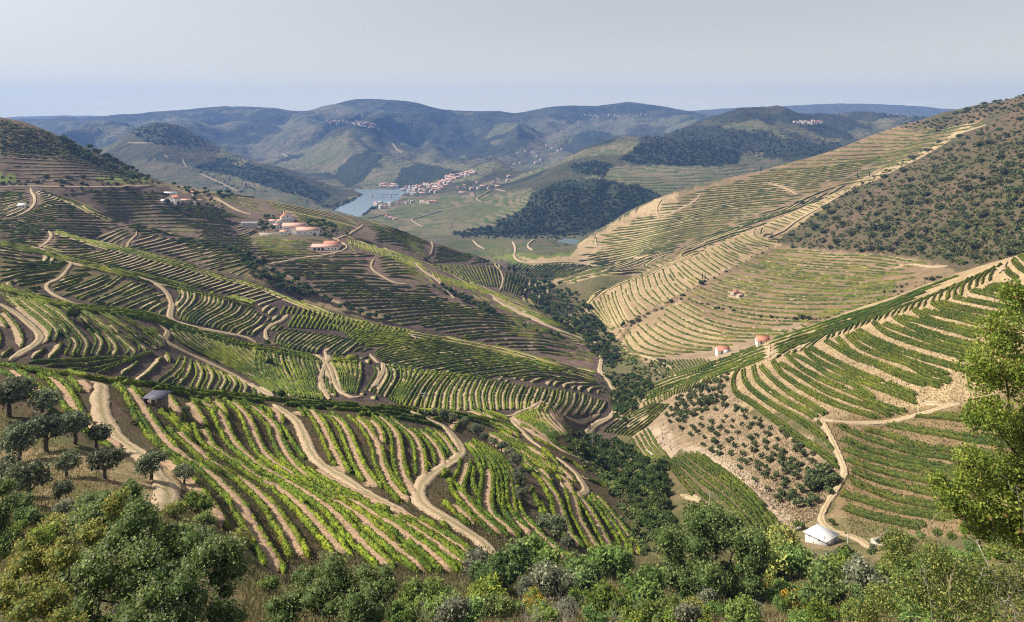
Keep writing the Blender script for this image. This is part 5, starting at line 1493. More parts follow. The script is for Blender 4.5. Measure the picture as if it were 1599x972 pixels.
# olives beside the near track, each placed from the photograph: trunk foot u v, crown scale
for k, (u, v, s, adj) in enumerate([(236, 752, 1.15, 'olive tree with forked trunk and shadow on the pale track'), (163, 748, 1.2, 'olive tree next left of the one on the track'),
        (104, 745, 1.0, 'small olive tree third from the track'), (72, 706, 1.35, 'broad olive tree above the bare earth patch'), (30, 722, 1.5, 'wide olive tree near the left edge, second up'),
        (14, 652, 1.5, 'uppermost olive tree at the left edge'), (66, 652, 1.1, 'olive tree below the first earth path'), (46, 788, 1.55, 'dark leaning olive tree above the ochre bushes'),
        (4, 770, 1.4, 'olive tree cut by the left edge'), (92, 786, .8, 'low grey olive bush beside the leaning tree'), (150, 700, .9, 'little olive tree behind the row'), (118, 694, 1.2, 'spreading olive tree in the middle of the row'),
        (288, 756, .75, 'dense round olive bush right of the pale track')]):
    g = ground(u, v, 60, 260)
    if not np.isnan(g[0]):
        plant_tree('olive_tree', OLIVE_N[k % 4], tuple(g), k * 1.7, s * g[1] / 118.0, adj, 'olive tree', 'olive trees beside the near track')
# line of olives down the near vineyard
for k, (u, v, s) in enumerate([(678, 650, .8), (690, 655, 1.0), (704, 661, 1.0), (727, 670, 1.1), (745, 682, 1.3), (757, 691, .8), (772, 699, .9), (783, 708, 1.0), (795, 717, 1.0), (808, 731, 1.2), (811, 748, .9), (813, 765, 1.0), (814, 787, 1.0), (846, 832, 1.0), (866, 843, 1.3), (888, 862, .9)]):
    g = ground(u, v, 100, 330)
    if not np.isnan(g[0]):
        plant_tree('olive_tree', OLIVE_N[k % 4], tuple(g), k * 2.1, s * .88, '%s grey olive tree from the top of the line crossing the vineyard' % ordinal(k), 'olive tree', 'olive trees in a line down the near vineyard')
# olive grove on the right slope, planted in slanting lines
rng = np.random.default_rng(11)
GROVE = P('1040 668,1050 640,1075 618,1105 598,1135 590,1142 618,1180 650,1220 675,1260 700,1296 735,1305 760,1290 790,1262 800,1225 795,1185 760,1140 722,1095 700,1060 690')
GR = {}
for a in range(-20, 34):
    for b in range(-18, 26):
        u = 1150 + a * 13.0 + b * -3.5 + rng.normal(0, 2.6); v = 690 + a * 8.6 + b * 11.5 + rng.normal(0, 1.8)
        if not inpoly(np.array([u]), np.array([v]), GROVE)[0] or rng.random() < .12: continue
        g = ground(u, v, 150, 420)
        if np.isnan(g[0]): continue
        zn = zone(np.array([u, v]), GROVE); GR[zn] = GR.get(zn, 0) + 1
        s = rng.uniform(.55, .95) * (1.25 if v < 640 else 1.0)
        plant_tree('olive_tree', OLIVE_F[rng.integers(4)], tuple(g), rng.random() * 6.3, (s, s, s * rng.uniform(.85, 1.15)),
                   '%s young olive tree from left, %s of the stony grove' % (ordinal(GR[zn] - 1), zn), 'olive tree', 'olive trees of the stony grove')
# grey olive thicket over the top of the grove
scatter_plants('olive_tree', 'olive tree', 'crowded grey', 'thicket above the grove', '1038 655,1060 622,1100 600,1138 584,1130 622,1100 645,1062 662', 62, 250, 460, 7, OLIVE_F, (.7, 1.1), 21)
scatter_plants('olive_tree', 'olive tree', 'grey green', 'clump by the farm track', '1268 775,1300 762,1306 752,1290 745,1270 755', 6, 150, 300, 9, OLIVE_F, (1.3, 1.8), 22)
# creek wood
scatter_plants('creek_tree', 'tree', 'dark leafy', 'wood below the valley road', '882 692,905 684,940 690,985 705,1020 730,1040 760,1030 800,1000 790,970 770,940 735,905 712', 60, 200, 420, 8, CREEK, (.45, .75), 31)
scatter_plants('creek_tree', 'tree', 'light green', 'creek bank under the vineyard', '935 745,960 765,985 800,1010 830,1035 860,1060 850,1045 800,1010 770,970 745', 40, 130, 320, 9, CREEK2, (.45, .75), 32)
scatter_plants('creek_tree', 'tree', 'dark leafy', 'creek bend by the crossing', '940 585,985 590,1020 605,1000 630,975 660,955 640,965 612', 46, 380, 640, 6, CREEK, (.5, .85), 33)
scatter_plants('creek_tree', 'tree', 'dark leafy', 'long wood up the side valley', '790 415,850 432,900 460,930 495,965 530,960 575,985 590,945 570,905 525,860 500,820 470,800 440', 110, 600, 1350, 6, CREEK, (.7, 1.35), 34)
scatter_plants('creek_tree', 'tree', 'light green', 'edge of the side valley wood', '830 455,900 505,940 545,960 580,935 560,890 520,840 480', 30, 550, 1250, 6, CREEK2, (.6, 1.1), 35)
scatter_plants('creek_tree', 'tree', 'dark leafy', 'banks beside the valley road', '960 660,985 640,1000 612,985 600,968 622', 14, 380, 640, 6, CREEK, (.4, .7), 36)
r0 = []
for pl_, n_, a_, b_, sd_ in [('880 695,960 690,1040 730,1062 860,990 872,960 780,920 735', 420, 130, 430, 1), ('940 580,1000 590,1035 610,1000 640,965 668,935 600', 160, 380, 640, 2), ('780 405,860 445,935 495,1000 570,950 575,880 515,800 460', 420, 550, 1350, 3), ('1040 600,1060 570,1010 560,985 580', 60, 440, 640, 4)]:
    r0 += scatter_plants('undergrowth', 'bush', 'low', 'creek', pl_, n_, a_, b_, 2.2, SCRUBL, (.22, .6) if sd_ < 3 else (.4, .9), 500 + sd_, True, limit=0)
join_instances('undergrowth', r0, 'tangled undergrowth along the creek')
# gully of olives and oaks above the third ridge
scatter_plants('gully_tree', 'tree', 'dark round', 'gully above the third ridge', '352 388,405 412,440 430,490 455,480 470,430 450,395 432', 34, 540, 900, 7, CREEK, (.7, 1.15), 41)
for k, (u, v) in enumerate([(478, 461), (493, 465), (514, 474), (530, 484), (548, 488), (563, 493), (577, 497), (588, 499), (603, 503), (507, 470), (541, 480)]):
    g = ground(u, v, 540, 900)
    if not np.isnan(g[0]): plant_tree('gully_tree', CREEK[k % 4], tuple(g), k, .85 + .1 * (k % 3), '%s dark round tree along the gully path, from the left' % ordinal(k), 'tree', 'round trees along the gully path')
scatter_plants('gully_tree', 'tree', 'bushy', 'bank below the winery crest', '672 448,700 462,730 476,770 492,760 478,720 462,690 448', 22, 600, 900, 6, CREEK, (.55, .95), 42)
for k, (u, v) in enumerate([(783, 502), (800, 508), (818, 512), (838, 520), (860, 522), (870, 526), (760, 497)]):
    g = ground(u, v, 540, 900)
    if not np.isnan(g[0]): plant_tree('gully_tree', CREEK[k % 4], tuple(g), k, .6 + .08 * (k % 3), '%s roadside tree above the valley road, from the left' % ordinal(k), 'tree', 'roadside trees above the valley road')
# trees round the winery, the hamlet and the hill top
scatter_plants('garden_tree', 'tree', 'garden', 'winery terrace', '478 350,500 346,520 352,530 366,512 374,498 364', 34, 700, 1000, 5, CREEK + CREEK2, (.55, 1.1), 43)
scatter_plants('garden_tree', 'tree', 'garden', 'yard left of the winery', '400 345,435 335,438 352,425 366,400 362', 22, 700, 1000, 5, CREEK + CREEK2, (.5, 1.0), 44)
scatter_plants('garden_tree', 'tree', 'garden', 'hamlet on the hill', '255 318,345 312,350 330,300 332,262 328', 26, 700, 1200, 5, CREEK + CREEK2, (.5, .95), 45)
scatter_plants('hilltop_tree', 'tree', 'dark', 'saddle behind the hamlet', '268 290,290 286,330 297,370 306,350 312,300 306', 26, 800, 1200, 5, CREEK, (.6, 1.1), 46)
scatter_plants('hilltop_tree', 'tree', 'dark', 'long hedge down the left hill', '88 214,150 234,200 258,232 278,236 286,205 282,150 258,110 240', 62, 700, 1200, 4.5, CREEK + SCRUB, (.8, 1.5), 47)
scatter_plants('hill_shrub', 'shrub', 'dark', 'left skyline hill', '0 188,60 204,110 222,140 245,200 275,230 288,120 250,0 236', 150, 700, 1200, 4, SCRUB + SCRUB2, (.45, .95), 48, True)
scatter_plants('hill_shrub', 'shrub', 'dark', 'bank above the level road', '0 278,240 276,255 288,100 292,0 292', 40, 650, 1000, 6, SCRUB + SCRUB2, (.5, 1.0), 49, True)
scatter_plants('hill_shrub', 'shrub', 'dark', 'bank below the level road', '70 296,240 294,250 305,120 312', 16, 600, 1000, 7, SCRUB, (.5, .9), 50, True)
# single trees and bushes read off the photograph
for u, v, s, pr, lab, cat in [(667, 408, 1.5, CREEK2[0], 'bright green tree beside the crest track', 'tree'), (541, 368, 1.0, CREEK2[1], 'light green sapling by the winery drive', 'tree'),
        (117, 500, .9, CREEK[0], 'dark round bush in the pale left vineyard', 'bush'), (417, 541, .62, CREEK[1], 'dark bush below the winding knoll track', 'bush'),
        (421, 570, .62, CREEK[2], 'dark bush among curved central terraces', 'bush'), (152, 475, .5, SCRUB[0], 'small dark bush above the left ridge', 'bush'),
        (440, 626, .5, CREEK[3], 'small bush on the near crest', 'bush'), (288, 650, .55, OLIVE_N[1], 'lone olive tree right of the dark shed', 'olive tree'),
        (213, 664, .35, SCRUB[1], 'tiny dark bush between the near paths', 'bush'), (380, 303, 1.3, CREEK[0], 'dark tree alone on the skyline terrace', 'tree'),
        (1095, 445, .9, CREEK[2], 'dark clump where the tan ridge tracks meet', 'bush'), (1252, 320, 1.2, CREEK[1], 'dark clump at the rim track of the far hill', 'bush'),
        (972, 512, .9, CREEK[3], 'dark tree at the foot of the tan hill seam', 'tree'), (1010, 818, .5, CREEK[0], 'dark tree by the creek path', 'tree'), (1034, 737, .75, CREEK[1], 'dark round tree at the corner of the striped field', 'tree'),
        (1300, 820, .35, CREEK2[1], 'green bush between the track and the brown field', 'bush'), (1322, 836, .3, ORANGEB[0], 'yellow green bush beside the farm track', 'bush'),
        (1248, 826, .5, CREEK2[2], 'bright bush left of the white shed', 'bush'), (1322, 880, .6, CREEK[2], 'dark tree in front of the white shed', 'tree'), (1338, 884, .6, OLIVE_N[2], 'grey tree right of the shed corner', 'tree'),
        (1392, 866, .5, CREEK[3], 'dark tree beside the stone tank', 'tree'), (1386, 850, .42, CREEK[0], 'dark shrub above the stone tank', 'bush'), (1360, 866, .3, CREEK2[0], 'low green bush below the stone tank', 'bush')]:
    g = ground(u, v, 90, 1400)
    if not np.isnan(g[0]): plant_tree('tree' if cat != 'bush' else 'bush', pr, tuple(g), u * .1, s, lab, cat)
# bushes along the seams of the tan hill
for a, b, nn, wh in [((960, 522), (1110, 437), 24, 'diagonal seam of the tan hill'), ((1112, 436), (1212, 384), 12, 'upper seam of the tan hill'), ((1050, 466), (1200, 498), 18, 'olive line across the brown terraces'), ((1200, 498), (1300, 500), 14, 'lower end of the olive line')]:
    rng = np.random.default_rng(nn)
    for k in range(nn):
        t = (k + .5) / nn; u = a[0] + (b[0] - a[0]) * t + rng.normal(0, 1.5); v = a[1] + (b[1] - a[1]) * t + rng.normal(0, 1.5)
        g = ground(u, v, 480, 1200)
        if not np.isnan(g[0]): plant_bush('seam_bush', (SCRUB + OLIVE_F)[rng.integers(8)], tuple(g), k, rng.uniform(.35, .75) * (1.6 if rng.random() < .4 else 1), '%s bush along the %s, from the left' % (ordinal(k), wh), 'bush', 'bushes along the ' + wh)
scatter_plants('scrub_bush', 'bush', 'grey', 'gully under the brown terraces', '1390 450,1470 432,1480 440,1400 470,1300 505,1290 498,1370 470', 36, 420, 800, 6, SCRUB + OLIVE_F, (.35, .75), 51, True)
r0 = scatter_plants('scrub_bush', 'bush', 'low', 'left hill', '0 186,60 202,110 220,142 244,200 272,238 290,200 286,120 255,0 244', 700, 700, 1200, 1.6, SCRUBL, (.3, .85), 481, True, limit=0)
join_instances('scrub', r0, 'low scrub covering the left skyline hill')
# scrub hillside on the right
BIG = '1212 378,1250 352,1330 296,1400 255,1460 226,1540 198,1600 160,1640 150,1660 420,1560 412,1500 415,1440 402,1330 392,1240 388'
scatter_plants('scrub_bush', 'bush', 'dark green', 'scrub hillside', BIG, 215, 500, 1250, 11, SCRUB, (.9, 1.9), 61, True)
r1 = scatter_plants('scrub_bush', 'bush', 'olive', 'scrub hillside', BIG, 3300, 480, 1250, 1.6, SCRUBL, (.35, 1.1), 62, True, limit=0)
r1 += scatter_plants('scrub_bush', 'bush', 'dark', 'skyline', '1400 200,1450 188,1510 172,1600 140,1660 130,1600 165,1530 190,1480 203', 130, 900, 1500, 4, SCRUB, (.5, 1.3), 63, True, limit=0)
join_instances('scrub', r1, 'low scrub between the larger bushes of the right hillside')
for u, v, s in [(1508, 172, 1.5), (1537, 168, 1.3), (1583, 150, 1.6), (1416, 193, 1.0), (1494, 176, 1.2)]:
    g = ground(u, v + 3, 900, 1500)
    if not np.isnan(g[0]): plant_tree('pine_tree', CREEK[int(u) % 4], tuple(g), u, s, {1508: 'first wind-shaped tree standing on the right skyline', 1537: 'taller skyline tree right of the wind-shaped one', 1583: 'large tree at the right end of the skyline', 1416: 'tree at the top corner of the far terraced hill', 1494: 'low skyline tree left of the wind-shaped one'}[u], 'tree', 'skyline trees on the right')
# cypresses on the right hills
rng = np.random.default_rng(5)
cyp = foliage([(0, 0, .6 + k * .62, .5 - .045 * k, .5 - .045 * k, .6) for k in range(8)], 520, .2, (.018, .032, .014), (.04, .06, .022), rng)
cypm = mesh_np('cypress_crown', cyp[0], cyp[1], M_BUSH, cyp[2]); cypt = mesh_np('cypress_trunk', *tube([(0, 0, -.5), (0, 0, .6)], .14, .12), M_BARK)
for k, (u, v) in enumerate([(1339, 278), (1358, 277), (1462, 206), (1318, 222), (1320, 222), (1097, 436), (1101, 436), (929, 374), (1188, 268), (1204, 372), (1206, 371), (1015, 343), (1018, 343), (382, 300), (385, 300), (1541, 205)]):
    g = ground(u, v, 700, 1600)
    if not np.isnan(g[0]): plant_tree('cypress_tree', (cypt, cypm), tuple(g), k, 1.5 * g[1] / 1200, '%s dark narrow cypress standing by the tracks of the far slopes' % ordinal(k), 'cypress', 'cypresses on the far slopes')
# far woodland, one mass each
def far_wood(poly, n, d0, d1, size, seed, label):
    rng = np.random.default_rng(seed)
    pts, w3 = scatter_px(poly, n, d0, d1, 0.8, rng)
    lst = [(WOODP[rng.integers(4)][1], tuple(w3[i] - np.array([0, 0, 1.0])), rng.random() * 6, (rng.uniform(*size),) * 3) for i in range(len(w3))]
    join_instances('woodland', lst, label)
far_wood('835 302,870 284,940 280,1000 294,1033 306,1000 328,940 356,880 365,780 365,728 369,700 366,756 354,820 326', 1500, 1500, 3000, (.55, 1.0), 71, 'dark pine wood on the rounded hill above the river')
far_wood('712 364,860 360,935 362,900 372,840 374,720 372', 200, 1400, 1900, (.5, .9), 72, 'trees along the near river bank')
far_wood('968 250,1000 226,1090 222,1160 240,1150 256,1060 260,1000 256', 620, 1500, 3400, (.7, 1.3), 73, 'dark wood on the middle hill')
far_wood('1000 214,1080 196,1200 206,1330 228,1290 246,1190 246,1100 236,1010 230', 420, 1700, 3800, (.7, 1.3), 74, 'scattered dark trees on the flat hill top')
far_wood('887 258,930 252,958 258,943 276,900 270', 160, 1700, 3400, (.7, 1.2), 75, 'small dark wood on the shoulder')
far_wood('300 262,350 246,440 270,520 305,500 316,440 300,360 275', 480, 1900, 3600, (.7, 1.3), 76, 'dark wood across the conical hill')
far_wood('200 205,245 194,275 198,340 226,300 232,230 224', 260, 2300, 3600, (.8, 1.4), 77, 'trees on the top of the conical hill')
far_wood('562 334,578 322,600 314,596 320,580 330,566 338', 60, 1900, 2600, (.7, 1.2), 78, 'trees on the river point below the bridge')
far_wood('495 322,530 318,572 302,575 308,545 318,520 326', 60, 1900, 3000, (.6, 1.1), 79, 'trees along the left river bank')
far_wood('300 268,340 262,420 300,380 312', 60, 1900, 3400, (.5, 1.0), 80, 'bushes on the lower conical hill')

# ------------------------------------------------------------------ big foreground plants
def big_plant(name, label, cat, base, clumps, nleaf, size, pal, seed, trunk_r=.3, accent=None, mat=M_LEAF, hull=True):
    """base and clumps given as (u, v, D[, radius m]); trunk and limbs reach into every clump"""
    rng = np.random.default_rng(seed)
    b = at(*base); zg = float(zat(b[0], b[1])) + ZC; b[2] = zg
    e = empty(name, tuple(b)); tag(e, label, cat)
    cl = []
    for u, v, D, r in clumps:
        c = at(u, v, D) - b; r = r * 1.12; cl.append((c[0], c[1], c[2], r, r, r * .85))
    h = max(.5, min(c[2] for c in cl) * .6); cen = np.mean([c[:2] for c in cl], 0) * .35
    fork = (cen[0], cen[1], h)
    parts = [limb((0, 0, -.6), fork, trunk_r * 1.3, trunk_r, rng, .06, 6, 9)]
    for c in cl:
        parts.append(limb(fork, (c[0] * .95, c[1] * .95, c[2]), trunk_r * .6, trunk_r * .12, rng, .16, 8, 6))
        for q in range(3):
            d_ = rng.normal(0, 1, 3); d_ /= np.linalg.norm(d_)
            parts.append(limb((c[0], c[1], c[2]), (c[0] + d_[0] * c[3], c[1] + d_[1] * c[3], c[2] + d_[2] * c[5]), trunk_r * .14, trunk_r * .04, rng, .2, 5, 4))
    tv = merge2(parts); obj('trunk', mesh_np('trunk', tv[0], tv[1], M_BARK), e)
    sub = []                                            # break every clump into sprays
    for c in cl:
        for q in range(9):
            d_ = rng.normal(0, 1, 3); d_ /= np.linalg.norm(d_); k = rng.uniform(.2, .75)
            rr = c[3] * rng.uniform(.32, .56)
            sub.append((c[0] + d_[0] * c[3] * k, c[1] + d_[1] * c[3] * k, c[2] + d_[2] * c[5] * k, rr, rr, rr * .8))
    ca, cb = GREENS[pal]
    fv = foliage(sub, nleaf, size, ca, cb, rng, hull=hull, accent=accent, updir=.2)
    obj('crown', mesh_np('crown', fv[0], fv[1], mat, fv[2]), e)
    return e
big_plant('oak_tree', 'big round dark green oak filling the lower centre, above the bare earth', 'oak tree', (1112, 945, 112),
          [(1070, 845, 113, 3.6), (1120, 830, 115, 3.9), (1160, 860, 112, 3.4), (1050, 885, 111, 3.3), (1110, 895, 109, 3.8), (1155, 905, 110, 3.1), (1085, 920, 108, 2.8), (1095, 815, 116, 2.8), (1180, 885, 112, 2.2)], 24000, .17, 'oak', 101, .4)
big_plant('oak_tree', 'dark leafy tree with pale glinting leaves, lower left foreground', 'oak tree', (280, 990, 52),
          [(150, 800, 52, 1.8), (210, 830, 50, 2.1), (290, 850, 50, 2.2), (330, 880, 49, 1.9), (220, 900, 47, 2.3), (140, 900, 47, 2.1), (300, 940, 46, 2.1), (350, 955, 48, 1.5), (200, 770, 54, 1.0), (120, 960, 45, 2.0), (240, 970, 44, 2.0)], 38000, .085, 'oak', 102, .25, accent=((.26, .27, .20), .2))  # pale accent leaves carry the glints as leaf colour
big_plant('oak_tree', 'dark round tree under the near vineyard at bottom left of centre', 'oak tree', (540, 1010, 62),
          [(490, 905, 63, 1.8), (540, 900, 62, 2.2), (590, 920, 61, 1.9), (500, 950, 60, 2.2), (570, 960, 59, 2.3), (440, 950, 60, 1.7), (530, 990, 58, 2.0)], 22000, .085, 'oak', 103, .25, accent=((.24, .22, .13), .2))
big_plant('leafy_tree', 'bright green leafy tree reaching in from the right edge', 'tree', (1680, 900, 38),
          [(1560, 520, 38, 1.3), (1600, 480, 39, 1.3), (1530, 580, 37, 1.3), (1590, 590, 37, 1.7), (1640, 560, 38, 1.9), (1545, 650, 36, 1.3), (1600, 680, 36, 1.8), (1520, 730, 36, 1.2), (1575, 760, 36, 1.7), (1500, 790, 35, 1.0), (1540, 820, 35, 1.3), (1610, 840, 35, 1.6), (1660, 700, 37, 2.2), (1475, 760, 36, .7)], 48000, .07, 'fresh', 104, .22, accent=((.25, .12, .05), .03), hull=False)
big_plant('ochre_bush', 'ochre and yellowing bush at the far left foreground', 'bush', (60, 990, 42),
          [(40, 880, 42, 1.3), (100, 860, 42, 1.2), (60, 940, 40, 1.5), (140, 830, 43, .9), (10, 930, 40, 1.3), (180, 790, 45, .8), (100, 990, 38, 1.4)], 15000, .07, 'ochre', 105, .12, accent=((.48, .30, .09), .07))
big_plant('dark_bush', 'dark bush cut by the left edge of the foreground', 'bush', (-10, 900, 55),
          [(0, 800, 55, 1.3), (-20, 850, 54, 1.6), (5, 760, 56, .9)], 6000, .08, 'oak', 106, .12)
big_plant('bramble_bush', 'dry yellow green bramble bush in the lower right foreground', 'bush', (1480, 1010, 42),
          [(1400, 860, 44, 1.2), (1460, 880, 42, 1.4), (1520, 900, 41, 1.5), (1570, 920, 40, 1.5), (1430, 930, 41, 1.4), (1500, 950, 40, 1.6), (1560, 980, 38, 1.6), (1380, 940, 43, 1.1), (1600, 870, 41, 1.4), (1350, 965, 43, 1.0)], 26000, .06, 'ochre', 107, .05, accent=((.10, .15, .04), .42), hull=False)
# shrubs along the bottom of the view: u, v of the foot, size m
rng = np.random.default_rng(77)
BOTTOM = [(655, 960, 1.5, 0, 'soft green shrub right of the dark round tree'), (700, 985, 1.4, 3, 'greyish shrub at the bottom edge, left of centre'), (742, 905, 1.2, 3, 'small grey shrub at the end of the long vine rows'), (790, 925, 1.8, 1, 'dark olive shrub below the pale loading patch'),
 (830, 900, 1.7, 0, 'leafy shrub under the lower vineyard tip'), (860, 935, 1.6, 3, 'pale grey shrub beside the yellow broom'), (905, 930, 1.5, 1, 'dark shrub below the yellow broom'), (960, 900, 1.6, 0, 'green shrub at the foot of the last vine rows'),
 (1000, 950, 1.9, 0, 'tall green shrub left of the big oak'), (955, 975, 1.5, 2, 'fresh green shrub at the bottom centre'), (1160, 985, 1.3, 0, 'soft green shrub on the bare earth in front of the oak'), (1195, 905, 1.7, 4, 'ochre shrub right of the big oak'),
 (1235, 900, 1.6, 0, 'green shrub below the striped creek field'), (1290, 950, 1.7, 1, 'dark shrub beside the orange bush'), (1355, 935, 1.6, 3, 'round grey olive shrub in the grassy clearing'), (1230, 870, 1.3, 4, 'ochre shrub at the end of the creek field'),
 (1320, 905, 1.2, 2, 'fresh shrub below the shed yard'), (1395, 900, 1.2, 4, 'dry shrub right of the grassy clearing'), (760, 960, 1.4, 2, 'bright leafy shrub in front of the olive shrub'), (620, 985, 1.2, 0, 'low green shrub at the bottom, beside the dark tree'),
 (1060, 985, 1.0, 2, 'small fresh shrub by the bare earth'), (1440, 975, 1.2, 0, 'green shrub under the brambles'), (420, 925, .8, 0, 'green shrub at the foot of the first vine rows'), (370, 860, .9, 4, 'dry shrub beside the pale near track'), (310, 800, .9, 2, 'yellow green shrub left of the vines by the track'), (1090, 970, .9, 4, 'dry tuft shrub on the bare earth')]
for k, (u, v, s, t, lab) in enumerate(BOTTOM):
    g = ground(u, v + 0, 40, 200)
    if np.isnan(g[0]): continue
    plant_tree('shrub', SHRUBN[t], tuple(g), k * 1.3, s * g[1] / 78.0 * .95, lab, 'shrub')
for u, v, s, pr, lab in [(935, 885, .9, YELLOWB[0], 'bright yellow broom shrub at the tip of the vineyard'), (1245, 955, 1.2, ORANGEB[0], 'orange and green shrub in the lower right'), (1192, 925, .8, ORANGEB[0], 'small orange shrub right of the big oak'), (835, 950, .9, ORANGEB[0], 'green shrub with orange leaves below the vines')]:
    g = ground(u, v, 40, 200); plant_tree('shrub', pr, tuple(g), u, s * g[1] / 90.0, lab, 'shrub')

scatter_plants('shrub', 'shrub', 'leafy', 'bottom thicket', '640 940,760 930,900 915,1000 895,1240 885,1440 875,1480 985,600 985', 62, 45, 170, 26, SHRUBN[:3] + SHRUBN[:1] + SHRUBN[3:4], (.75, 1.2), 91)
scatter_plants('shrub', 'shrub', 'dry leafy', 'slope under the brown field', '1330 850,1400 835,1480 830,1600 800,1600 880,1400 890', 22, 60, 200, 18, SHRUBN, (.6, 1.1), 92)
scatter_plants('shrub', 'shrub', 'low', 'slope below the near olive trees', '0 800,120 800,240 790,330 820,400 880,380 900,200 860,0 850', 24, 50, 200, 20, SHRUBN, (.5, .9), 93)
def dead_twigs(label, spots, seed, L=(1.2, 2.6), r=.02, n=9, mat=None):
    rng = np.random.default_rng(seed); parts = []
    b = ground(*spots[0], 20, 200)
    for u, v in spots:
        g = ground(u, v, 20, 200)
        for k in range(n):
            d_ = rng.normal(0, .6, 3); d_[2] = abs(d_[2]) + .9; d_ /= np.linalg.norm(d_); l = rng.uniform(*L)
            a = g - b + np.r_[rng.normal(0, .5, 2), 0]
            parts.append(limb(a, a + d_ * l, r, r * .35, rng, .3, 6, 4))
            for q in range(3):
                s0 = a + d_ * l * rng.uniform(.4, .9); e_ = d_ + rng.normal(0, .6, 3)
                parts.append(limb(s0, s0 + e_ * l * .35, r * .5, r * .2, rng, .25, 4, 3))
    v_, f_ = merge2(parts)
    tag(obj('dead_shrub', mesh_np('dead_shrub', v_, f_, mat), None, tuple(b)), label, 'dead shrub')
M_TWIG = flat_mat('grey_twig', (.34, .30, .27), .9, (5, .3))
M_TWIG2 = flat_mat('dry_twig', (.42, .35, .24), .9, (5, .3))
dead_twigs('bare grey twiggy shrub at the bottom, right of the dark round tree', [(690, 970), (720, 960), (660, 985)], 1, mat=M_TWIG, n=16, r=.018)
dead_twigs('large bare grey shrub at the bottom below the yellow broom', [(860, 975), (890, 985), (830, 980), (910, 965)], 2, mat=M_TWIG, n=20, r=.018)
dead_twigs('bare leaning twigs left of the big oak', [(960, 985), (985, 975)], 3, mat=M_TWIG, n=12, r=.016)
def branch(label, pts, r, mat):
    p = np.array([at(*q) for q in pts]); b = p[0].copy(); b[2] = float(zat(b[0], b[1])) + ZC
    path = np.vstack([b, p]) - b; path = catmull(path, .25)
    rng = np.random.default_rng(int(abs(pts[0][0]))); parts = [tube(path, r, r * .3, 6)]
    for k in range(10):
        i = rng.integers(len(path) // 4, len(path)); d_ = rng.normal(0, .5, 3); d_[2] += .25
        parts.append(limb(path[i], path[i] + d_, r * .4, r * .12, rng, .25, 5, 4))
    v_, f_ = merge2(parts); tag(obj('dead_branch', mesh_np('dead_branch', v_, f_, mat), None, tuple(b)), label, 'dead branch')
branch('long pale dead branch crossing the brambles at lower right', [(1590, 985, 33), (1575, 930, 33), (1545, 885, 33), (1525, 845, 34)], .035, M_TWIG)
branch('dark forked dead branch beside the right edge', [(1570, 960, 32), (1590, 900, 32), (1560, 850, 33)], .03, M_BARK)
branch('thin dead stem at the left of the brambles', [(1455, 960, 40), (1448, 915, 40), (1438, 870, 40)], .03, M_TWIG)
branch('arched dry stem in the middle of the brambles', [(1500, 985, 38), (1482, 930, 38), (1492, 880, 38)], .022, M_TWIG2)
branch('pale crooked twig in front of the brown field', [(1470, 860, 44), (1450, 825, 44), (1468, 798, 44)], .025, M_TWIG2)
branch('pale upright dead stem against the green tree', [(1600, 820, 34), (1592, 790, 34), (1588, 762, 34)], .02, M_TWIG)

# dry grass and weeds on the near slope (uncountable)
def grass_patch(name, poly, n, d0, d1, h, ca, cb, seed, label, wd=.03):
    rng = np.random.default_rng(seed); pl = P(poly); lo, hi = pl.min(0), pl.max(0)
    c = rng.uniform(lo, hi, (int(n * 1.8), 2)); c = c[inpoly(c[:, 0], c[:, 1], pl)][:n]
    w3 = hit3(c[:, 0], c[:, 1], d0, d1); w3 = w3[~np.isnan(w3[:, 0])]; m = len(w3)
    hh = h * rng.uniform(.4, 1.3, (m, 1)); ang = rng.random(m) * 6.28
    sd_ = np.stack([np.cos(ang), np.sin(ang), np.zeros(m)], 1) * wd * rng.uniform(.6, 1.6, (m, 1))
    tip = w3 + np.c_[rng.normal(0, .3, (m, 2)) * hh, hh]
    V = np.stack([w3 - sd_, w3 + sd_, tip + sd_ * .3, tip - sd_ * .3], 1).reshape(-1, 3)
    mf = rng.random((m, 1)); col = np.repeat(np.array(ca) * (1 - mf) + np.array(cb) * mf, 4, 0)
    tag(obj(name, mesh_np(name, V, np.arange(m * 4).reshape(m, 4), M_DRY, col)), label=label, kind='stuff')
grass_patch('dry_grass', '380 900,800 880,1000 870,1240 860,1420 880,1480 1000,380 1000', 42000, 40, 200, .6, (.10, .12, .035), (.34, .28, .15), 5, 'dry grass and weeds on the near slope', .04)
grass_patch('weeds', '0 640,100 700,240 790,330 800,420 900,300 900,0 900', 16000, 60, 200, .4, (.13, .14, .04), (.34, .25, .12), 6, 'weeds between the near olive trees', .045)
grass_patch('bank_weeds', '150 600,430 640,700 660,960 760,980 860,760 860,600 900,430 880,250 700', 44000, 95, 330, .36, (.09, .12, .03), (.26, .21, .11), 8, 'weeds and dry grass on the vineyard banks', .08)

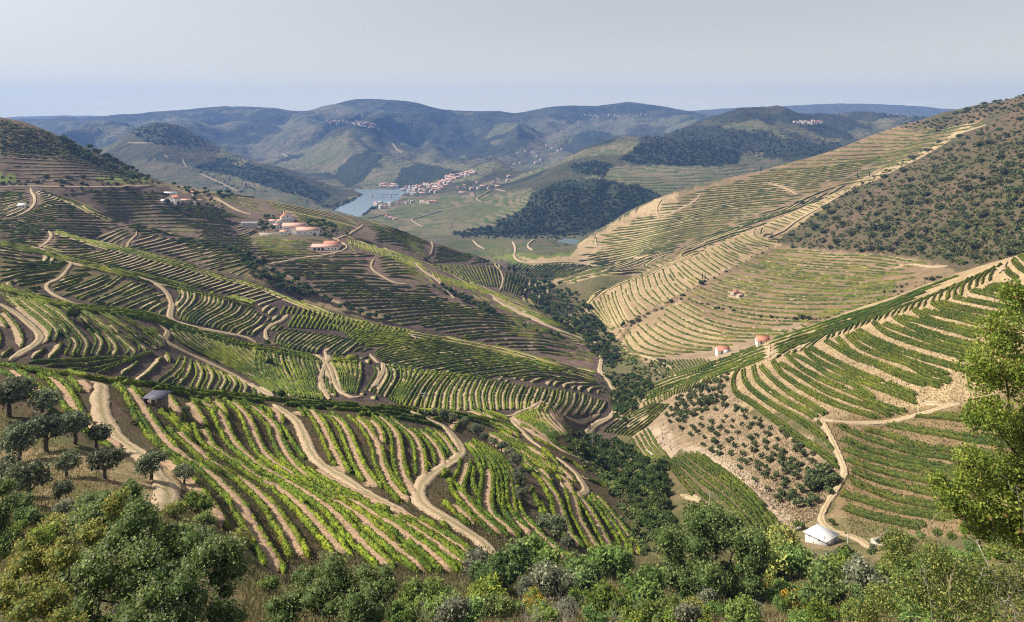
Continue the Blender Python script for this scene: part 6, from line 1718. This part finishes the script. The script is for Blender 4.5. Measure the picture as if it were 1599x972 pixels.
# ------------------------------------------------------------------ buildings
M_WHITE = flat_mat('white_render', (.84, .83, .80), .8, (.8, .05))
M_TOWN = flat_mat('town_render', (.52, .47, .42), .85, (.1, .25))
M_WHITE2 = flat_mat('white_sheet_roof', (.80, .81, .82), .5, (1.5, .05))
M_BLOCK = flat_mat('grey_block_wall', (.46, .46, .46), .9, (3, .14))
M_TILE = flat_mat('red_tile', (.46, .20, .13), .9, (3.5, .1))
M_TILE2 = flat_mat('pale_pink_tile', (.52, .31, .25), .9, (3.5, .08))
M_DARK = flat_mat('dark_opening', (.03, .03, .035), .5, (2, .1))
M_STONE = flat_mat('schist_stone', (.20, .16, .13), .95, (2.5, .35))
M_STONE2 = flat_mat('pale_stone', (.42, .38, .32), .95, (3, .25))
M_SLATE = flat_mat('dark_slate_roof', (.10, .10, .14), .6, (3, .2))
M_STEEL = flat_mat('silo_steel', (.50, .53, .58), .45, (.6, .1), .5, .3)
M_POLE = flat_mat('concrete_pole', (.50, .49, .47), .9, (4, .1))
M_WOOD = flat_mat('old_wood', (.16, .12, .09), .9, (5, .25))
M_IRON = flat_mat('bridge_iron', (.20, .22, .26), .7, (1, .1))

def box(x0, x1, y0, y1, z0, z1):
    v = np.array([(x, y, z) for x in (x0, x1) for y in (y0, y1) for z in (z0, z1)], float)
    f = np.array([(0, 1, 3, 2), (4, 6, 7, 5), (0, 4, 5, 1), (2, 3, 7, 6), (0, 2, 6, 4), (1, 5, 7, 3)])
    return v, f
def slab(p, th):
    """four roof corners (x,y,z) thickened downwards"""
    p = np.array(p, float); q = p - [0, 0, th]
    return np.vstack([p, q]), np.array([(0, 1, 2, 3), (7, 6, 5, 4), (0, 4, 5, 1), (1, 5, 6, 2), (2, 6, 7, 3), (3, 7, 4, 0)])
def gable_walls(w, d, h, rh, axis='x', base=-2.5, t=.35):
    """closed body with gable ends; ridge along x or y"""
    x, y = w / 2, d / 2
    if axis == 'x':
        v = [(-x, -y, base), (x, -y, base), (x, y, base), (-x, y, base), (-x, -y, h), (x, -y, h), (x, y, h), (-x, y, h), (-x, 0, h + rh), (x, 0, h + rh)]
        f = [(0, 1, 5, 4), (2, 3, 7, 6), (1, 2, 6, 5), (3, 0, 4, 7), (4, 5, 9, 8), (6, 7, 8, 9), (5, 6, 9, 9), (7, 4, 8, 8)]
    else:
        v = [(-x, -y, base), (x, -y, base), (x, y, base), (-x, y, base), (-x, -y, h), (x, -y, h), (x, y, h), (-x, y, h), (0, -y, h + rh), (0, y, h + rh)]
        f = [(0, 1, 5, 4), (2, 3, 7, 6), (1, 2, 6, 5), (3, 0, 4, 7), (5, 6, 9, 8), (7, 4, 8, 9), (4, 5, 8, 8), (6, 7, 9, 9)]
    return v, f
def mesh_mixed(name, v, f, mat):
    me = bpy.data.meshes.new(name)
    me.from_pydata([tuple(map(float, a)) for a in v], [], [tuple(dict.fromkeys(int(i) for i in q)) for q in f]); me.update()
    me.materials.append(mat); return me
def house(name, label, cat, loc, rz, w, d, h, rh, wall=None, roof=None, axis='x', over=.35, wins=(), door=None, group=None, chimney=None, base=-2.5, roofth=.22):
    wall = wall or M_WHITE; roof = roof or M_TILE
    e = empty(name, tuple(loc), rz); tag(e, label, cat, group)
    v, f = gable_walls(w, d, h, rh, axis, base); obj('wall', mesh_mixed('wall', v, f, wall), e)
    x, y = w / 2 + over, d / 2 + over; k = .06
    if axis == 'x':
        s = rh / (d / 2); e0 = h - over * s + k; r_ = h + rh + k
        a = slab([(-x, -y, e0), (x, -y, e0), (x, 0, r_), (-x, 0, r_)], roofth * .5); b = slab([(-x, 0, r_), (x, 0, r_), (x, y, e0), (-x, y, e0)], roofth * .5)
    else:
        s = rh / (w / 2); e0 = h - over * s + k; r_ = h + rh + k
        a = slab([(-x, -y, e0), (0, -y, r_), (0, y, r_), (-x, y, e0)], roofth * .5); b = slab([(0, -y, r_), (x, -y, e0), (x, y, e0), (0, y, r_)], roofth * .5)
    ra = merge2([a, b]); ra[0][:, 2] += roofth * .5
    ro = obj('roof', mesh_np('roof', ra[0], ra[1], roof), e)
    # ridge caps give the roof its line
    cap = box(-x, x, -.14, .14, r_ + roofth * .5 - .05, r_ + roofth * .5 + .1) if axis == 'x' else box(-.14, .14, -y, y, r_ + roofth * .5 - .05, r_ + roofth * .5 + .1)
    obj('ridge', mesh_np('ridge', cap[0], cap[1], roof), ro)
    if chimney:
        c = box(chimney[0] - .35, chimney[0] + .35, chimney[1] - .35, chimney[1] + .35, h, h + rh + 1.0); obj('chimney', mesh_np('chimney', c[0], c[1], wall), ro)
    def opening(nm, face, u, z, ww, hh, dep=.12):
        if face in 'FB':
            yy = -d / 2 if face == 'F' else d / 2; q = box(u - ww / 2, u + ww / 2, yy - .03, yy + .03, z, z + hh); fr = box(u - ww / 2 - .1, u + ww / 2 + .1, yy - .05, yy + .05, z - .16, z - .02)
        else:
            xx = -w / 2 if face == 'L' else w / 2; q = box(xx - .03, xx + .03, u - ww / 2, u + ww / 2, z, z + hh); fr = box(xx - .05, xx + .05, u - ww / 2 - .1, u + ww / 2 + .1, z - .16, z - .02)
        o = obj(nm, mesh_np(nm, q[0], q[1], M_DARK if nm == 'window' else M_WOOD), e)
        if nm == 'window': obj('sill', mesh_np('sill', fr[0], fr[1], M_STONE2), o)
    for wn in wins: opening('window', *wn)
    if door: opening('door', *door)
    return e
def gpos(u, v, d0, d1, dz=0.0):
    g = ground(u, v, d0, d1)
    return np.array([g[0], g[1], g[2] + dz])

# winery: three joined volumes stepping down the slope
pz = gpos(452, 367, 760, 1000)
house('winery_barn', 'tall white winery barn with pale pink roof at the left of the group', 'barn', (pz[0] + 3, pz[1] + 10, pz[2] + .5), .10, 25, 14, 8.4, 2.9, M_WHITE, M_TILE2, wins=[('F', -9, 5.6, 1.3, 1.2), ('F', -6, 5.6, 1.3, 1.2), ('F', -3, 6.4, 1.6, .7), ('F', 0, 6.4, 1.6, .7), ('F', 3, 6.4, 1.6, .7), ('F', 6, 6.4, 1.6, .7), ('F', 9, 6.4, 1.6, .7), ('L', 0, 3, 1.2, 1.5), ('L', 3, 3, 1.2, 1.5)], door=('F', -8, 0, 1.6, 2.4), base=-6)
house('winery_hall', 'low white winery hall with long pink tiled roof facing the valley', 'barn', (pz[0] + 20, pz[1] + 1, pz[2] + .2), .10, 24, 13, 5.4, 2.5, M_WHITE, M_TILE2, wins=[('F', -8, 2.2, 1.2, 1.3), ('F', -2, 2.2, 1.0, 1.2), ('F', 4, 2.2, 1.0, 1.2), ('R', -2, 2.2, 1.2, 1.2)], door=('F', 8, -.3, 3.0, 3.2), base=-6)
house('winery_gallery', 'narrow red roofed gallery between the two winery barns', 'building', (pz[0] + 12, pz[1] + 6.5, pz[2] + .3), .10, 22, 8, 5.9, 2.0, M_WHITE, M_TILE, wins=[('F', -7, 4.2, 1.2, .8)], base=-6)
house('entrance_wing', 'small white wing at the foot of the tall winery barn', 'building', (pz[0] - 6, pz[1] + 1.5, pz[2] - .2), .10, 9, 6, 3.8, 1.2, M_WHITE, M_TILE2, wins=[('F', -2, 1.4, 1, 1.2), ('F', 2, 1.4, 1, 1.2)], base=-6)
pz = gpos(446, 347, 760, 1010)
house('manor_house', 'white house with steep red roof and tall gable above the winery', 'house', (pz[0], pz[1] + 5, pz[2]), .42, 14, 12, 5.2, 5.4, M_WHITE, M_TILE, axis='y', wins=[('F', -3, 1.6, 1, 1.4), ('F', 0, 1.6, 1, 1.4), ('F', 3, 1.6, 1, 1.4), ('F', 0, 5.6, 1.1, 1.4), ('L', -3, 2, 1, 1.4), ('L', 2, 2, 1, 1.4)], door=('F', 5, 0, 1.2, 2.2), chimney=(-3, 3))
for k, (u, v, w_, d_, h_) in enumerate([(427, 350, 9, 7, 4), (432, 356, 7, 5, 3.4), (437, 351, 6, 5, 4.5)]):
    pz = gpos(u, v, 760, 1010)
    house('annexe', ['little white annexe left of the steep roofed house', 'small white store above the winery wing', 'white tower-like annexe under the steep roofed house'][k], 'building', pz, .2, w_, d_, h_, 1.3, M_WHITE, M_TILE2, wins=[('F', -1.5, 1.3, .9, 1.1), ('F', 1.5, 1.3, .9, 1.1)])
pz = gpos(507, 391, 700, 900)
house('long_shed', 'long low white shed with pink roof below the winery', 'shed', (pz[0], pz[1] + 4, pz[2]), .04, 27, 10, 3.4, 2.3, M_WHITE, M_TILE2, wins=[('F', -10, .3, 2.4, 2.2), ('F', -6, .3, 2.4, 2.2), ('F', -2, .3, 2.4, 2.2), ('F', 4, 1.2, 1.2, 1.2), ('F', 8, 1.2, 1.2, 1.2)], door=('F', 11, 0, 1.3, 2.2))
house('red_shed', 'dark red roofed shed behind the long low shed', 'shed', (pz[0] + 5, pz[1] + 13, pz[2] + 1.2), .0, 17, 8, 3.4, 2.6, M_WHITE, M_TILE, wins=[('F', 3, 1.2, 1.2, 1.2)])
# retaining wall of the winery terrace
pz = gpos(425, 366, 760, 1000)
b_ = box(-14, 14, -.4, .4, -4, 1.6)
tag(obj('terrace_wall', mesh_np('terrace_wall', b_[0], b_[1], M_STONE2), None, tuple(pz), .06), 'pale wall holding the yard left of the winery', 'wall')
# steel silos
def cyl(r, z0, z1, n=14, cone=0.0):
    a = np.arange(n) / n * 2 * math.pi
    v = np.vstack([np.c_[np.cos(a) * r, np.sin(a) * r, np.full(n, z0)], np.c_[np.cos(a) * r, np.sin(a) * r, np.full(n, z1)], [[0, 0, z1 + cone]]])
    f = [(i, (i + 1) % n, n + (i + 1) % n, n + i) for i in range(n)] + [(n + i, n + (i + 1) % n, 2 * n, 2 * n) for i in range(n)]
    return v, f
g0 = gpos(388, 357.5, 740, 980)
for k in range(8):
    x = g0[0] - 8.2 + k * 2.35; y = g0[1] + 3; z = float(zat(g0[0], y)) + ZC
    e = empty('silo', (x, y, z)); tag(e, '%s steel silo from the left in the row beside the winery' % ordinal(k), 'silo', 'steel silos in a row')
    v, f = cyl(1.02, -2, 6.3); obj('tank', mesh_mixed('tank', v, f, M_STEEL), e)
    v, f = cyl(1.08, 6.3, 6.4, 14, .8); obj('lid', mesh_mixed('lid', v, f, M_WHITE2), e)
# hamlet on the hill
pz = gpos(264, 305, 850, 1150); 
house('long_shed', 'long low white shed at the top of the hamlet field', 'shed', pz, 0, 17, 4, 3.0, .6, M_WHITE, M_WHITE2, wins=[('F', x, .8, 1.0, 1.2) for x in (-6, -3, 0, 3, 6)])
pz = gpos(270, 316, 800, 1150)
house('farmhouse', 'white farmhouse with a red gabled roof in the hamlet', 'house', pz, -.25, 13, 10, 4.6, 3.0, M_WHITE, M_TILE, axis='y', wins=[('F', -2, 3.2, 1, 1.2), ('F', 2, 3.2, 1, 1.2), ('F', -3, .8, 1, 1.2), ('F', 3, .8, 1, 1.2)], door=('F', 0, 0, 1.1, 2.1))
for k, (u, v, w_, d_, h_, wm, rm, lab) in enumerate([(290, 317, 16, 6, 3.2, M_STONE2, M_TILE2, 'long stone barn with faded roof right of the white farmhouse'), (309, 318, 13, 7, 3.6, M_STONE2, M_TILE2, 'stone house with faded pink roof among the hamlet trees'), (301, 321, 6, 5, 3.6, M_WHITE, M_WHITE2, 'small white outbuilding under the hamlet trees'),
        (255, 317, 4, 3, 2.6, M_WHITE, M_WHITE2, 'tiny white hut left of the farmhouse'), (35, 325, 6, 4, 2.6, M_WHITE, M_WHITE2, 'small white hut on the far left terraces'), (302, 304, 8, 5, 3, M_STONE2, M_TILE, 'small red roofed house at the end of the bright hilltop track')]):
    pz = gpos(u, v, 560, 1250); house('stone_house' if k < 2 else 'hut', lab, 'house' if k in (0, 1, 5) else 'hut', pz, .05 * k, w_, d_, h_, 1.2, wm, rm, wins=[('F', -w_ * .25, 1, .9, 1.1), ('F', w_ * .2, 1, .9, 1.1)])
# small houses of the right side
pz = gpos(1129, 552, 430, 620)
house('cottage', 'small white cottage with bright orange tiled roof by the field track', 'cottage', pz + [0, 1, .2], -.06, 7.6, 7.0, 2.1, 2.1, M_WHITE, M_TILE, wins=[('F', 1.6, .9, .9, 1.0)], door=('F', -1.2, 0, 1.0, 1.8))
b_ = box(-1.6, 1.6, -1, 1, -1, 1.6); tag(obj('water_tank', mesh_np('water_tank', b_[0], b_[1], M_STEEL), None, (pz[0] + 1.2, pz[1] - 4.5, float(zat(pz[0] + 1.2, pz[1] - 4.5)) + ZC), .3), 'grey tank in front of the orange roofed cottage', 'tank')
pz = gpos(1191, 537, 360, 620)
house('cottage', 'white cottage with pink roof sitting on the right hill crest', 'cottage', pz + [0, .5, .3], -.12, 5.8, 5.4, 1.8, 1.6, M_WHITE, M_TILE, wins=[('F', 1.3, .8, .7, .9), ('L', 0, .8, .8, .9)], door=('F', -1, 0, .9, 1.5))
pz = gpos(1147, 460, 600, 900)
house('ruined_house', 'ruined stone house with sagging red brown roof on the brown terraces', 'ruin', pz, .5, 7, 5, 2.4, 1.3, M_STONE2, M_TILE, wins=[('F', -1.5, .8, .8, 1)])
pz = gpos(1155, 464, 600, 900)
house('ruined_house', 'lower pale walled ruin beside the sagging red roof', 'ruin', pz, .5, 6, 4, 2.0, .9, M_STONE2, M_TILE2, door=('F', 0, 0, 1, 1.8))
# dark shed in the near vineyard
pz = gpos(239, 634, 150, 260); S_ = pz[1] / 1231
e = empty('stone_shed', tuple(pz), -.08); tag(e, 'low dark stone shed with a sloping grey lean-to roof in the near vineyard', 'shed')
W_ = 27 * S_; H_ = 11 * S_
b_ = box(-W_ / 2, W_ / 2, 0, 3.0, -1.5, H_); obj('wall', mesh_np('wall', b_[0], b_[1], M_STONE), e)
r_ = slab([(-W_ / 2 - .6, -.35, H_ + .02), (W_ / 2 + .3, -.35, H_ + .02), (W_ / 2 + .9, 3.3, H_ + .55), (-W_ / 2, 3.3, H_ + .55)], .1); r_[0][:, 2] += .12
rf = obj('roof', mesh_np('roof', r_[0], r_[1], M_SLATE), e)
b_ = box(-.4, .5, -.03, .03, -.2, H_ * .85); obj('door', mesh_np('door', b_[0], b_[1], M_WOOD), e)
for k in range(7):
    x = -W_ / 2 + .1 + k * W_ / 6.5; q = tube([(x, -.36, H_ + .15), (x + .55, 3.3, H_ + .69)], .03, .03, 4); obj('batten', mesh_np('batten', q[0], q[1], M_SLATE), rf)

# white shed at the lower right: corners read from the photograph, level floor
gA = gpos(1283, 847, 150, 260)
zf = gA[2]
def flr(u, v): D = (ZC - zf) * FPX / (v - VH); return np.array([(u - UC) / FPX * D, D])
A_s, B_s, C_s = flr(1257, 842), flr(1289.5, 858), flr(1309, 847)
ux = B_s - A_s; Lx = np.linalg.norm(ux); ux /= Lx; uy = np.array([-ux[1], ux[0]]); Ly = abs(np.dot(C_s - B_s, uy)); rz = math.atan2(ux[1], ux[0])
e = empty('white_shed', (A_s[0], A_s[1], zf), rz); tag(e, 'white flat roofed shed of grey blocks beside the farm track', 'shed')
Hs = 10.5 / FPX * A_s[1]
b_ = box(0, Lx, 0, Ly, -2.2, Hs); obj('wall', mesh_np('wall', b_[0], b_[1], M_BLOCK), e)
r_ = slab([(-.25, -.3, Hs + .16), (Lx + .25, -.3, Hs + .16), (Lx + .25, Ly + .3, Hs + .34), (-.25, Ly + .3, Hs + .34)], .09)
rf = obj('roof', mesh_np('roof', r_[0], r_[1], M_WHITE2), e)
for k in range(11):                                   # raised seams of the sheet roof
    x = -.2 + k * (Lx + .4) / 10; q = box(x - .02, x + .02, -.3, Ly + .3, Hs + .1, Hs + .1)
    v = np.array([(x - .025, -.3, Hs + .16), (x + .025, -.3, Hs + .16), (x + .025, Ly + .3, Hs + .34), (x - .025, Ly + .3, Hs + .34)]) + [0, 0, .035]
    sv = slab(v, .03); obj('seam', mesh_np('seam', sv[0], sv[1], M_WHITE2), rf)
v, f = cyl(.09, Hs + .15, Hs + .75, 8, .05); v = np.array(v) + [Lx * .86, .8, 0]; obj('flue', mesh_mixed('flue', v, f, M_DARK), rf)
for x in (.9, Lx - 1.9):
    b_ = box(x, x + .45, -.03, .03, Hs - .45, Hs - .2); obj('vent', mesh_np('vent', b_[0], b_[1], M_DARK), e)
b_ = box(Lx - .03, Lx + .03, Ly - 1.7, Ly - .4, .05, Hs - .3); obj('door', mesh_np('door', b_[0], b_[1], flat_mat('blue_grey_door', (.22, .30, .42), .6)), e)
for j in range(1, 4):
    zc_ = -.2 + j * Hs / 3.6
    b_ = box(0, Lx, -.012, .006, zc_, zc_ + .03); obj('mortar_line', mesh_np('mortar_line', b_[0], b_[1], M_STONE2), e)
# stone tank with dark water
pz = gpos(1376, 850, 140, 260)
e = empty('stone_tank', tuple(pz), .25); tag(e, 'low stone walled water tank with dark water right of the white shed', 'tank')
for nm, q in (('front_wall', box(-1.6, 1.6, -1.2, -.95, -1, .7)), ('back_wall', box(-1.6, 1.6, 1.2, 1.45, -1, .75)), ('side_wall', box(-1.62, -1.38, -.95, 1.2, -1, .72)), ('side_wall', box(1.38, 1.62, -.95, 1.2, -1, .72))): obj(nm, mesh_np(nm, q[0], q[1], M_STONE2), e)
q = box(-1.38, 1.38, -.95, 1.2, -.5, .25); obj('water', mesh_np('water', q[0], q[1], flat_mat('dark_water', (.02, .03, .025), .2)), e)
# dry stone walls at the grove foot
for k, (u0, v0, u1, v1, lab) in enumerate([(1238, 832, 1254, 826, 'short dry stone wall below the grove'), (1006, 703, 1020, 712, 'rocky outcrop wall beside the striped creek field')]):
    a = gpos(u0, v0, 140, 480); b = gpos(u1, v1, 140, 480); rg = np.random.default_rng(k + 9)
    e = empty('stone_wall', tuple(a)); tag(e, lab, 'wall'); L = np.linalg.norm((b - a)[:2]); 
    for i in range(int(L / .7)):
        for j in range(2):
            p = (b - a) * ((i + .5 * j) / max(1, L / .7)); q = box(-.33, .33, -.25, .25, 0, .42); q[0][:, :] *= rg.uniform(.8, 1.1, 3)
            obj('stone', mesh_np('stone', q[0], q[1], M_STONE2), e, (p[0], p[1], p[2] + j * .42 - .1), rg.random())

# outcrop rocks on the rocky banks
def rock_mesh(seed):
    rg = np.random.default_rng(seed); th = np.linspace(0, math.pi, 5)[:, None]; ph = np.arange(7)[None] / 7 * 6.283
    r = 1 + rg.normal(0, .22, (5, 7)); v = np.stack([np.sin(th) * np.cos(ph) * r, np.sin(th) * np.sin(ph) * r * .7, np.cos(th) * r * .6], -1).reshape(-1, 3)
    i = np.arange(4)[:, None] * 7; j = np.arange(7)[None]; j2 = (j + 1) % 7
    return mesh_np('rock', v, np.stack([(i + j).ravel(), (i + 7 + j).ravel(), (i + 7 + j2).ravel(), (i + j2).ravel()], 1), M_ROCK)
M_ROCK = flat_mat('pale_schist', (.36, .285, .19), .95, (.8, .3))
ROCKS = [rock_mesh(k) for k in range(5)]
rg = np.random.default_rng(15)
for poly, n, s, wh in [('1082 704,1112 698,1180 750,1232 806,1250 832,1232 836,1150 765,1090 722', 70, (.3, .8), 'rocky bank between grove and creek field'), ('1010 670,1038 668,1060 702,1050 712,1030 706', 26, (.4, 1.2), 'bare outcrop at the tip of the grove'),
                       ('1290 540,1340 560,1400 592,1440 606,1400 600,1330 570', 50, (.3, .7), 'stony bank inside the right hill rows')]:
    pts, w3 = scatter_px(poly, n, 140, 480, 4, rg)
    for i, o_ in enumerate(np.argsort(pts[:, 0])):
        m_ = w3[o_]; s_ = rg.uniform(*s)
        tag(obj('rock', ROCKS[rg.integers(5)], None, (m_[0], m_[1], m_[2]), rg.random() * 6, (s_ * 1.3, s_, s_)), '%s pale rock from the left on the %s' % (ordinal(i), wh), 'rock', 'rocks on the ' + wh)

# utility poles and the pylon
def pole(label, u, v, top, arms=1, name='utility_pole'):
    g = gpos(u, v, 120, 520); h = (v - top) / FPX * g[1]
    e = empty(name, tuple(g)); tag(e, label, 'pole')
    q = tube([(0, 0, -1), (0, 0, h)], .16, .10, 8); obj('shaft', mesh_np('shaft', q[0], q[1], M_POLE), e)
    for k in range(arms):
        z = h - .35 - k * .9; q = box(-1.1, 1.1, -.06, .06, z - .06, z + .06); a = obj('crossarm', mesh_np('crossarm', q[0], q[1], M_POLE), e)
        for x in (-1, 0, 1):
            v_, f_ = cyl(.06, z + .06, z + .34, 6, .05); v_ = np.array(v_) + [x, 0, 0]; obj('insulator', mesh_mixed('insulator', v_, f_, M_WHITE2), a)
    return e
pole('tall grey power pole with crossarms on the near crest', 663.5, 648, 613, 2)
pole('power pole with transformer in the dark terraces', 592, 616, 600, 2)
pole('power pole above the creek wood', 925, 697, 680, 1)
pole('shorter power pole right of the creek wood', 967, 708, 699, 1)
pole('thin pole beside the striped creek field', 1108, 790, 766, 0)
pole('thin pole in the yard before the white shed', 1270, 868, 846, 0)
pole('thin pole behind the white shed corner', 1324, 849, 832, 0)

# bridge over the river
bl = at(572, 304.5, 1.0); zb = WATER_Z + 8.5
DB = -zb * 0 + (abs(zb)) / ((304.5 - VH) / FPX)
xa, xb = (571 - UC) / FPX * DB, (622 - UC) / FPX * DB
e = empty('road_bridge', ((xa + xb) / 2, DB, ZC + zb)); tag(e, 'flat iron road bridge on stone piers across the river', 'bridge')
hw_ = (xb - xa) / 2
q = box(-hw_, hw_, -3.5, 3.5, -.6, 0); obj('deck', mesh_np('deck', q[0], q[1], M_IRON), e)
for y in (-3.5, 3.5):
    parts = [box(-hw_, hw_, y - .15, y + .15, 1.5, 1.9)]
    for x in np.arange(-hw_, hw_, 5): parts.append(box(x - .15, x + .15, y - .12, y + .12, 0, 1.5))
    q = merge2(parts); obj('truss', mesh_np('truss', q[0], q[1], M_IRON), e)
for t in (-.62, 0.0, .55):
    q = box(t * hw_ - 1.6, t * hw_ + 1.6, -4, 4, -14, -.6); obj('pier', mesh_np('pier', q[0], q[1], M_STONE2), e)

# riverside town and scattered villages
TW = []
for k, (w_, d_, h_, rh, rm) in enumerate([(12, 9, 6.5, 2.0, M_TILE), (16, 9, 5.0, 2.0, M_TILE2), (9, 9, 8.0, 1.8, M_TILE), (22, 10, 6.5, 2.2, M_TILE2), (11, 8, 7.5, 1.2, M_TOWN)]):
    e = house('town_house', None, None, (0, 0, -5000), 0, w_, d_, h_, rh, M_TOWN, rm, 'x', .3, base=-6)
    TW.append([(c.name.split('.')[0], c.data) for c in e.children])
    for c in list(e.children):
        for cc in list(c.children): bpy.data.objects.remove(cc)
        bpy.data.objects.remove(c)
    bpy.data.objects.remove(e)
def town(poly, n, d0, d1, mind, seed, wh, sc=(.8, 1.1), name='town_house'):
    rg = np.random.default_rng(seed); pts, w3 = scatter_px(poly, n, d0, d1, mind, rg)
    for i, o_ in enumerate(np.argsort(pts[:, 0])):
        k = rg.integers(len(TW)); p = w3[o_]; s_ = rg.uniform(*sc)
        e = empty(name, (p[0], p[1], max(p[2], ZC + WATER_Z + 1)), rg.uniform(-.7, .7)); e.scale = (s_, s_, s_)
        tag(e, '%s house from left, %s roof, %s' % (ordinal(i), ['red', 'pale', 'red', 'long pale', 'flat white'][k], wh), 'house', 'houses, ' + wh)
        for nm, me_ in TW[k]: obj(nm, me_, e)
town('624 302,632 296,650 292,672 288,690 284,692 300,672 304,648 306', 34, 2200, 3200, 3.4, 201, 'waterfront of the river town')
town('672 292,690 282,705 274,712 276,702 288,690 298,684 302', 24, 2200, 3200, 3.2, 202, 'steep street of the river town')
town('690 286,705 276,725 270,745 268,742 273,720 277,700 287', 26, 2200, 3400, 3.2, 203, 'upper edge of the river town')
town('596 291,622 289,628 294,600 296', 7, 2300, 3400, 4, 204, 'bank across from the bridge', (.9, 1.3))
town('582 322,602 320,612 322,600 327,584 326', 5, 1900, 2700, 5, 205, 'estate on the river point', (.9, 1.3))
town('615 318,640 314,648 318,625 322', 5, 1900, 2700, 5, 206, 'farm between the river and town', (.6, .9))
town('655 318,682 314,684 318,656 321', 6, 1800, 2700, 4, 207, 'white farm in the orchards', (.8, 1.1))
town('700 300,730 290,770 280,800 275,800 290,740 308', 14, 1800, 3300, 8, 208, 'orchards above the river town', (.7, 1.1))
town('552 190,585 194,590 202,570 200,548 194', 20, 3800, 5600, 2.6, 211, 'village on the far mountain', (.7, 1.1))
town('505 189,545 190,548 196,510 195', 9, 3800, 5600, 4, 212, 'hamlet left of the mountain village', (.9, 1.3))
town('905 180,990 178,1020 181,960 185,910 184', 20, 3800, 6200, 4.2, 213, 'ridge village on the right mountain', (.7, 1.0))
town('800 242,860 225,880 235,840 256,800 262', 14, 2800, 5500, 6, 214, 'slope beyond the river town', (.8, 1.2))
town('1330 184,1400 180,1440 186,1400 192,1340 192', 34, 5000, 7600, 3, 215, 'white town on the far plain', (1.0, 1.8))
town('1240 192,1270 190,1285 193,1255 198', 14, 2400, 4200, 3, 216, 'village on the flat hill top', (.8, 1.2))
town('604 339,618 343,622 346,606 343', 3, 1600, 2300, 6, 217, 'grey sheds behind the skyline vines', (.7, 1.0))

grass_patch('grove_weeds', '1030 668,1050 640,1075 618,1135 590,1180 650,1296 735,1305 760,1290 800,1240 830,1185 770,1095 700', 14000, 150, 420, .38, (.11, .13, .05), (.27, .20, .12), 9, 'low dry weeds between the grove olives', .12)
grass_patch('slope_weeds', '1000 640,1200 560,1400 500,1560 430,1600 600,1600 830,1330 840,1290 660,1150 640', 26000, 150, 460, .4, (.10, .12, .04), (.28, .21, .12), 10, 'dry weeds on the banks of the right hill', .12)
